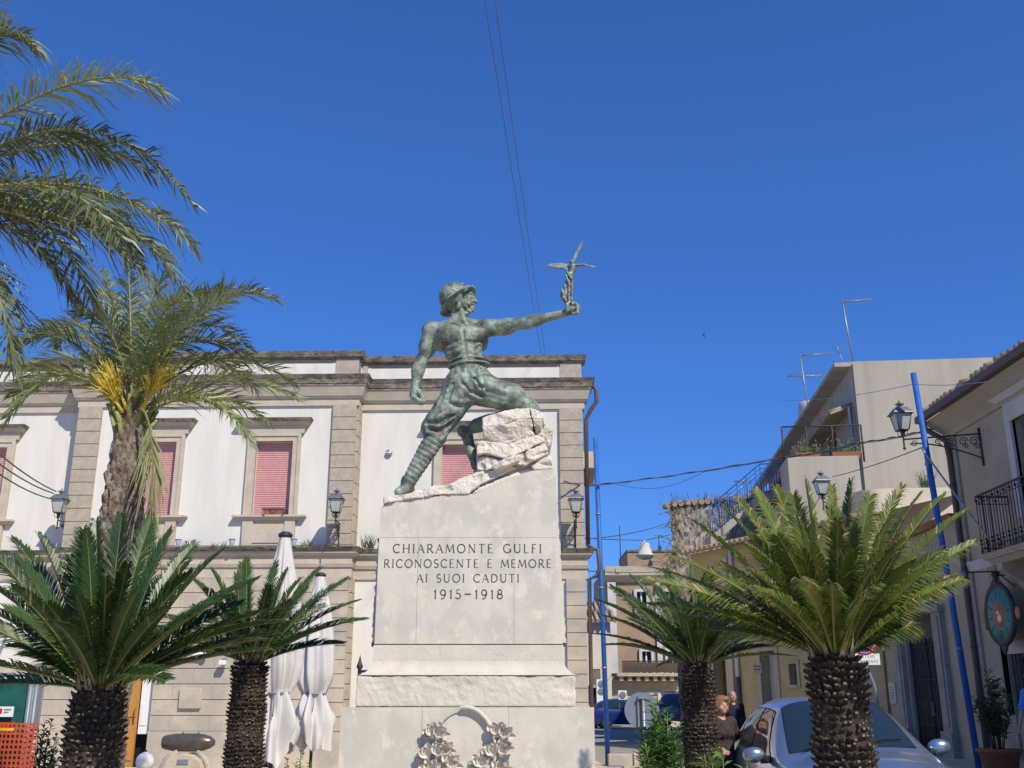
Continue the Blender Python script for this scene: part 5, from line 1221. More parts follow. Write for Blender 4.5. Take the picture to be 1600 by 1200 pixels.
# ---- ochre house going back ---------------------------------------------------------------------
FY = Frame((9.45, 27.0, 0), math.degrees(math.atan2(-6, 2.9)))
oh = thing("ochre_house", "shaded ochre plastered house with a dark doorway behind the two women's street", "house", FY.O, FY.yaw); oh["label"] = "shaded ochre plastered house with dark doorways behind the silver car"
ytop = FY.z(1100, 862, 0); yx0 = FY.x(1085, 1000, 0)
dA = (FY.x(1190, 1060, 0), FY.x(1213, 1060, 0), 0, FY.z(1200, 1017, 0)); dB = (FY.x(1117, 1060, 0), FY.x(1136, 1060, 0), 0, FY.z(1126, 1028, 0)); nA = (FY.x(1234, 1050, 0), FY.x(1246, 1050, 0), FY.z(1240, 1070, 0), FY.z(1240, 1037, 0))
m = MB(); wallgrid(m, yx0, 0, 0, ytop, 0, [dA, dB, nA], .4); m.add([(yx0, 7, 0), (yx0, 0, 0), (yx0, 0, ytop), (yx0, 7, ytop)], [(0, 1, 2, 3)]); m.build("wall", ochre, oh, local=True)
m = MB(); m.add([(yx0 - .2, -.3, ytop), (.0, -.3, ytop), (0, 5, ytop + 1.3), (yx0 - .2, 5, ytop + 1.3)], [(0, 1, 2, 3)]); q = yx0
while q < -.1: m.tube([(q, -.36, ytop + .03), (q, .4, ytop + .22)], .09, 6); q += .26
m.build("roof", tiles, oh, local=True)
for d_, sur in ((dA, greywhite), (dB, greypaint)):
    m = MB(); f = .16; m.box(d_[0] - f, d_[0], -.03, .03, 0, d_[3] + f); m.box(d_[1], d_[1] + f, -.03, .03, 0, d_[3] + f); m.box(d_[0], d_[1], -.03, .03, d_[3], d_[3] + f); dd = m.build("door", tufa, oh, local=True)
    m = MB(); m.box(d_[0], d_[1], .36, .39, 0, d_[3]); m.build("door_panel", darkvoid, dd, local=True)
    m = MB(); m.box(d_[0] + .02, d_[0] + .55, .30, .34, .05, d_[3] - .05); m.build("door_leaf", greywhite if sur is greywhite else brownwood, dd, local=True)
m = MB(); m.box(nA[0] - .1, nA[0], -.03, .02, nA[2] - .1, nA[3] + .1); m.box(nA[1], nA[1] + .1, -.03, .02, nA[2] - .1, nA[3] + .1); m.box(nA[0], nA[1], -.03, .02, nA[3], nA[3] + .1); m.box(nA[0], nA[1], -.05, .02, nA[2] - .1, nA[2]); nw = m.build("window", ochre, oh, local=True)
m = MB(); m.box(nA[0], nA[1], .2, .23, nA[2], nA[3]); m.build("shutter", greypaint, nw, local=True)
xx = FY.x(1152, 1030, -.05); m = MB(); m.tube([(xx, -.07, ytop - .1), (xx, -.07, 2.2)], .06, 8); m.tube([(xx, -.07, 2.2), (xx, -.07, .1)], .07, 8, 1); m.build("downpipe", [whitepaint, brownpipe], oh, local=True)
xx = FY.x(1162, 1030, 0); m = MB(); m.box(FY.x(1138, 1050, 0), FY.x(1148, 1050, 0), -.08, .03, 0, ytop - .3); m.build("pilaster", trim, oh, local=True)
t = thing("street_plaque", "small grey stone street plaque on the ochre wall beside the doorway", "plaque", FY.M @ Vector((FY.x(1185, 1044, 0), -.0, FY.z(1185, 1044, 0))), FY.yaw)
m = MB(); m.box(-.2, .2, -.03, .01, -.14, .14); m.build("slab", greypaint, t, local=True)
m = MB(); m.box(-.15, .15, -.034, -.031, .04, .07); m.box(-.13, .13, -.034, -.031, -.05, -.02); m.build("worn_text", navy, t, local=True)
# ---- grey block with terrace ---------------------------------------------------------------------
c0 = P(1330, 565, 32.0); FG = Frame((c0.x, 32.0, 0), -5.5)
gb = thing("grey_building", "tall plain grey rendered building with tiled side eave and roof terrace", "building", FG.O, FG.yaw)
H = c0.z
m = MB(); m.box(0, 15, 0, 19, 0, H); m.build("wall", greyplaster, gb, local=True)
m = MB(); m.box(-.55, .0, -.0, 22.2, H - .16, H - .02); m.build("eave", greyplaster, gb, local=True)
m = MB(); zt_ = H - 1.35; m.add([(-.75, .4, zt_ - .25), (0, .4, zt_), (0, 20, zt_), (-.75, 20, zt_ - .25)], [(0, 1, 2, 3)]); m.add([(-.75, .4, zt_ - .32), (0, .4, zt_ - .07), (0, 20, zt_ - .07), (-.75, 20, zt_ - .32)], [(3, 2, 1, 0)]); m.add([(-.75, .4, zt_ - .32), (0, .4, zt_ - .07), (0, .4, zt_), (-.75, .4, zt_ - .25)], [(0, 1, 2, 3)])
for i in range(80): m.tube([(-.8, .5 + i * .245, zt_ - .25), (0, .5 + i * .245, zt_ + .02)], .08, 6)
m.build("tile_eave", tiles, gb, local=True)
m = MB(); m.tube([(-.14, .25, H - 1.5), (-.14, .25, 8.6)], .075, 8); m.build("downpipe", galv, gb, local=True)
m = MB(); m.box(-.02, .001, 3.2, 4.4, 8.6, 10.6); m.build("side_door", glass, gb, local=True)
m = MB(); m.box(-.001, .03, -.03, 0.0, 0, H - .1); m.build("corner_conduit", iron, gb, local=True)
FT = Frame((P(1230, 715, 30.5).x, 30.5, 0), -5.5)
tb_ = thing("terrace_block", "grey rendered terrace block with a flat parapet in front of the grey building", "terrace", FT.O, FT.yaw)
TH = P(1230, 714, 30.5).z; tw = P(1342, 714, 30.3).x - FT.O.x
m = MB(); m.box(0, tw, 0, 1.42, 0, TH); m.build("wall", greyplaster, tb_, local=True, bevel=.02)
m = MB(); m.box(.001, tw - .4, 1.43, 9, 0, TH - 1.0); m.build("side_wall", greyplaster, tb_, local=True)
t = thing("mesh_fence", "dark chain link screen standing on the terrace parapet", "fence", FT.M @ Vector((0, .9, TH)), FT.yaw)
m = MB(); fh = P(1236, 666, 31.3).z - TH
for x in (.06, .8, 1.6, 2.5): m.tube([(x, 0, 0), (x, 0, fh)], .03, 5)
m.tube([(.06, 0, fh), (2.5, 0, fh)], .025, 5); m.build("post_frame", iron, t, local=True)
m = MB()
for i in range(-12, 22):
    for sgn in (1, -1):
        x = .06 + i * .13; a = Vector((x, .0, 0)); b = Vector((x + fh * .8, 0, fh)) 
        if sgn < 0: a, b = Vector((x, 0, fh)), Vector((x + fh * .8, 0, 0))
        t0 = max(0, (.06 - a.x) / (b.x - a.x)); t1 = min(1, (2.5 - a.x) / (b.x - a.x))
        if t1 > t0: m.tube([a.lerp(b, t0), a.lerp(b, t1)], .006, 3, 0, False)
m.build("wire_mesh", iron, t, local=True)
for k, (dx_, w_, lab) in enumerate(((.35, .7, "terracotta trough on the terrace parapet, left one of two"), (1.45, .8, "terracotta trough on the terrace parapet, right one of two"))):
    t = thing("plant_trough", lab, "planter", FT.M @ Vector((dx_, .35, TH)), FT.yaw, "terracotta troughs on the terrace parapet"); m = MB(); m.frust(0, w_, 0, 0, .2, 0, .03, .25); m.build("trough", terracotta, t, local=True)
    m = MB(); r = random.Random(k)
    for i in range(60): a = Vector((r.uniform(0, w_), r.uniform(.03, .2), .2)); e = a + Vector((r.uniform(-.2, .2), r.uniform(-.1, .1), r.uniform(.05, .25) if i < 48 else r.uniform(.2, .45))); s_ = Vector((.025, .01, 0)); m.add([a - s_ * .4, a + s_ * .4, e], [(0, 1, 2)]); m.add([e - s_, e + Vector((0, 0, .05)), e + s_, e - Vector((0, 0, .05))], [(0, 1, 2, 3)])
    m.build("plant", shrubdark, t, local=True)
t = thing("cream_parapet_house", "low cream lit house with a rounded parapet corner behind the blue pole", "house", (P(1342, 765, 29).x, 29.0, 0), R(-5.5))
m = MB(); hz_ = P(1400, 764, 29).z; pl = [(0.6 - .6 * math.cos(R(a)), .6 - .6 * math.sin(R(a))) for a in range(0, 91, 10)] + [(6, 0), (6, 2.2), (0, 2.2)]
m.prism(pl, 0, hz_, lambda u, v, w_: (u, v, w_)); m.build("wall", creamplaster, t, local=True)
m = MB(); r = random.Random(8)
tuft(P(1447, 764, 29.3), 50, .75, "dark weed bush growing on the cream parapet behind the blue pole")
# ---- antennas, tank ------------------------------------------------------------------------------
def antenna(lab, Y, foot, head, booms, n=9, r0=.03):
    a = P(*foot, Y); b = P(*head, Y); t = thing("tv_antenna", lab, "antenna", a, 0, "rooftop television antennas")
    m = MB(); m.tube([a, b], r0, 6); m.build("mast", galv, t)
    for (p0, p1, el, w_) in booms:
        m = MB(); p, q_ = P(*p0, Y), P(*p1, Y); m.tube([p, q_], .028, 5)
        for i in range(el):
            c = p.lerp(q_, (i + .5) / el); l = w_ * (1 - .4 * i / el); m.tube([c + Vector((0, -l, 0)), c + Vector((0, l, 0))], .012, 4)
        m.build("boom", galv, t)
    return t
antenna("tall television antenna with a single boom on the corner of the grey building", 32.6, (1333, 566), (1316, 471), [((1314, 472), (1361, 468), 16, .12)])
antenna("television antenna with two booms beside the round water tank", 40, (1266, 660), (1250, 554), [((1250, 556), (1297, 552), 10, .25), ((1229, 588), (1300, 586), 7, .6)])
antenna("thin short antenna mast behind the tall single-boom antenna", 34, (1324, 580), (1309, 546), [((1306, 541), (1312, 552), 3, .1)], r0=.015)
antenna("low white comb antenna seen through the blue stair railing", 50, (1160, 800), (1157, 748), [((1147, 752), (1174, 751), 6, .3), ((1157, 756), (1174, 755), 5, .3)])
q = P(1268, 645, 42); t = thing("water_tank", "round pale water tank on the grey building's roof edge", "water tank", (q.x, 42, q.z - 1.0))
m = MB(); m.lathe([(.52, 0), (.54, .3), (.54, 1.2), (.5, 1.42), (.46, 1.45)], c=q - Vector((0, 0, 1.0)), n=24); m.build("tank", greywhite, t)
# ---- rubble stone wall building -------------------------------------------------------------------
q0 = P(1047, 790, 44); q1 = P(1215, 780, 44)
rw = thing("stone_ruin", "old rubble stone house with dry weeds along its broken top", "stone house", (q0.x, 44, 0))
s = None
m = MB(); r = random.Random(6); nx, nz = 60, 50; W_ = q1.x - q0.x; Hh = q0.z
g_ = [[Vector((q0.x + W_ * i / nx, 44 + r.uniform(-.06, .06), Hh * j / nz + (.0 if j < nz else r.uniform(-.12, .06) + .5 * i / nx))) for i in range(nx + 1)] for j in range(nz + 1)]
vs_ = [v for row in g_ for v in row]; m.add(vs_, [(j * (nx + 1) + i, j * (nx + 1) + i + 1, (j + 1) * (nx + 1) + i + 1, (j + 1) * (nx + 1) + i) for j in range(nz) for i in range(nx)])
m.add([(q0.x * 1.07, 47, 0), (q0.x, 44, 0), (q0.x, 44, Hh), (q0.x * 1.07, 47, Hh)], [(0, 1, 2, 3)]); m.add([(q0.x, 44, Hh - .05), (q1.x, 44, Hh + .4), (q1.x * 1.07, 47, Hh + .4), (q0.x * 1.07, 47, Hh)], [(0, 1, 2, 3)]); m.build("wall", rubble, rw)
m = MB(); x = q0.x - .1
while x < q1.x: m.tube([(x, 43.85, Hh + .5 * (x - q0.x) / W_ + r.uniform(-.02, .05)), (x, 44.8, Hh + .5 * (x - q0.x) / W_ + .1)], .13, 6, 0); x += r.uniform(.24, .34)
m.build("tile_coping", tiles, rw)
m = MB()
for k in range(10):
    b = Vector((q0.x - .05 + r.uniform(-.1, .3), 43.8, Hh - r.uniform(0, 2.8)))
    for j in range(7): e = b + Vector((r.uniform(-.9, .2), r.uniform(-.2, .2), r.uniform(-.5, .6))); m.tube([b, b.lerp(e, .5) + Vector((0, 0, .1)), e], .014, 3, 0, False)
for k in range(46):
    b = Vector((q0.x + r.uniform(0, W_ * .6), 43.9, Hh + r.uniform(-1.2, .1) if k > 30 else Hh + .1)); 
    for j in range(3): e = b + Vector((r.uniform(-.3, .3), r.uniform(-.2, .0), r.uniform(-.2, .5))); m.tube([b, e], .012, 3, 0, False)
m.build("dry_weeds", dryweed, rw)
# ---- blue stair railing -----------------------------------------------------------------------------
YR = 38.0
sr = thing("stair_railing", "blue iron railing climbing the outside stair of the grey building", "railing", P(1190, 800, YR))
m = MB(); A = [P(1108, 792, YR), P(1187, 725, YR), P(1224, 724, YR - .5)]; low = Vector((0, 0, -1.05))
for k in (0, .28, .56): m.tube([p + Vector((0, 0, -k * .62)) for p in A], .028 if k == 0 else .016, 5, smooth=False)
m.tube([p + low for p in A], .022, 5, smooth=False)
m.build("rails", bluepaint, sr)
m = MB()
for a, b, n in ((A[0], A[1], 22), (A[1], A[2], 9)):
    for i in range(n + 1): p = a.lerp(b, i / n); m.tube([p + Vector((0, 0, 0 if i % 4 == 0 else -.35)), p + low], .015 if i % 4 else .024, 4)
m.build("balusters", bluepaint, sr)
ss = thing("outside_stair", "grey concrete outside stair rising to the grey building's terrace", "stair", (A[0].x, YR, 0))
m = MB(); n = 14; a, b = A[0] + low, A[1] + low
pl = []
for i in range(n): pl += [(a.x + (b.x - a.x) * i / n, a.z + (b.z - a.z) * i / n - .1), (a.x + (b.x - a.x) * i / n, a.z + (b.z - a.z) * (i + 1) / n - .1)]
pl += [(b.x, b.z - .1), (A[2].x + .6, b.z - .1), (A[2].x + .6, b.z - .4), (b.x, b.z - .4), (a.x, a.z - .4)]
m.prism(pl, YR + .02, YR + 1.3, lambda u, v, w_: (u, w_, v)); m.box(a.x + .1, a.x + .4, YR + .3, YR + 1.1, 0, a.z - .35); m.box(b.x + .2, b.x + .5, YR + .3, YR + 1.1, 0, b.z - .42); m.build("flight", greyplaster, ss)
# ---- far street end -----------------------------------------------------------------------------------
YF = 75.0
fb = thing("corner_palazzo", "far brown and beige palazzo with a long balcony closing the street", "palazzo", (P(950, 1120, YF).x, YF, 0))
fx0, fx1 = P(950, 1000, YF).x, P(1150, 1000, YF).x; fz = lambda y: P(1010, y, YF).z
wn = [(P(a, 1000, YF).x, P(b, 1000, YF).x, fz(c), fz(d)) for a, b, c, d in ((997, 1012, 960, 925), (1002, 1016, 1052, 1018), (1042, 1056, 960, 925), (1042, 1056, 1052, 1018), (1010, 1024, 1128, 1085))]
m = MB(); wallgrid(m, fx0, fx1, 0, fz(907), YF, wn, .3); m.add([(fx0, YF + 12, 0), (fx0, YF, 0), (fx0, YF, fz(885)), (fx0, YF + 12, fz(885))], [(0, 1, 2, 3)]); m.build("wall", brownpl, fb)
m = MB(); m.box(fx0 - .1, fx1, YF - .15, YF + .4, fz(900), fz(885)); m.frust(fx0, fx1, YF, fz(910), fz(900), .1, .6, YF + .3, 0, 1, 0); m.box(P(962, 900, YF).x, P(968, 900, YF).x, YF - .22, YF - .14, fz(896), fz(888)); m.build("cornice", tufa, fb)
m = MB()
for a, b in ((951, 964), (1026, 1034), (1064, 1072)): m.box(P(a, 1000, YF).x, P(b, 1000, YF).x, YF - .2, YF + .05, fz(1052), fz(910))
m.build("pilaster", greywhite, fb)
m = MB(); m.box(fx0 - .02, fx1, YF - .12, YF - .01, 0, fz(1062)); 
for k in range(8): m.box(fx0 - .03, fx1, YF - .15, YF - .02, fz(1062) - .2 - k * .42, fz(1062) - .17 - k * .42)
m.build("ground_storey", beige, fb)
for (a, b, c, d) in wn:
    m = MB(); f = .2; m.box(a - f, a, YF - .22, YF + .1, c, d + f); m.box(b, b + f, YF - .22, YF + .1, c, d + f); m.box(a, b, YF - .22, YF + .1, d, d + f); w_ = m.build("window", greywhite, fb)
    m = MB(); m.box(a, b, YF + .1, YF + .14, c, d); m.build("pane", glass, w_)
    m = MB(); m.box((a + b) / 2 - .05, (a + b) / 2 + .05, YF + .04, YF + .09, c, d); m.build("window_frame", whitepaint, w_)
m = MB(); m.box(P(962, 1050, YF).x, P(1062, 1050, YF).x, YF - 1.2, YF, fz(1057), fz(1052)); bl = m.build("balcony", tufa, fb)
for k in range(8):
    m = MB(); xx = P(966 + 13 * k, 1050, YF).x; m.box(xx, xx + .25, YF - 1.0, YF, fz(1064), fz(1057)); m.build("corbel", tufa, bl)
m = MB(); a, b = P(970, 1050, YF).x, P(1060, 1050, YF).x
for i in range(42): x = a + (b - a) * i / 41; m.tube([(x, YF - 1.1, fz(1052)), (x, YF - 1.1, fz(1034))], .02, 4)
m.tube([(a, YF - 1.1, fz(1034)), (b, YF - 1.1, fz(1034))], .035, 4); m.box(a + .05, b - .05, YF - 1.04, YF - 1.02, fz(1051), fz(1036), 1); m.build("railing", [iron, brownpl], bl)
at = thing("attic_block", "brown rendered attic block behind the parapet of the far palazzo", "attic", (P(980, 860, 80).x, 80, 0)); m = MB(); m.box(P(980, 860, 80).x, P(1120, 860, 80).x, 80, 86, 8, P(1000, 862, 80).z); m.box(P(979, 860, 80).x, P(1121, 860, 80).x, 79.9, 86.1, P(1000, 862, 80).z, P(1000, 859, 80).z, 1); m.build("wall", [brownpl, lichen], at)
for px, y0, y1, lab in ((970, 882, 822, "bare antenna mast on the left of the far palazzo roof"), (1031, 862, 838, "short mast on the brown attic block")):
    t = thing("roof_mast", lab, "mast", P(px, y0, 79)); m = MB(); m.tube([P(px, y0 + 2, 79), P(px - 2, y1, 79)], .04, 5); m.box(P(px, y0, 79).x - .12, P(px, y0, 79).x + .12, 78.9, 79.1, P(px, y0 + 2, 79).z, P(px, y0 - 9, 79).z); m.build("pole", iron, t)
lh = thing("cream_house", "low cream house with clay tile eaves behind the blue pole", "house", (P(915, 1100, 60).x, 60, 0)); hx0, hx1 = P(890, 1000, 60).x, P(954, 1000, 60).x; z8 = P(930, 972, 60).z
m = MB(); m.box(hx0, hx1, 60, 70, 0, z8); m.build("wall", creamplaster, lh)
m = MB()
for z_, yy in ((z8, 59.6), (P(930, 956, 64).z, 63.6)):
    m = MB()
    m.add([(hx0, yy, z_), (hx1 + .3, yy, z_), (hx1 + .3, yy + 2.5, z_ + .7), (hx0, yy + 2.5, z_ + .7)], [(0, 1, 2, 3)]); x = hx0
    while x < hx1 + .3: m.tube([(x, yy - .1, z_ + .04), (x, yy + 2.5, z_ + .74)], .13, 5); x += .32
    m.build("roof", tiles, lh)
m = MB(); x0, x1 = P(922, 1050, 59).x, P(938, 1050, 59).x; m.box(x0, x1, 59.2, 60, P(930, 1070, 59).z - .15, P(930, 1070, 59).z)
bl = m.build("balcony", tufa, lh); m = MB()
for i in range(12): x = x0 + (x1 - x0) * i / 11; m.tube([(x, 59.25, P(930, 1070, 59).z), (x, 59.25, P(930, 1046, 59).z)], .02, 4)
m.tube([(x0, 59.25, P(930, 1046, 59).z), (x1, 59.25, P(930, 1046, 59).z)], .03, 4); m.build("railing", iron, bl)
m = MB(); m.box(P(926, 1100, 60).x, P(933, 1100, 60).x, 59.9, 59.98, 0, P(926, 1075, 60).z); m.build("door", darkvoid, lh)
for px, py, lab in ((939, 1080, "twin-fan white air conditioner box on the cream house beside the blue pole"), (972, 1086, "single white air conditioner box under the far balcony")):
    t = thing("air_conditioner", lab, "air conditioner", P(px, py, 58)); q = P(px, py, 58); w_, h_ = (.25, .62) if px < 950 else (.22, .24)
    m = MB(); m.box(q.x - w_, q.x + w_, 57.7, 58.2, q.z - h_, q.z + h_); m.build("casing", whitepaint, t)
    for k in ((-.02, .38) if px < 950 else (0,)): m = MB(); m.lathe([(.0, -.02), (.16, -.02), (.18, .02), (0, .03)], c=(q.x, 57.69, q.z + k), n=18, M=Matrix.Rotation(R(90), 4, 'X'), smooth=False); m.build("fan_grille", greypaint, t)
# ================================================================ poles, signs, cables, parasols
for lab, b, tp, r_ in (("slim blue painted pole standing by the corner of the white palazzo", P(950, 1197, 27), (930, 684), .064), ("slim blue painted pole in front of the beige street house's downpipe", Vector((8.6, 20.1, .36)), (1427, 583), .06)):
    t = thing("blue_pole", lab, "pole", b, 0, "blue poles along the street"); q = P(*tp, b.y); m = MB(); m.tube([b, Vector((b.x + (q.x - b.x) * .5 + .012, b.y, (b.z + q.z) / 2)), Vector((q.x, b.y, q.z))], r_, 10); m.build("shaft", bluepaint, t)
    m = MB()
    for k in (.28, .52, .75): c = b.lerp(Vector((q.x, b.y, q.z)), k); m.tube([c - UP * .02, c + UP * .02], r_ + .012, 10)
    m.build("clamp", galv, t)
def cable(lab, pts, r_, mt=cablegrey, sag=0, group=None, twist=False, n=24):
    t = thing("cable", lab, "cable", pts[0], 0, group); m = MB(); P_ = []
    for a, b in zip(pts, pts[1:]):
        for i in range(n): k = i / n; P_.append(a.lerp(b, k) - UP * (sag * 4 * k * (1 - k)))
    P_.append(pts[-1]); m.tube(P_, r_, 5)
    if twist:
        m.tube([p + Vector((0, r_ * 1.9 * math.cos(i * 1.1), r_ * 1.9 * math.sin(i * 1.1))) for i, p in enumerate(P_)], r_ * .8, 5)
        m.tube([p - UP * (r_ * 2 + (.25 * math.sin(math.pi * (i - 26) / 12) if 26 < i < 38 else 0)) for i, p in enumerate(P_)], r_ * .5, 4)
    m.build("wire", mt, t)
cable("thick twisted cable bundle spanning the street from the palazzo corner to the beige house", [P(880, 752, 26), P(938, 757, 26.9), P(1225, 714, 25), P(1340, 692, 23.5), P(1478, 664, 21.6)], .013, twist=True, sag=.05)
cable("thin overhead wire rising over the soldier, left of a pair", [P(757, 0, 13), P(846, 558, 27)], .0055, group="pair of thin overhead wires above the soldier")
cable("thin overhead wire rising over the soldier, right of a pair", [P(773, 0, 13), P(852, 556, 27)], .0055, group="pair of thin overhead wires above the soldier")
for k, (a, b, lab) in enumerate((((-5, 706), (88, 768), "upper cable running from the left edge to the wall lantern"), ((-5, 722), (84, 771), "middle cable running from the left edge to the wall lantern"), ((-5, 738), (78, 779), "lower cable running from the left edge to the wall lantern"))):
    cable(lab, [P(*a, 18), P(*b, 25.3)], .016, sag=.06, group="cables tied to the left wall lantern")
cable("upper far street wire between the palazzo corner and the rubble stone house", [P(905, 843, 27), P(1046, 816, 44)], .016, sag=.12)
cable("far street wire carrying the white hanging lamp", [P(905, 840, 27), P(1006, 844, 40), P(1048, 835, 44)], .015, sag=.02)
cable("lower far street wire in front of the far palazzo", [P(915, 892, 27), P(1060, 890, 60)], .014, sag=.1)
cable("thin wire crossing the grey building behind the blue pole top", [P(1220, 626, 30), P(1428, 600, 20.1), P(1640, 577, 13)], .007, sag=.1, mt=galv)
cable("grey cable sloping from the blue pole down to the iron balcony", [P(1440, 700, 20), P(1545, 842, 19)], .02, sag=.02, mt=galv)
cable("pair of wires from the lantern bracket back to the terrace block", [P(1446, 697, 20.5), P(1300, 745, 30)], .012, sag=.05)
cable("cables lying along the palazzo ledge", [FP.M @ Vector((xcl + .3, CF - .29, zlc + .03)), FP.M @ Vector((-11, CF - .30, zlc + .02)), FP.M @ Vector((xcr + .1, CF - .29, zlc + .03))], .013, sag=.015)
# hanging street lamp
q = P(1007, 846, 40); t = thing("hanging_lamp", "white bell-shaped lamp hanging on a wire above the far street", "street lamp", q)
m = MB(); m.lathe([(.02, .05), (.05, -.04), (.18, -.07), (.20, -.24), (.24, -.28), (.28, -.46), (.35, -.53), (.35, -.57)], c=q, n=18); m.build("shade", greywhite, t)
m = MB(); m.lathe([(.33, -.57), (.28, -.65), (.15, -.70), (0, -.72)], c=q, n=18); m.build("diffuser", lampglass, t)
c = P(1285, 772, 27); wall_lamp("glass wall lantern rising behind the tall yellowish green cycad", c, (.6, .8, 0), .8, GL_, 1.0, .8)
# traffic signs
def disc(m, c, r_, th, mi=0, n=36): m.lathe([(0, -th), (r_, -th), (r_, th), (0, th)], c=c, n=n, M=Matrix.Rotation(R(90), 4, 'X'), mi=mi, smooth=False)
q = P(1003, 1110, 18.5); t = thing("traffic_sign", "round traffic sign seen from its grey back on a steel post", "traffic sign", (q.x, 18.5, 0)); q = Vector((q.x, 18.5, q.z))
m = MB(); disc(m, q, .30, .006); m.build("plate", greypaint, t)
m = MB(); m.tube([Vector((q.x + .02, 18.44, 0)), Vector((q.x + .02, 18.44, q.z + .22))], .03, 10); m.build("post", galv, t)
m = MB(); m.box(q.x - .07, q.x + .09, 18.40, 18.493, q.z + .19, q.z + .23); m.box(q.x - .05, q.x + .07, 18.40, 18.493, q.z - .3, q.z - .26); m.box(q.x - .08, q.x - .05, 18.45, 18.493, q.z - .26, q.z + .19); m.build("bracket", galv, t)
q = P(1349, 1003, 16.5); q = Vector((q.x, 16.5, q.z)); t = thing("no_parking_sign", "blue and red no parking sign with a white supplementary plate on a bent grey post", "traffic sign", (q.x + .25, 16.5, 0))
m = MB(); disc(m, q, .205, .006); sp = m.build("sign_plate", redpaint, t)
m = MB(); disc(m, q - Vector((0, .008, 0)), .165, .004); m.build("sign_face", signblue, sp)
m = MB(); Mx = Matrix.Rotation(R(45), 4, 'Y'); 
for a, b, z_ in ((-.167, .167, .026),): v = [Mx @ Vector((x, 0, z)) + q - Vector((0, .0145, 0)) for x, z in ((a, -z_), (b, -z_), (b, z_), (a, z_))]; m.add(v, [(0, 1, 2, 3)])
m.build("diagonal_bar", redpaint, sp)
m = MB()
rim = [q + Vector((.17 * math.cos(R(a)), -.0135, .17 * math.sin(R(a)))) for a in range(0, 361, 10)]; m.tube(rim, .0045, 4, smooth=False)
for s_ in (-1, 1):
    v = [Mx @ Vector((x, 0, z)) + q - Vector((0, .0142, 0)) for x, z in ((-.16, s_ * .034 - .006), (.16, s_ * .034 - .006), (.16, s_ * .034 + .006), (-.16, s_ * .034 + .006))]; m.add(v, [(0, 1, 2, 3)])
m.build("white_edge", whitepaint, sp)
zpl = P(1349, 1030, 16.5).z; m = MB(); m.box(q.x - .23, q.x + .23, 16.495, 16.505, zpl - .085, zpl + .085); pp_ = m.build("supplementary_plate", whitepaint, t)
m = MB(); fn2 = lambda u, v, w_: (u, 16.495 - w_, v)
lettering(m, "AMBO I LATI", q.x - .17, q.x + .15, zpl + .022, zpl + .062, fn2, .17, .002, False); lettering(m, "PERMANENTE", q.x - .20, q.x + .20, zpl - .055, zpl - .013, fn2, .17, .002, False); m.build("plate_text", inkstone, pp_)
m = MB(); a = P(1358, 1060, 16.53); m.tube([Vector((q.x, 16.53, q.z + .15)), Vector((q.x + .02, 16.53, zpl - .1)), P(1358, 1052, 16.53), P(1366, 1072, 16.53), P(1370, 1095, 16.53), Vector((P(1372, 1100, 16.53).x, 16.53, 0))], .028, 8); m.build("post", greypaint, t)
# closed parasols
def parasol(lab, px, ptop, Y, zt, seed, tie_y, bot_y, sc_):
    q = P(px, ptop, Y); t = thing("closed_parasol", lab, "parasol", (q.x, Y, 0), 0, "closed white market parasols"); r = random.Random(seed); zt = q.z
    m = MB(); m.tube([(q.x, Y, 0), (q.x, Y, zt - .05)], .028, 8); m.build("pole", navy, t)
    m = MB(); m.box(q.x - .3, q.x + .3, Y - .3, Y + .3, 0, .07); m.build("base", tufa, t, bevel=.02)
    m = MB(); m.lathe([(.085, -.02), (.10, .0), (.10, .03), (.06, .06), (0, .07)], c=(q.x, Y, zt), n=14); m.build("cap", navy, t)
    zi = P(px, tie_y, Y).z; zb_ = P(px, bot_y, Y).z; m = MB(); nU, nV = 96, 60; vs = []; ph = [r.uniform(0, 6.28) for _ in range(6)]
    for j in range(nV + 1):
        k = j / nV; z = zt - .01 - (zt - zb_) * k; kt = (zt - zi) / (zt - zb_)
        if k < kt: u = k / kt; base = .075 + .20 * math.sin(min(1, u * 1.25) * math.pi / 2) ** 1.1; base *= 1 - .42 * max(0, (u - .80) / .20) ** 2
        else: u = (k - kt) / (1 - kt); base = .16 + .13 * min(1, u * 1.8) - .03 * u
        base *= sc_
        for i in range(nU):
            a = 2 * math.pi * i / nU
            fold = .16 * math.sin(8 * a + ph[0] + .6 * math.sin(3 * z)) + .08 * math.sin(13 * a + ph[1] + 2 * z) + .06 * math.sin(5 * a + ph[2] + z * 3)
            if k > kt: fold = fold * 1.5 + .14 * math.sin(3 * a + ph[3] + 6 * z) + .08 * math.sin(7 * z * (1 + .3 * math.sin(a)) + ph[4])
            rr_ = base * (1 + fold * min(1, k * 5)); zz = z - (.14 * math.sin(2 * a + ph[5]) + .09 * math.sin(5 * a + ph[1])) * max(0, (k - kt) / (1 - kt)) ** 2
            vs.append((q.x + rr_ * math.cos(a), Y + rr_ * math.sin(a), zz))
    m.add(vs, [(j * nU + i, (j + 1) * nU + i, (j + 1) * nU + (i + 1) % nU, j * nU + (i + 1) % nU) for j in range(nV) for i in range(nU)], 0, True); m.build("canopy", white_cloth, t)
    m = MB(); m.lathe([(.155 * sc_, -.02), (.19 * sc_, -.01), (.19 * sc_, .01), (.155 * sc_, .02)], c=(q.x, Y, zi), n=20); m.tube([(q.x + .02, Y - .19 * sc_, zi), (q.x + .05, Y - .25 * sc_, zi - .12), (q.x + .04, Y - .26 * sc_, zi - .3)], .008, 4); m.build("tie", navy if False else greypaint, t)
parasol("large closed white parasol half hidden by the cycad, with a dark cap", 446, 838, 14.4, 3.8, 2, 1083, 1180, 1.0)
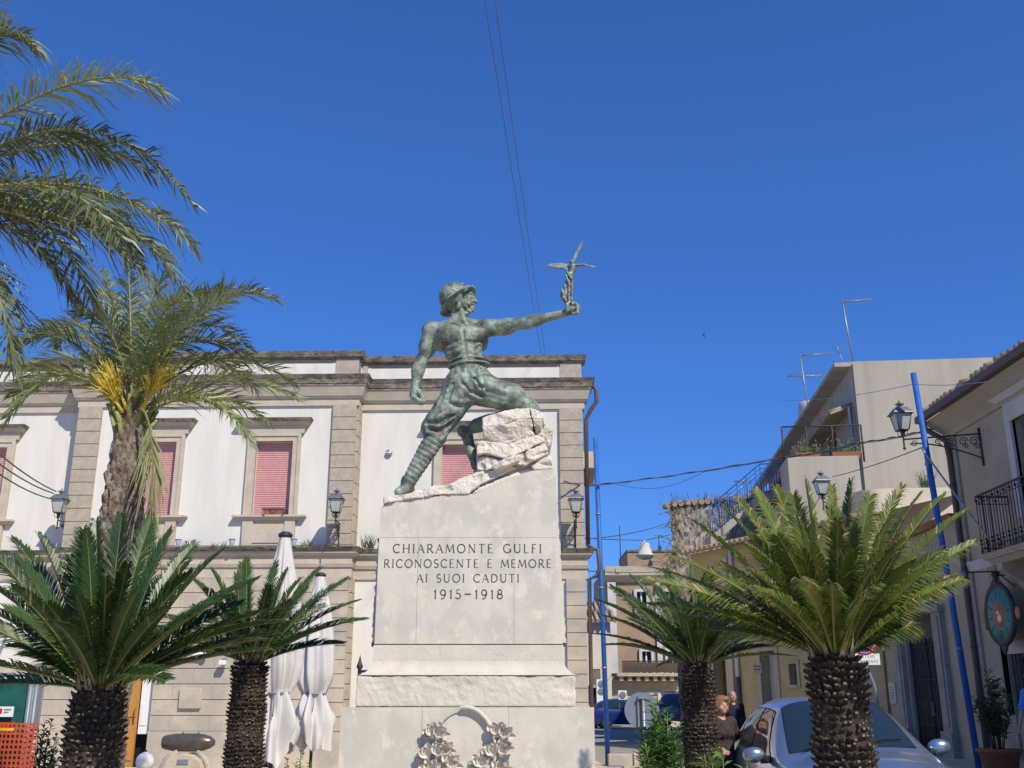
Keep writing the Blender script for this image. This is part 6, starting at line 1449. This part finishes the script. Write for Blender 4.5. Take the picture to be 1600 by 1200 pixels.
parasol("closed white parasol farther back, next to the left edge of the monument", 501, 900, 19.0, 3.8, 9, 1084, 1158, 1.12)
# shell monument, globe lamp
YM = 18.0; q = P(296, 1160, YM); t = thing("shell_monument", "old brown artillery shell mounted flat on a rounded stone pedestal with curved feet", "monument", (q.x, YM, 0))
c = Vector((q.x + .0, YM, q.z)); L = .44
m = MB(); m.lathe([(.10, -.44), (.105, -.42), (.115, -.40), (.14, -.25), (.145, -.05), (.145, .12), (.13, .25), (.095, .36), (.045, .425), (0, .44)], c=c, n=22, M=Matrix.Rotation(R(90), 4, 'Y') @ Matrix.Rotation(R(3), 4, 'X'))
for x in (-.12, .14): m.tube([c + Vector((x, 0, .13)), c + Vector((x, 0, .165))], .012, 6)
m.build("shell", shellmetal, t)
m = MB(); pl = [(-.34, -1.6), (.34, -1.6), (.34, -.42), (.27, -.27), (.14, -.19), (0, -.165), (-.14, -.19), (-.27, -.27), (-.34, -.42)]; m.prism(pl, -.28, .28, lambda u, v, w_: (c.x + u, c.y + w_, c.z + v)); m.build("pedestal", tufa_warm, t, bevel=.015)
m = MB(); m.box(c.x - .09, c.x + .09, c.y - .292, c.y - .275, c.z - .33, c.z - .25); m.build("plate", greypaint, t)
for s_ in (-1, 1):
    m = MB(); m.tube([c + Vector((s_ * .16, -.05, -.14)), c + Vector((s_ * .33, -.1, -.28)), c + Vector((s_ * .42, -.12, -.5)), c + Vector((s_ * .44, -.12, -1.55))], [.05, .055, .05, .05], 8); m.build("foot", tufa, t)
q = P(227, 1190, 17.0); t = thing("globe_lamp", "low white globe lamp beside the shell monument", "lamp", (q.x, 17, 0)); m = MB(); m.ball(q, .145, 12); m.build("globe", lampglass if False else whitepaint, t)
m = MB(); m.tube([(q.x, 17, 0), (q.x, 17, q.z - .13)], .04, 8); m.tube([q + UP * .14, q + UP * .17], .012, 5); m.build("stem", iron, t)
# site fence with netting
YN = 13.0; a = P(-90, 1050, YN); b = P(47, 1046, YN); t = thing("site_fence", "construction fence of grey posts covered in green and orange netting with a white notice", "fence", (b.x, YN, 0))
for xx in (a.x, P(45, 1100, YN).x, P(54, 1100, YN).x):
    m = MB(); m.tube([(xx, YN, 0), (xx, YN, b.z + .05)], .032, 8); m.build("post", greypaint, t)
m = MB(); m.tube([(a.x, YN - .02, b.z - .08), (b.x + .02, YN - .02, b.z - .06)], .028, 6); m.build("top_rail", greypaint, t)
zo = P(20, 1130, YN).z
def sheet(x0, x1, z0, z1, y, amp, seed, nx=40, nz=24, hole=None):
    m = MB(); r = random.Random(seed); p = [r.uniform(0, 6) for _ in range(5)]
    f = lambda u, v: Vector((x0 + (x1 - x0) * u, y + amp * (math.sin(7 * u + p[0] + 2 * v) + .6 * math.sin(15 * u + p[1]) + .5 * math.sin(9 * v + p[2] + 4 * u)), z0 + (z1 - z0) * v + amp * .8 * math.sin(5 * u + p[3]) * v))
    if hole is None:
        vs = [f(i / nx, j / nz) for j in range(nz + 1) for i in range(nx + 1)]; m.add(vs, [(j * (nx + 1) + i, j * (nx + 1) + i + 1, (j + 1) * (nx + 1) + i + 1, (j + 1) * (nx + 1) + i) for j in range(nz) for i in range(nx)], 0, True)
    else:
        for i in range(nx):
            for j in range(nz):
                u0, u1, v0, v1 = i / nx, (i + 1) / nx, j / nz, (j + 1) / nz; g1, g2 = hole / nx * .5, hole / nz * .5
                A_ = [f(u0, v0), f(u1, v0), f(u1, v1), f(u0, v1), f(u0 + g1, v0 + g2), f(u1 - g1, v0 + g2), f(u1 - g1, v1 - g2), f(u0 + g1, v1 - g2)]; m.add(A_, [(0, 1, 5, 4), (1, 2, 6, 5), (2, 3, 7, 6), (3, 0, 4, 7)])
    return m
sheet(a.x, P(43, 1100, YN).x, zo - 1.6, b.z - .1, YN + .03, .012, 1).build("green_net", netgreen, t)
xo = P(55, 1150, YN - .1).x
sheet(a.x, xo, zo - 1.2, zo + .02, YN - .08, .022, 2, 26, 20, .42).build("orange_net", netorange, t)
sheet(a.x, P(28, 1130, YN).x, zo - .08, zo + .02, YN - .06, .01, 4, 20, 4).build("orange_band", netorange, t)
sheet(a.x, P(28, 1135, YN).x, zo - .085, zo - .05, YN - .095, .004, 5, 20, 2).build("yellow_tape", yellowp, t)
m = MB(); q0, q1 = P(-40, 1120, YN - .05), P(22, 1104, YN - .05); m.box(q0.x, q1.x, YN - .05, YN - .04, q0.z, q1.z); ns = m.build("notice", whitepaint, t)
m = MB(); q = P(5, 1111, YN); m.box(q.x - .03, q.x + .012, YN - .054, YN - .0505, q.z - .03, q.z + .03, 1)
for k in range(2): m.box(q.x + .03, q.x + .12 - .03 * k, YN - .054, YN - .0505, q.z + .01 - .03 * k, q.z + .025 - .03 * k, 0)
m.build("notice_print", [greypaint, redpaint], ns)
# shrubs
def shrub(lab, c, w_, h, nst, nlf, ll, lw, seed, mt, name="shrub", pot=None):
    t = thing(name, lab, "shrub" if not pot else "potted plant", c); r = random.Random(seed); st_ = MB(); lf = MB()
    for i in range(nst):
        a = r.uniform(0, 6.28); rad = w_ * r.random() ** .7; b = Vector(c) + Vector((math.cos(a) * rad * .25, math.sin(a) * rad * .25, 0)); e = Vector(c) + Vector((math.cos(a) * rad, math.sin(a) * rad, h * r.uniform(.62, 1.0) * (1 - .25 * rad / w_)))
        mid = b.lerp(e, .5) + UP * .08 * h; st_.tube([b, mid, e], [.008, .006, .004], 4)
        for j in range(nlf):
            k = .22 + .78 * (j + r.random()) / nlf; p = bez([b, mid, e], k); az = r.uniform(0, 6.28); d = Vector((math.cos(az), math.sin(az), r.uniform(.1, 1.0))).normalized(); l = ll * r.uniform(.6, 1.1); s_ = d.cross(UP).normalized() * lw * .5; u_ = s_.cross(d).normalized()
            q = p + d * l * .55; q2 = p + d * l - UP * .12 * l; lf.add([p, q + s_ + u_ * .006, q2, q - s_ + u_ * .006, q - u_ * .004], [(0, 4, 3), (0, 1, 4), (1, 2, 4), (4, 2, 3)])
    st_.build("stems", brownwood if mt is shrubdark else shrubleaf, t); lf.build("leaves", mt, t); return t
c = P(1036, 1200, 11.5); shrub("light green leafy shrub in front of the round sign's post", (c.x, 11.5, .2), .30, P(1040, 1078, 11.5).z - .2, 26, 62, .15, .036, 3, shrubleaf)
c = P(1128, 1200, 8.6); shrub("broad-leaved green shrub at the foot of the woman between the two right cycads", (c.x, 8.6, .15), .30, P(1130, 1148, 8.6).z - .15, 18, 30, .16, .05, 5, shrubleaf)
c = P(1168, 1200, 8.3); shrub("low green shrub touching the silver car's front wing", (c.x, 8.3, .1), .2, P(1165, 1172, 8.3).z - .1, 9, 18, .14, .042, 6, shrubleaf)
c = P(62, 1200, 14.0); shrub("small grey-green shrub growing beside the construction fence", (c.x, 14.0, .0), .34, P(66, 1108, 14).z, 22, 36, .12, .042, 7, shrubdark)
c = P(446, 1200, 14.8); shrub("small green plant at the foot of the large closed parasol", (c.x + .25, 14.5, .0), .25, P(450, 1150, 14.5).z, 10, 24, .1, .03, 8, shrubleaf)
q = Vector((8.55, 18.4, .36)); q.x = P(1562, 1180, 18.4).x; t = shrub("dark bushy potted plant under the round turquoise sign", (q.x, 18.4, .72), .42, 1.35, 24, 34, .16, .055, 9, shrubdark, "potted_plant", True); t.location.z = .72
m = MB(); m.lathe([(.22, -.36), (.25, -.34), (.33, -.02), (.37, .0), (.37, .05), (.31, .05)], c=(q.x, 18.4, .72), n=24); m.build("pot", terracotta, t)
# bird
q = P(1100, 524, 60); t = thing("swift", "tiny dark swift flying in the open sky right of the statue", "bird", q)
s = SDF(q - Vector((.3, .3, .3)), q + Vector((.3, .3, .3)), .015); v = lambda x, y, z: q + Vector((x, y, z))
s.cone(v(-.01, 0, .02), v(.015, 0, -.09), .03, .02, .01); s.ell(v(-.012, 0, .03), (.03, .03, .03), .01); s.cone(v(0, 0, -.01), v(-.03, .1, .1), .022, .016, .01); s.cone(v(-.03, .1, .1), v(.0, .22, .02), .016, .01, .01); s.cone(v(0, 0, -.01), v(-.01, -.1, .13), .022, .016, .01); s.cone(v(-.01, -.1, .13), v(.02, -.22, .07), .016, .01, .01); s.cone(v(.015, 0, -.09), v(.04, .02, -.14), .015, .009, .01)
s.build("body", navy, t)

# ================================================================ cars
class CarShape:
    def __init__(s, xs, rows): s.xs = xs; s.rows = rows        # rows: per station list of (y,z) from sill to roof centre
    def at(s, x, q):
        def cr(a, b, c, d, t): return .5 * (2 * b + (c - a) * t + (2 * a - 5 * b + 4 * c - d) * t * t + (3 * b - a - 3 * c + d) * t ** 3)
        n = len(s.xs); i = max(j for j in range(n) if s.xs[j] <= x + 1e-9) if x >= s.xs[0] else 0; i = min(i, n - 2); t = (x - s.xs[i]) / (s.xs[i + 1] - s.xs[i])
        def prof(st):
            r = s.rows[st]; m = len(r); k = min(int(q), m - 2); u = q - k; A = r[max(k - 1, 0)]; D = r[k + 2] if k + 2 < m else (-r[m - 2][0], r[m - 2][1])
            return [cr(A[c], r[k][c], r[k + 1][c], D[c], u) for c in (0, 1)]
        I = [max(0, min(n - 1, i + d)) for d in (-1, 0, 1, 2)]; pr = [prof(j) for j in I]
        return [cr(pr[0][c], pr[1][c], pr[2][c], pr[3][c], t) for c in (0, 1)]
def make_car(lab, loc, yaw, paint, sc_=(1, 1, 1), mirrors=True, group=None, rack=False, cat="car"):
    t = thing("parked_car", lab, cat, loc, yaw, group)
    xs = [-2.12, -2.06, -1.92, -1.6, -.8, .1, .52, 1.0, 1.55, 1.9, 2.08, 2.13]
    #      sill        mid         belt        rail        centre
    rows = [[(.62, .42), (.66, .62), (.66, .82), (.55, .95), (0, .98)], [(.74, .32), (.80, .6), (.78, .95), (.62, 1.10), (0, 1.14)], [(.80, .28), (.86, .6), (.83, 1.03), (.60, 1.28), (0, 1.34)], [(.82, .26), (.88, .6), (.85, 1.03), (.56, 1.46), (0, 1.53)],
            [(.83, .24), (.885, .6), (.86, 1.0), (.57, 1.54), (0, 1.61)], [(.83, .24), (.885, .6), (.86, .97), (.57, 1.50), (0, 1.575)], [(.83, .24), (.885, .6), (.86, .955), (.64, 1.29), (0, 1.39)], [(.83, .24), (.88, .6), (.84, .93), (.70, 1.02), (0, 1.10)],
            [(.82, .25), (.87, .58), (.81, .84), (.64, .93), (0, .99)], [(.78, .28), (.83, .55), (.75, .72), (.58, .82), (0, .87)], [(.66, .32), (.72, .5), (.66, .62), (.5, .68), (0, .72)], [(.58, .40), (.62, .5), (.58, .56), (.45, .58), (0, .60)]]
    S = CarShape(xs, rows); sx, sy, sz = sc_
    P3 = lambda x, q, sd, o_=0: None
    def pt(x, q, sd, off=0.0):
        y, z = S.at(x, q)
        if off:
            y1, z1 = S.at(x, min(q + .02, 4)); y0, z0 = S.at(x, max(q - .02, 0)); ty, tz = y1 - y0, z1 - z0; l = math.hypot(ty, tz) or 1
            ya, za = S.at(min(x + .03, 2.13), q); yb, zb_ = S.at(max(x - .03, -2.12), q)
            tx = Vector((.06, ya - yb, za - zb_)); tq = Vector((0, ty, tz)); nn = tq.cross(tx).normalized()
            return (sx * (x + nn.x * off), sd * sy * (y + nn.y * off), sz * (z + nn.z * off))
        return (sx * x, sd * sy * y, sz * z)
    N, Q = 90, 28; m = MB()
    for sd in (1, -1):
        vs = [pt(-2.12 + 4.25 * i / N, 4 * j / Q, sd) for i in range(N + 1) for j in range(Q + 1)]; fs = []
        for i in range(N):
            for j in range(Q):
                x = -2.12 + 4.25 * (i + .5) / N; q = 4 * (j + .5) / Q
                y, z = S.at(x, q)
                if q < 1.4 and any(math.hypot(x - wx, z - .31) < .355 for wx in (-1.33, 1.30)): continue
                f = (i * (Q + 1) + j, (i + 1) * (Q + 1) + j, (i + 1) * (Q + 1) + j + 1, i * (Q + 1) + j + 1); fs.append(f if sd > 0 else f[::-1])
        m.add(vs, fs, 0, True)
    m.add([(-2.0 * sx, -.6 * sy, .3), (2.0 * sx, -.6 * sy, .3), (2.0 * sx, .6 * sy, .3), (-2.0 * sx, .6 * sy, .3)], [(0, 1, 2, 3)], 1)
    m.build("body", [paint, rubber], t, local=True)
    def patch(name, fx, q0, q1, mt, off=.006, nx=16, nq=8, sides=(1, -1), mirror=True):
        """fx(q) -> (x0,x1) limits of the patch at row parameter q"""
        for sd in sides:
            m = MB(); vs = []
            for j in range(nq + 1):
                q = q0 + (q1 - q0) * j / nq; a, b = fx(q)
                for i in range(nx + 1): vs.append(pt(a + (b - a) * i / nx, q, sd, off))
            fs = [(j * (nx + 1) + i, j * (nx + 1) + i + 1, (j + 1) * (nx + 1) + i + 1, (j + 1) * (nx + 1) + i) for j in range(nq) for i in range(nx)]
            if sd < 0: fs = [f[::-1] for f in fs]
            m.add(vs, fs, 0, True)
            yield m, sd
    lerp = lambda a, b, k: a + (b - a) * k
    def win(f, q0, q1, nm="window", mt=carglass):
        for m, sd in patch(nm, f, q0, q1, mt): m.build(nm, mt, t, local=True)
    def seal(f, q0, q1):
        for m, sd in patch("s", f, q0, q1, rubber, .003): m.build("window_seal", rubber, t, local=True)
    k_ = lambda q: (q - 2.1) / .78
    win(lambda q: (-.42, lerp(.78, .10, k_(q))), 2.1, 2.88); seal(lambda q: (-.45, lerp(.83, .14, k_(q))), 2.07, 2.91)
    win(lambda q: (lerp(-1.42, -1.36, k_(q)), -.50), 2.1, 2.88); seal(lambda q: (lerp(-1.45, -1.39, k_(q)), -.47), 2.07, 2.91)
    win(lambda q: (lerp(-1.86, -1.72, k_(q)), lerp(-1.50, -1.47, k_(q))), 2.15, 2.75)
    for f, q0, q1 in ((lambda q: (-.455, -.445), .5, 2.05), (lambda q: (.835, .845), .5, 2.05), (lambda q: (-1.465, -1.455), 1.5, 2.05), (lambda q: (-1.9, 1.7), 1.28, 1.33)):
        for m, sd in patch("seam", f, q0, q1, rubber, .002, 24 if q1 < 1.4 else 2, 3 if q1 < 1.4 else 14): m.build("body_trim" if q1 < 1.4 else "door_seam", rubber, t, local=True)
    # windscreen and rear window as one sheet each
    for nm, f in (("windscreen", lambda q: (lerp(.16, .13, (q - 3) / 1), lerp(.92, 1.02, (q - 3) / 1))), ("rear_window", lambda q: (-2.02, lerp(-1.72, -1.68, q - 3)))):
        for off, mt, mm, n_ in ((.006, carglass, 0.0, nm), (.003, rubber, .03, nm + "_seal")):
            m = MB(); vs = []; nq = 20; nx = 14
            for j in range(nq + 1):
                w_ = -1 + 2 * j / nq; q = 4 - abs(w_) * (.93 + mm); sd = 1 if w_ > 0 else -1; a, b = f(q); a -= mm; b += mm * .6
                for i in range(nx + 1): vs.append(pt(a + (b - a) * i / nx, min(q, 3.999), sd, off))
            m.add(vs, [(j * (nx + 1) + i, j * (nx + 1) + i + 1, (j + 1) * (nx + 1) + i + 1, (j + 1) * (nx + 1) + i) for j in range(nq) for i in range(nx)], 0, True); m.build(n_, mt, t, local=True)
    for m, sd in patch("hl", lambda q: (1.72, 2.03), 2.15, 2.8, headlamp): m.build("headlight", headlamp, t, local=True)
    for m, sd in patch("tl", lambda q: (-2.09, -1.95), 1.7, 2.4, taillamp): m.build("tail_light", taillamp, t, local=True)
    for sd in (1, -1):
        if mirrors:
            m = MB(); c = Vector((.66 * sx, sd * 1.01 * sy, 1.04 * sz)); m.ball(c, (.075, .125, .085), 9); mr = m.build("wing_mirror", paint, t, local=True)
            m = MB(); m.tube([c + Vector((0, -sd * .08, -.05)), (.72 * sx, sd * .86 * sy, .99 * sz)], [.05, .045], 6); m.lathe([(0, 0), (.07, 0), (.07, .012), (0, .012)], c=c + Vector((-.075, 0, 0)), n=14, M=Matrix.Rotation(R(90), 4, 'Y')); m.build("mirror_base", rubber, mr, local=True)
        m = MB(); m.box(-.1 * sx, .08 * sx, sd * .885 * sy - .012, sd * .885 * sy + .012, .80 * sz, .835 * sz); m.build("door_handle", paint, t, local=True, bevel=.006)
        for wx in (-1.33, 1.30):
            m = MB(); RXw = Matrix.Rotation(R(90), 4, 'X'); m.lathe([(.20, -.10), (.29, -.10), (.315, -.06), (.315, .06), (.29, .10), (.20, .10)], c=(wx * sx, sd * .78 * sy, .315), n=28, M=RXw); wh = m.build("wheel", rubber, t, local=True)
            m = MB(); m.lathe([(0, -.04), (.21, -.09), (.21, .09), (0, .04)], c=(wx * sx, sd * .78 * sy, .315), n=20, M=RXw)
            for k in range(6): a = k * 1.047; m.tube([(wx * sx, sd * .875 * sy, .315), (wx * sx + .19 * math.cos(a), sd * .88 * sy, .315 + .19 * math.sin(a))], .025, 5)
            m.build("rim", galv, wh, local=True)
    m = MB(); 
    for y0, y1 in ((-.05, .55), (-.62, -.02)): m.tube([Vector(pt(1.02, 3.9, 1, .02)) * 1 + Vector((0, y0 * sy, -.03)), Vector((.90 * sx, (y0 + .4) * sy, 1.155 * sz)), Vector((.86 * sx, y1 * sy, 1.15 * sz))], .009, 4)
    m.build("wiper", rubber, t, local=True)
    m = MB(); m.box(2.10 * sx, 2.135 * sx, -.5 * sy, .5 * sy, .30, .42); m.build("grille", rubber, t, local=True, bevel=.01)
    m = MB(); st_ = [(.55 * sx + .03 * math.cos(0), .36 * sy + .17 * math.cos(a), .98 + .17 * math.sin(a)) for a in [i / 16 * 6.283 for i in range(17)]]; m.tube(st_, .014, 5); m.build("steering_wheel", rubber, t, local=True)
    if rack:
        for x in (-.9, -.1):
            m = MB(); m.tube([(x * sx, -.55 * sy, 1.64 * sz), (x * sx, .55 * sy, 1.64 * sz)], .02, 5); m.build("roof_bar", galv, t, local=True)
    return t
make_car("silver-blue compact car with wing mirrors parked behind the tall cycad", (3.76, 12.62, 0), R(-93), carsilver).rotation_euler = (R(2.5), 0, R(-93))
make_car("small dark blue car parked at the far end of the street", (P(977, 1120, 58.2).x, 58.2, 0), R(2), carblue, (.86, .93, .96))
make_car("dark grey car with roof bars behind the round sign's shrub", (P(1058, 1120, 47).x, 47, 0), R(-108), cargrey, (1.05, 1.0, 1.12), rack=True)

# ================================================================ people
def person(lab, loc, yaw, h, cols, pose, hair, female=False, seed=0):
    """figure facing local -Y; continuous body, clothes and hair as parts; pose gives hand positions"""
    t = thing("person", lab, "person", loc, yaw); k = h / 1.7
    top_m, leg_m, hair_m = cols; V = lambda x, y, z: np.array((x * k, y * k, z * k)); HS = .0095
    M = WM[t.name]; W = lambda v: np.array(M @ Vector(v))
    sdf = lambda z0, z1, w_=.5: SDF(np.array((-w_, -w_, z0)) * k, np.array((w_, w_, z1)) * k, HS)
    s = sdf(-.02, 1.78, .55)
    sw = .17 if female else .195
    s.ell(V(0, .0, 1.60), V(.078, .095, .115), .02); s.ell(V(0, -.03, 1.545), V(.058, .06, .06), .03); s.cone(V(0, .02, 1.50), V(0, .03, 1.38), .055 * k, .06 * k, .03)
    s.ell(V(0, -.098, 1.585), V(.014, .02, .022), .012); s.ell(V(0, -.085, 1.535), V(.026, .012, .008), .008); s.ell(V(0, -.07, 1.503), V(.025, .02, .018), .02); s.ell(V(0, -.085, 1.54), V(.022, .014, .003), .003, sub=True)
    for sd in (-1, 1): s.ell(V(sd * .078, .01, 1.585), V(.012, .022, .032), .008); s.ell(V(sd * .032, -.086, 1.605), V(.014, .010, .009), .006, sub=True); s.ell(V(sd * .032, -.078, 1.604), V(.011, .010, .008), .003); s.ell(V(sd * .045, -.06, 1.56), V(.025, .025, .022), .02)
    # trunk and limbs
    s.ell(V(0, .01, 1.25), V(sw, .105, .17), .05); s.ell(V(0, .0, 1.02), V(.15, .10, .13), .05); s.ell(V(0, .01, .90), V(.17, .115, .12), .05)
    for sd in (-1, 1):
        el, ha = pose[sd]
        sh = V(sd * (sw + .0), .01, 1.37); e_ = V(*el); h_ = V(*ha)
        s.ell(sh, V(.06, .06, .06), .04); s.cone(sh, e_, .048 * k, .038 * k, .02); s.cone(e_, h_, .037 * k, .024 * k, .015)
        d = (h_ - e_) / np.linalg.norm(h_ - e_); c = h_ + d * .045 * k; s.ell(c, V(.026, .036, .042), .015)
        sdv = np.cross(d, np.array((0, 1, 0))); sdv = sdv / (np.linalg.norm(sdv) + 1e-6)
        for f in range(4): b = c + d * .03 * k + sdv * (f - 1.5) * .017 * k; e2 = b + d * (.035 + .008 * (f in (1, 2))) * k + np.array((0, -.012, 0)) * k; s.cone(b, e2, .0095 * k, .0085 * k, .004); s.cone(e2, e2 + d * .014 * k + np.array((0, -.024, -.004)) * k, .0085 * k, .0075 * k, .003)
        s.cone(c - sdv * .02 * k, c - sdv * .045 * k + d * .03 * k + np.array((0, -.02, 0)) * k, .011 * k, .009 * k, .006)
        s.cone(V(sd * .09, .01, .88), V(sd * .095, -.005, .48), .085 * k, .055 * k, .03); s.cone(V(sd * .095, -.005, .48), V(sd * .095, .02, .09), .055 * k, .036 * k, .02); s.ell(V(sd * .095, .04, .32), V(.052, .055, .12), .02)
        s.cone(V(sd * .095, .03, .05), V(sd * .105, -.12, .035), .042 * k, .034 * k, .02)
    def out(s, nm, mt):
        o = s.build(nm, mt, None); o.data.transform(Matrix.Identity(4)); o.parent = t; WM[o.name] = M; return o
    out(s, "body", skin)
    s = sdf(.72, 1.5, .55)                                       # top
    s.ell(V(0, .01, 1.25), V(sw + .022, .127, .185), .05); s.ell(V(0, -.0, 1.02), V(.175, .125, .16), .06); s.ell(V(0, .01, .90), V(.192, .138, .12), .05)
    if female: s.ell(V(-.07, -.08, 1.22), V(.075, .07, .075), .04); s.ell(V(.07, -.08, 1.22), V(.075, .07, .075), .04)
    s.cone(V(-.12, .02, 1.39), V(.12, .02, 1.39), .055 * k, .055 * k, .04)
    for sd in (-1, 1):
        el, ha = pose[sd]; sh = V(sd * (sw + .0), .01, 1.37); e_ = V(*el); h_ = V(*ha); ln_ = pose.get('sleeve', 1.75)
        s.ell(sh, V(.078, .075, .075), .04)
        if ln_ > 1: s.cone(sh, e_, .064 * k, .054 * k, .02); s.cone(e_, e_ + (h_ - e_) * (ln_ - 1), .054 * k, .042 * k, .015)
        else: s.cone(sh, sh + (e_ - sh) * ln_, .066 * k, .066 * k, .02)
    s.ell(V(0, -.06, 1.47), V(.075, .10, .07), .01, sub=True); s.cone(V(0, .02, 1.40), V(0, .02, 1.6), .058 * k, .07 * k, .005, sub=True)
    s.rough(.008, 14, seed); s.rough(.004, 30, seed + 1)
    out(s, "top", top_m)
    s = sdf(.05, 1.0, .4)
    s.ell(V(0, .01, .90), V(.182, .128, .11), .05)
    for sd in (-1, 1): s.cone(V(sd * .092, .01, .86), V(sd * .10, .0, .48), .10 * k, .075 * k, .03); s.cone(V(sd * .10, 0, .48), V(sd * .10, .015, .12), .074 * k, .062 * k, .02)
    s.rough(.006, 16, seed + 2); out(s, "trousers", leg_m)
    s = sdf(1.42, 1.78, .2)
    if hair == 'bob':
        s.ell(V(0, .02, 1.635), V(.108, .115, .10), .02); s.ell(V(0, .055, 1.57), V(.115, .085, .115), .03)
        for sd in (-1, 1): s.ell(V(sd * .088, .02, 1.565), V(.035, .065, .09), .03)
        s.ell(V(0, -.105, 1.555), V(.068, .07, .10), .012, sub=True); s.ell(V(.03, -.055, 1.685), V(.07, .055, .04), .03); s.rough(.006, 22, 5); s.rough(.004, 60, 6)
    else:
        s.ell(V(0, .03, 1.625), V(.086, .092, .095), .02); s.ell(V(0, -.075, 1.64), V(.09, .075, .10), .02, sub=True); s.ell(V(0, 0, 1.72), V(.055, .07, .04), .03, sub=True); s.rough(.004, 50, 5)
    out(s, "hair", hair_m)
    for sd in (-1, 1):
        m = MB(); c = V(sd * .032, -.088, 1.603); m.ball(c, (.007 * k, .004 * k, .004 * k), 5); m.build("eye", inkstone, t, local=True)
        m = MB(); m.ball(V(sd * .10, -.05, .035), (.05 * k, .13 * k, .036 * k), 8); m.build("shoe", rubber, t, local=True)
    return t
q = P(1127, 1110, 14.3); w1_ = person("woman with short auburn hair in a dark brown top, looking down to the side", (q.x, 14.3, 0), R(24), 1.60, (darkcloth, bluecloth, hairred), {-1: ((-.27, .03, 1.12), (-.17, -.17, 1.02)), 1: ((.29, .02, 1.12), (.25, -.15, .98)), 'sleeve': 1.65}, 'bob', True, 3)
m = MB(); n_ = 18; pts = [Vector((.075 * math.cos(R(a)), -.10 - .045 * math.sin(R(-a)) * 1.0, 1.37 + .16 * math.sin(R(a)))) * (1.6 / 1.7) for a in range(180, 361, 10)]; m.tube(pts, .003, 4); m.ball(pts[len(pts) // 2] + Vector((0, -.01, -.015)), .012, 6); m.build("necklace", iron, w1_, local=True)
q = P(1146, 1110, 26); person("balding man in dark navy clothes standing by the far dark doorway", (q.x, 26, 0), R(10), 1.74, (bluecloth, bluecloth, hairgrey), {-1: ((-.26, .03, 1.1), (-.24, -.05, .86)), 1: ((.26, .03, 1.1), (.24, -.05, .86)), 'sleeve': 1.85}, 'short', False, 8)
q = P(1622, 1100, 16.0); person("person in a bright blue short-sleeved shirt entering at the right edge by the potted plant", (q.x, 16.0, .36), R(-60), 1.62, (bluetop, bluecloth, hairgrey), {-1: ((-.29, .0, 1.1), (-.28, -.12, .88)), 1: ((.28, .03, 1.1), (.26, -.05, .86)), 'sleeve': .8}, 'short', False, 12)
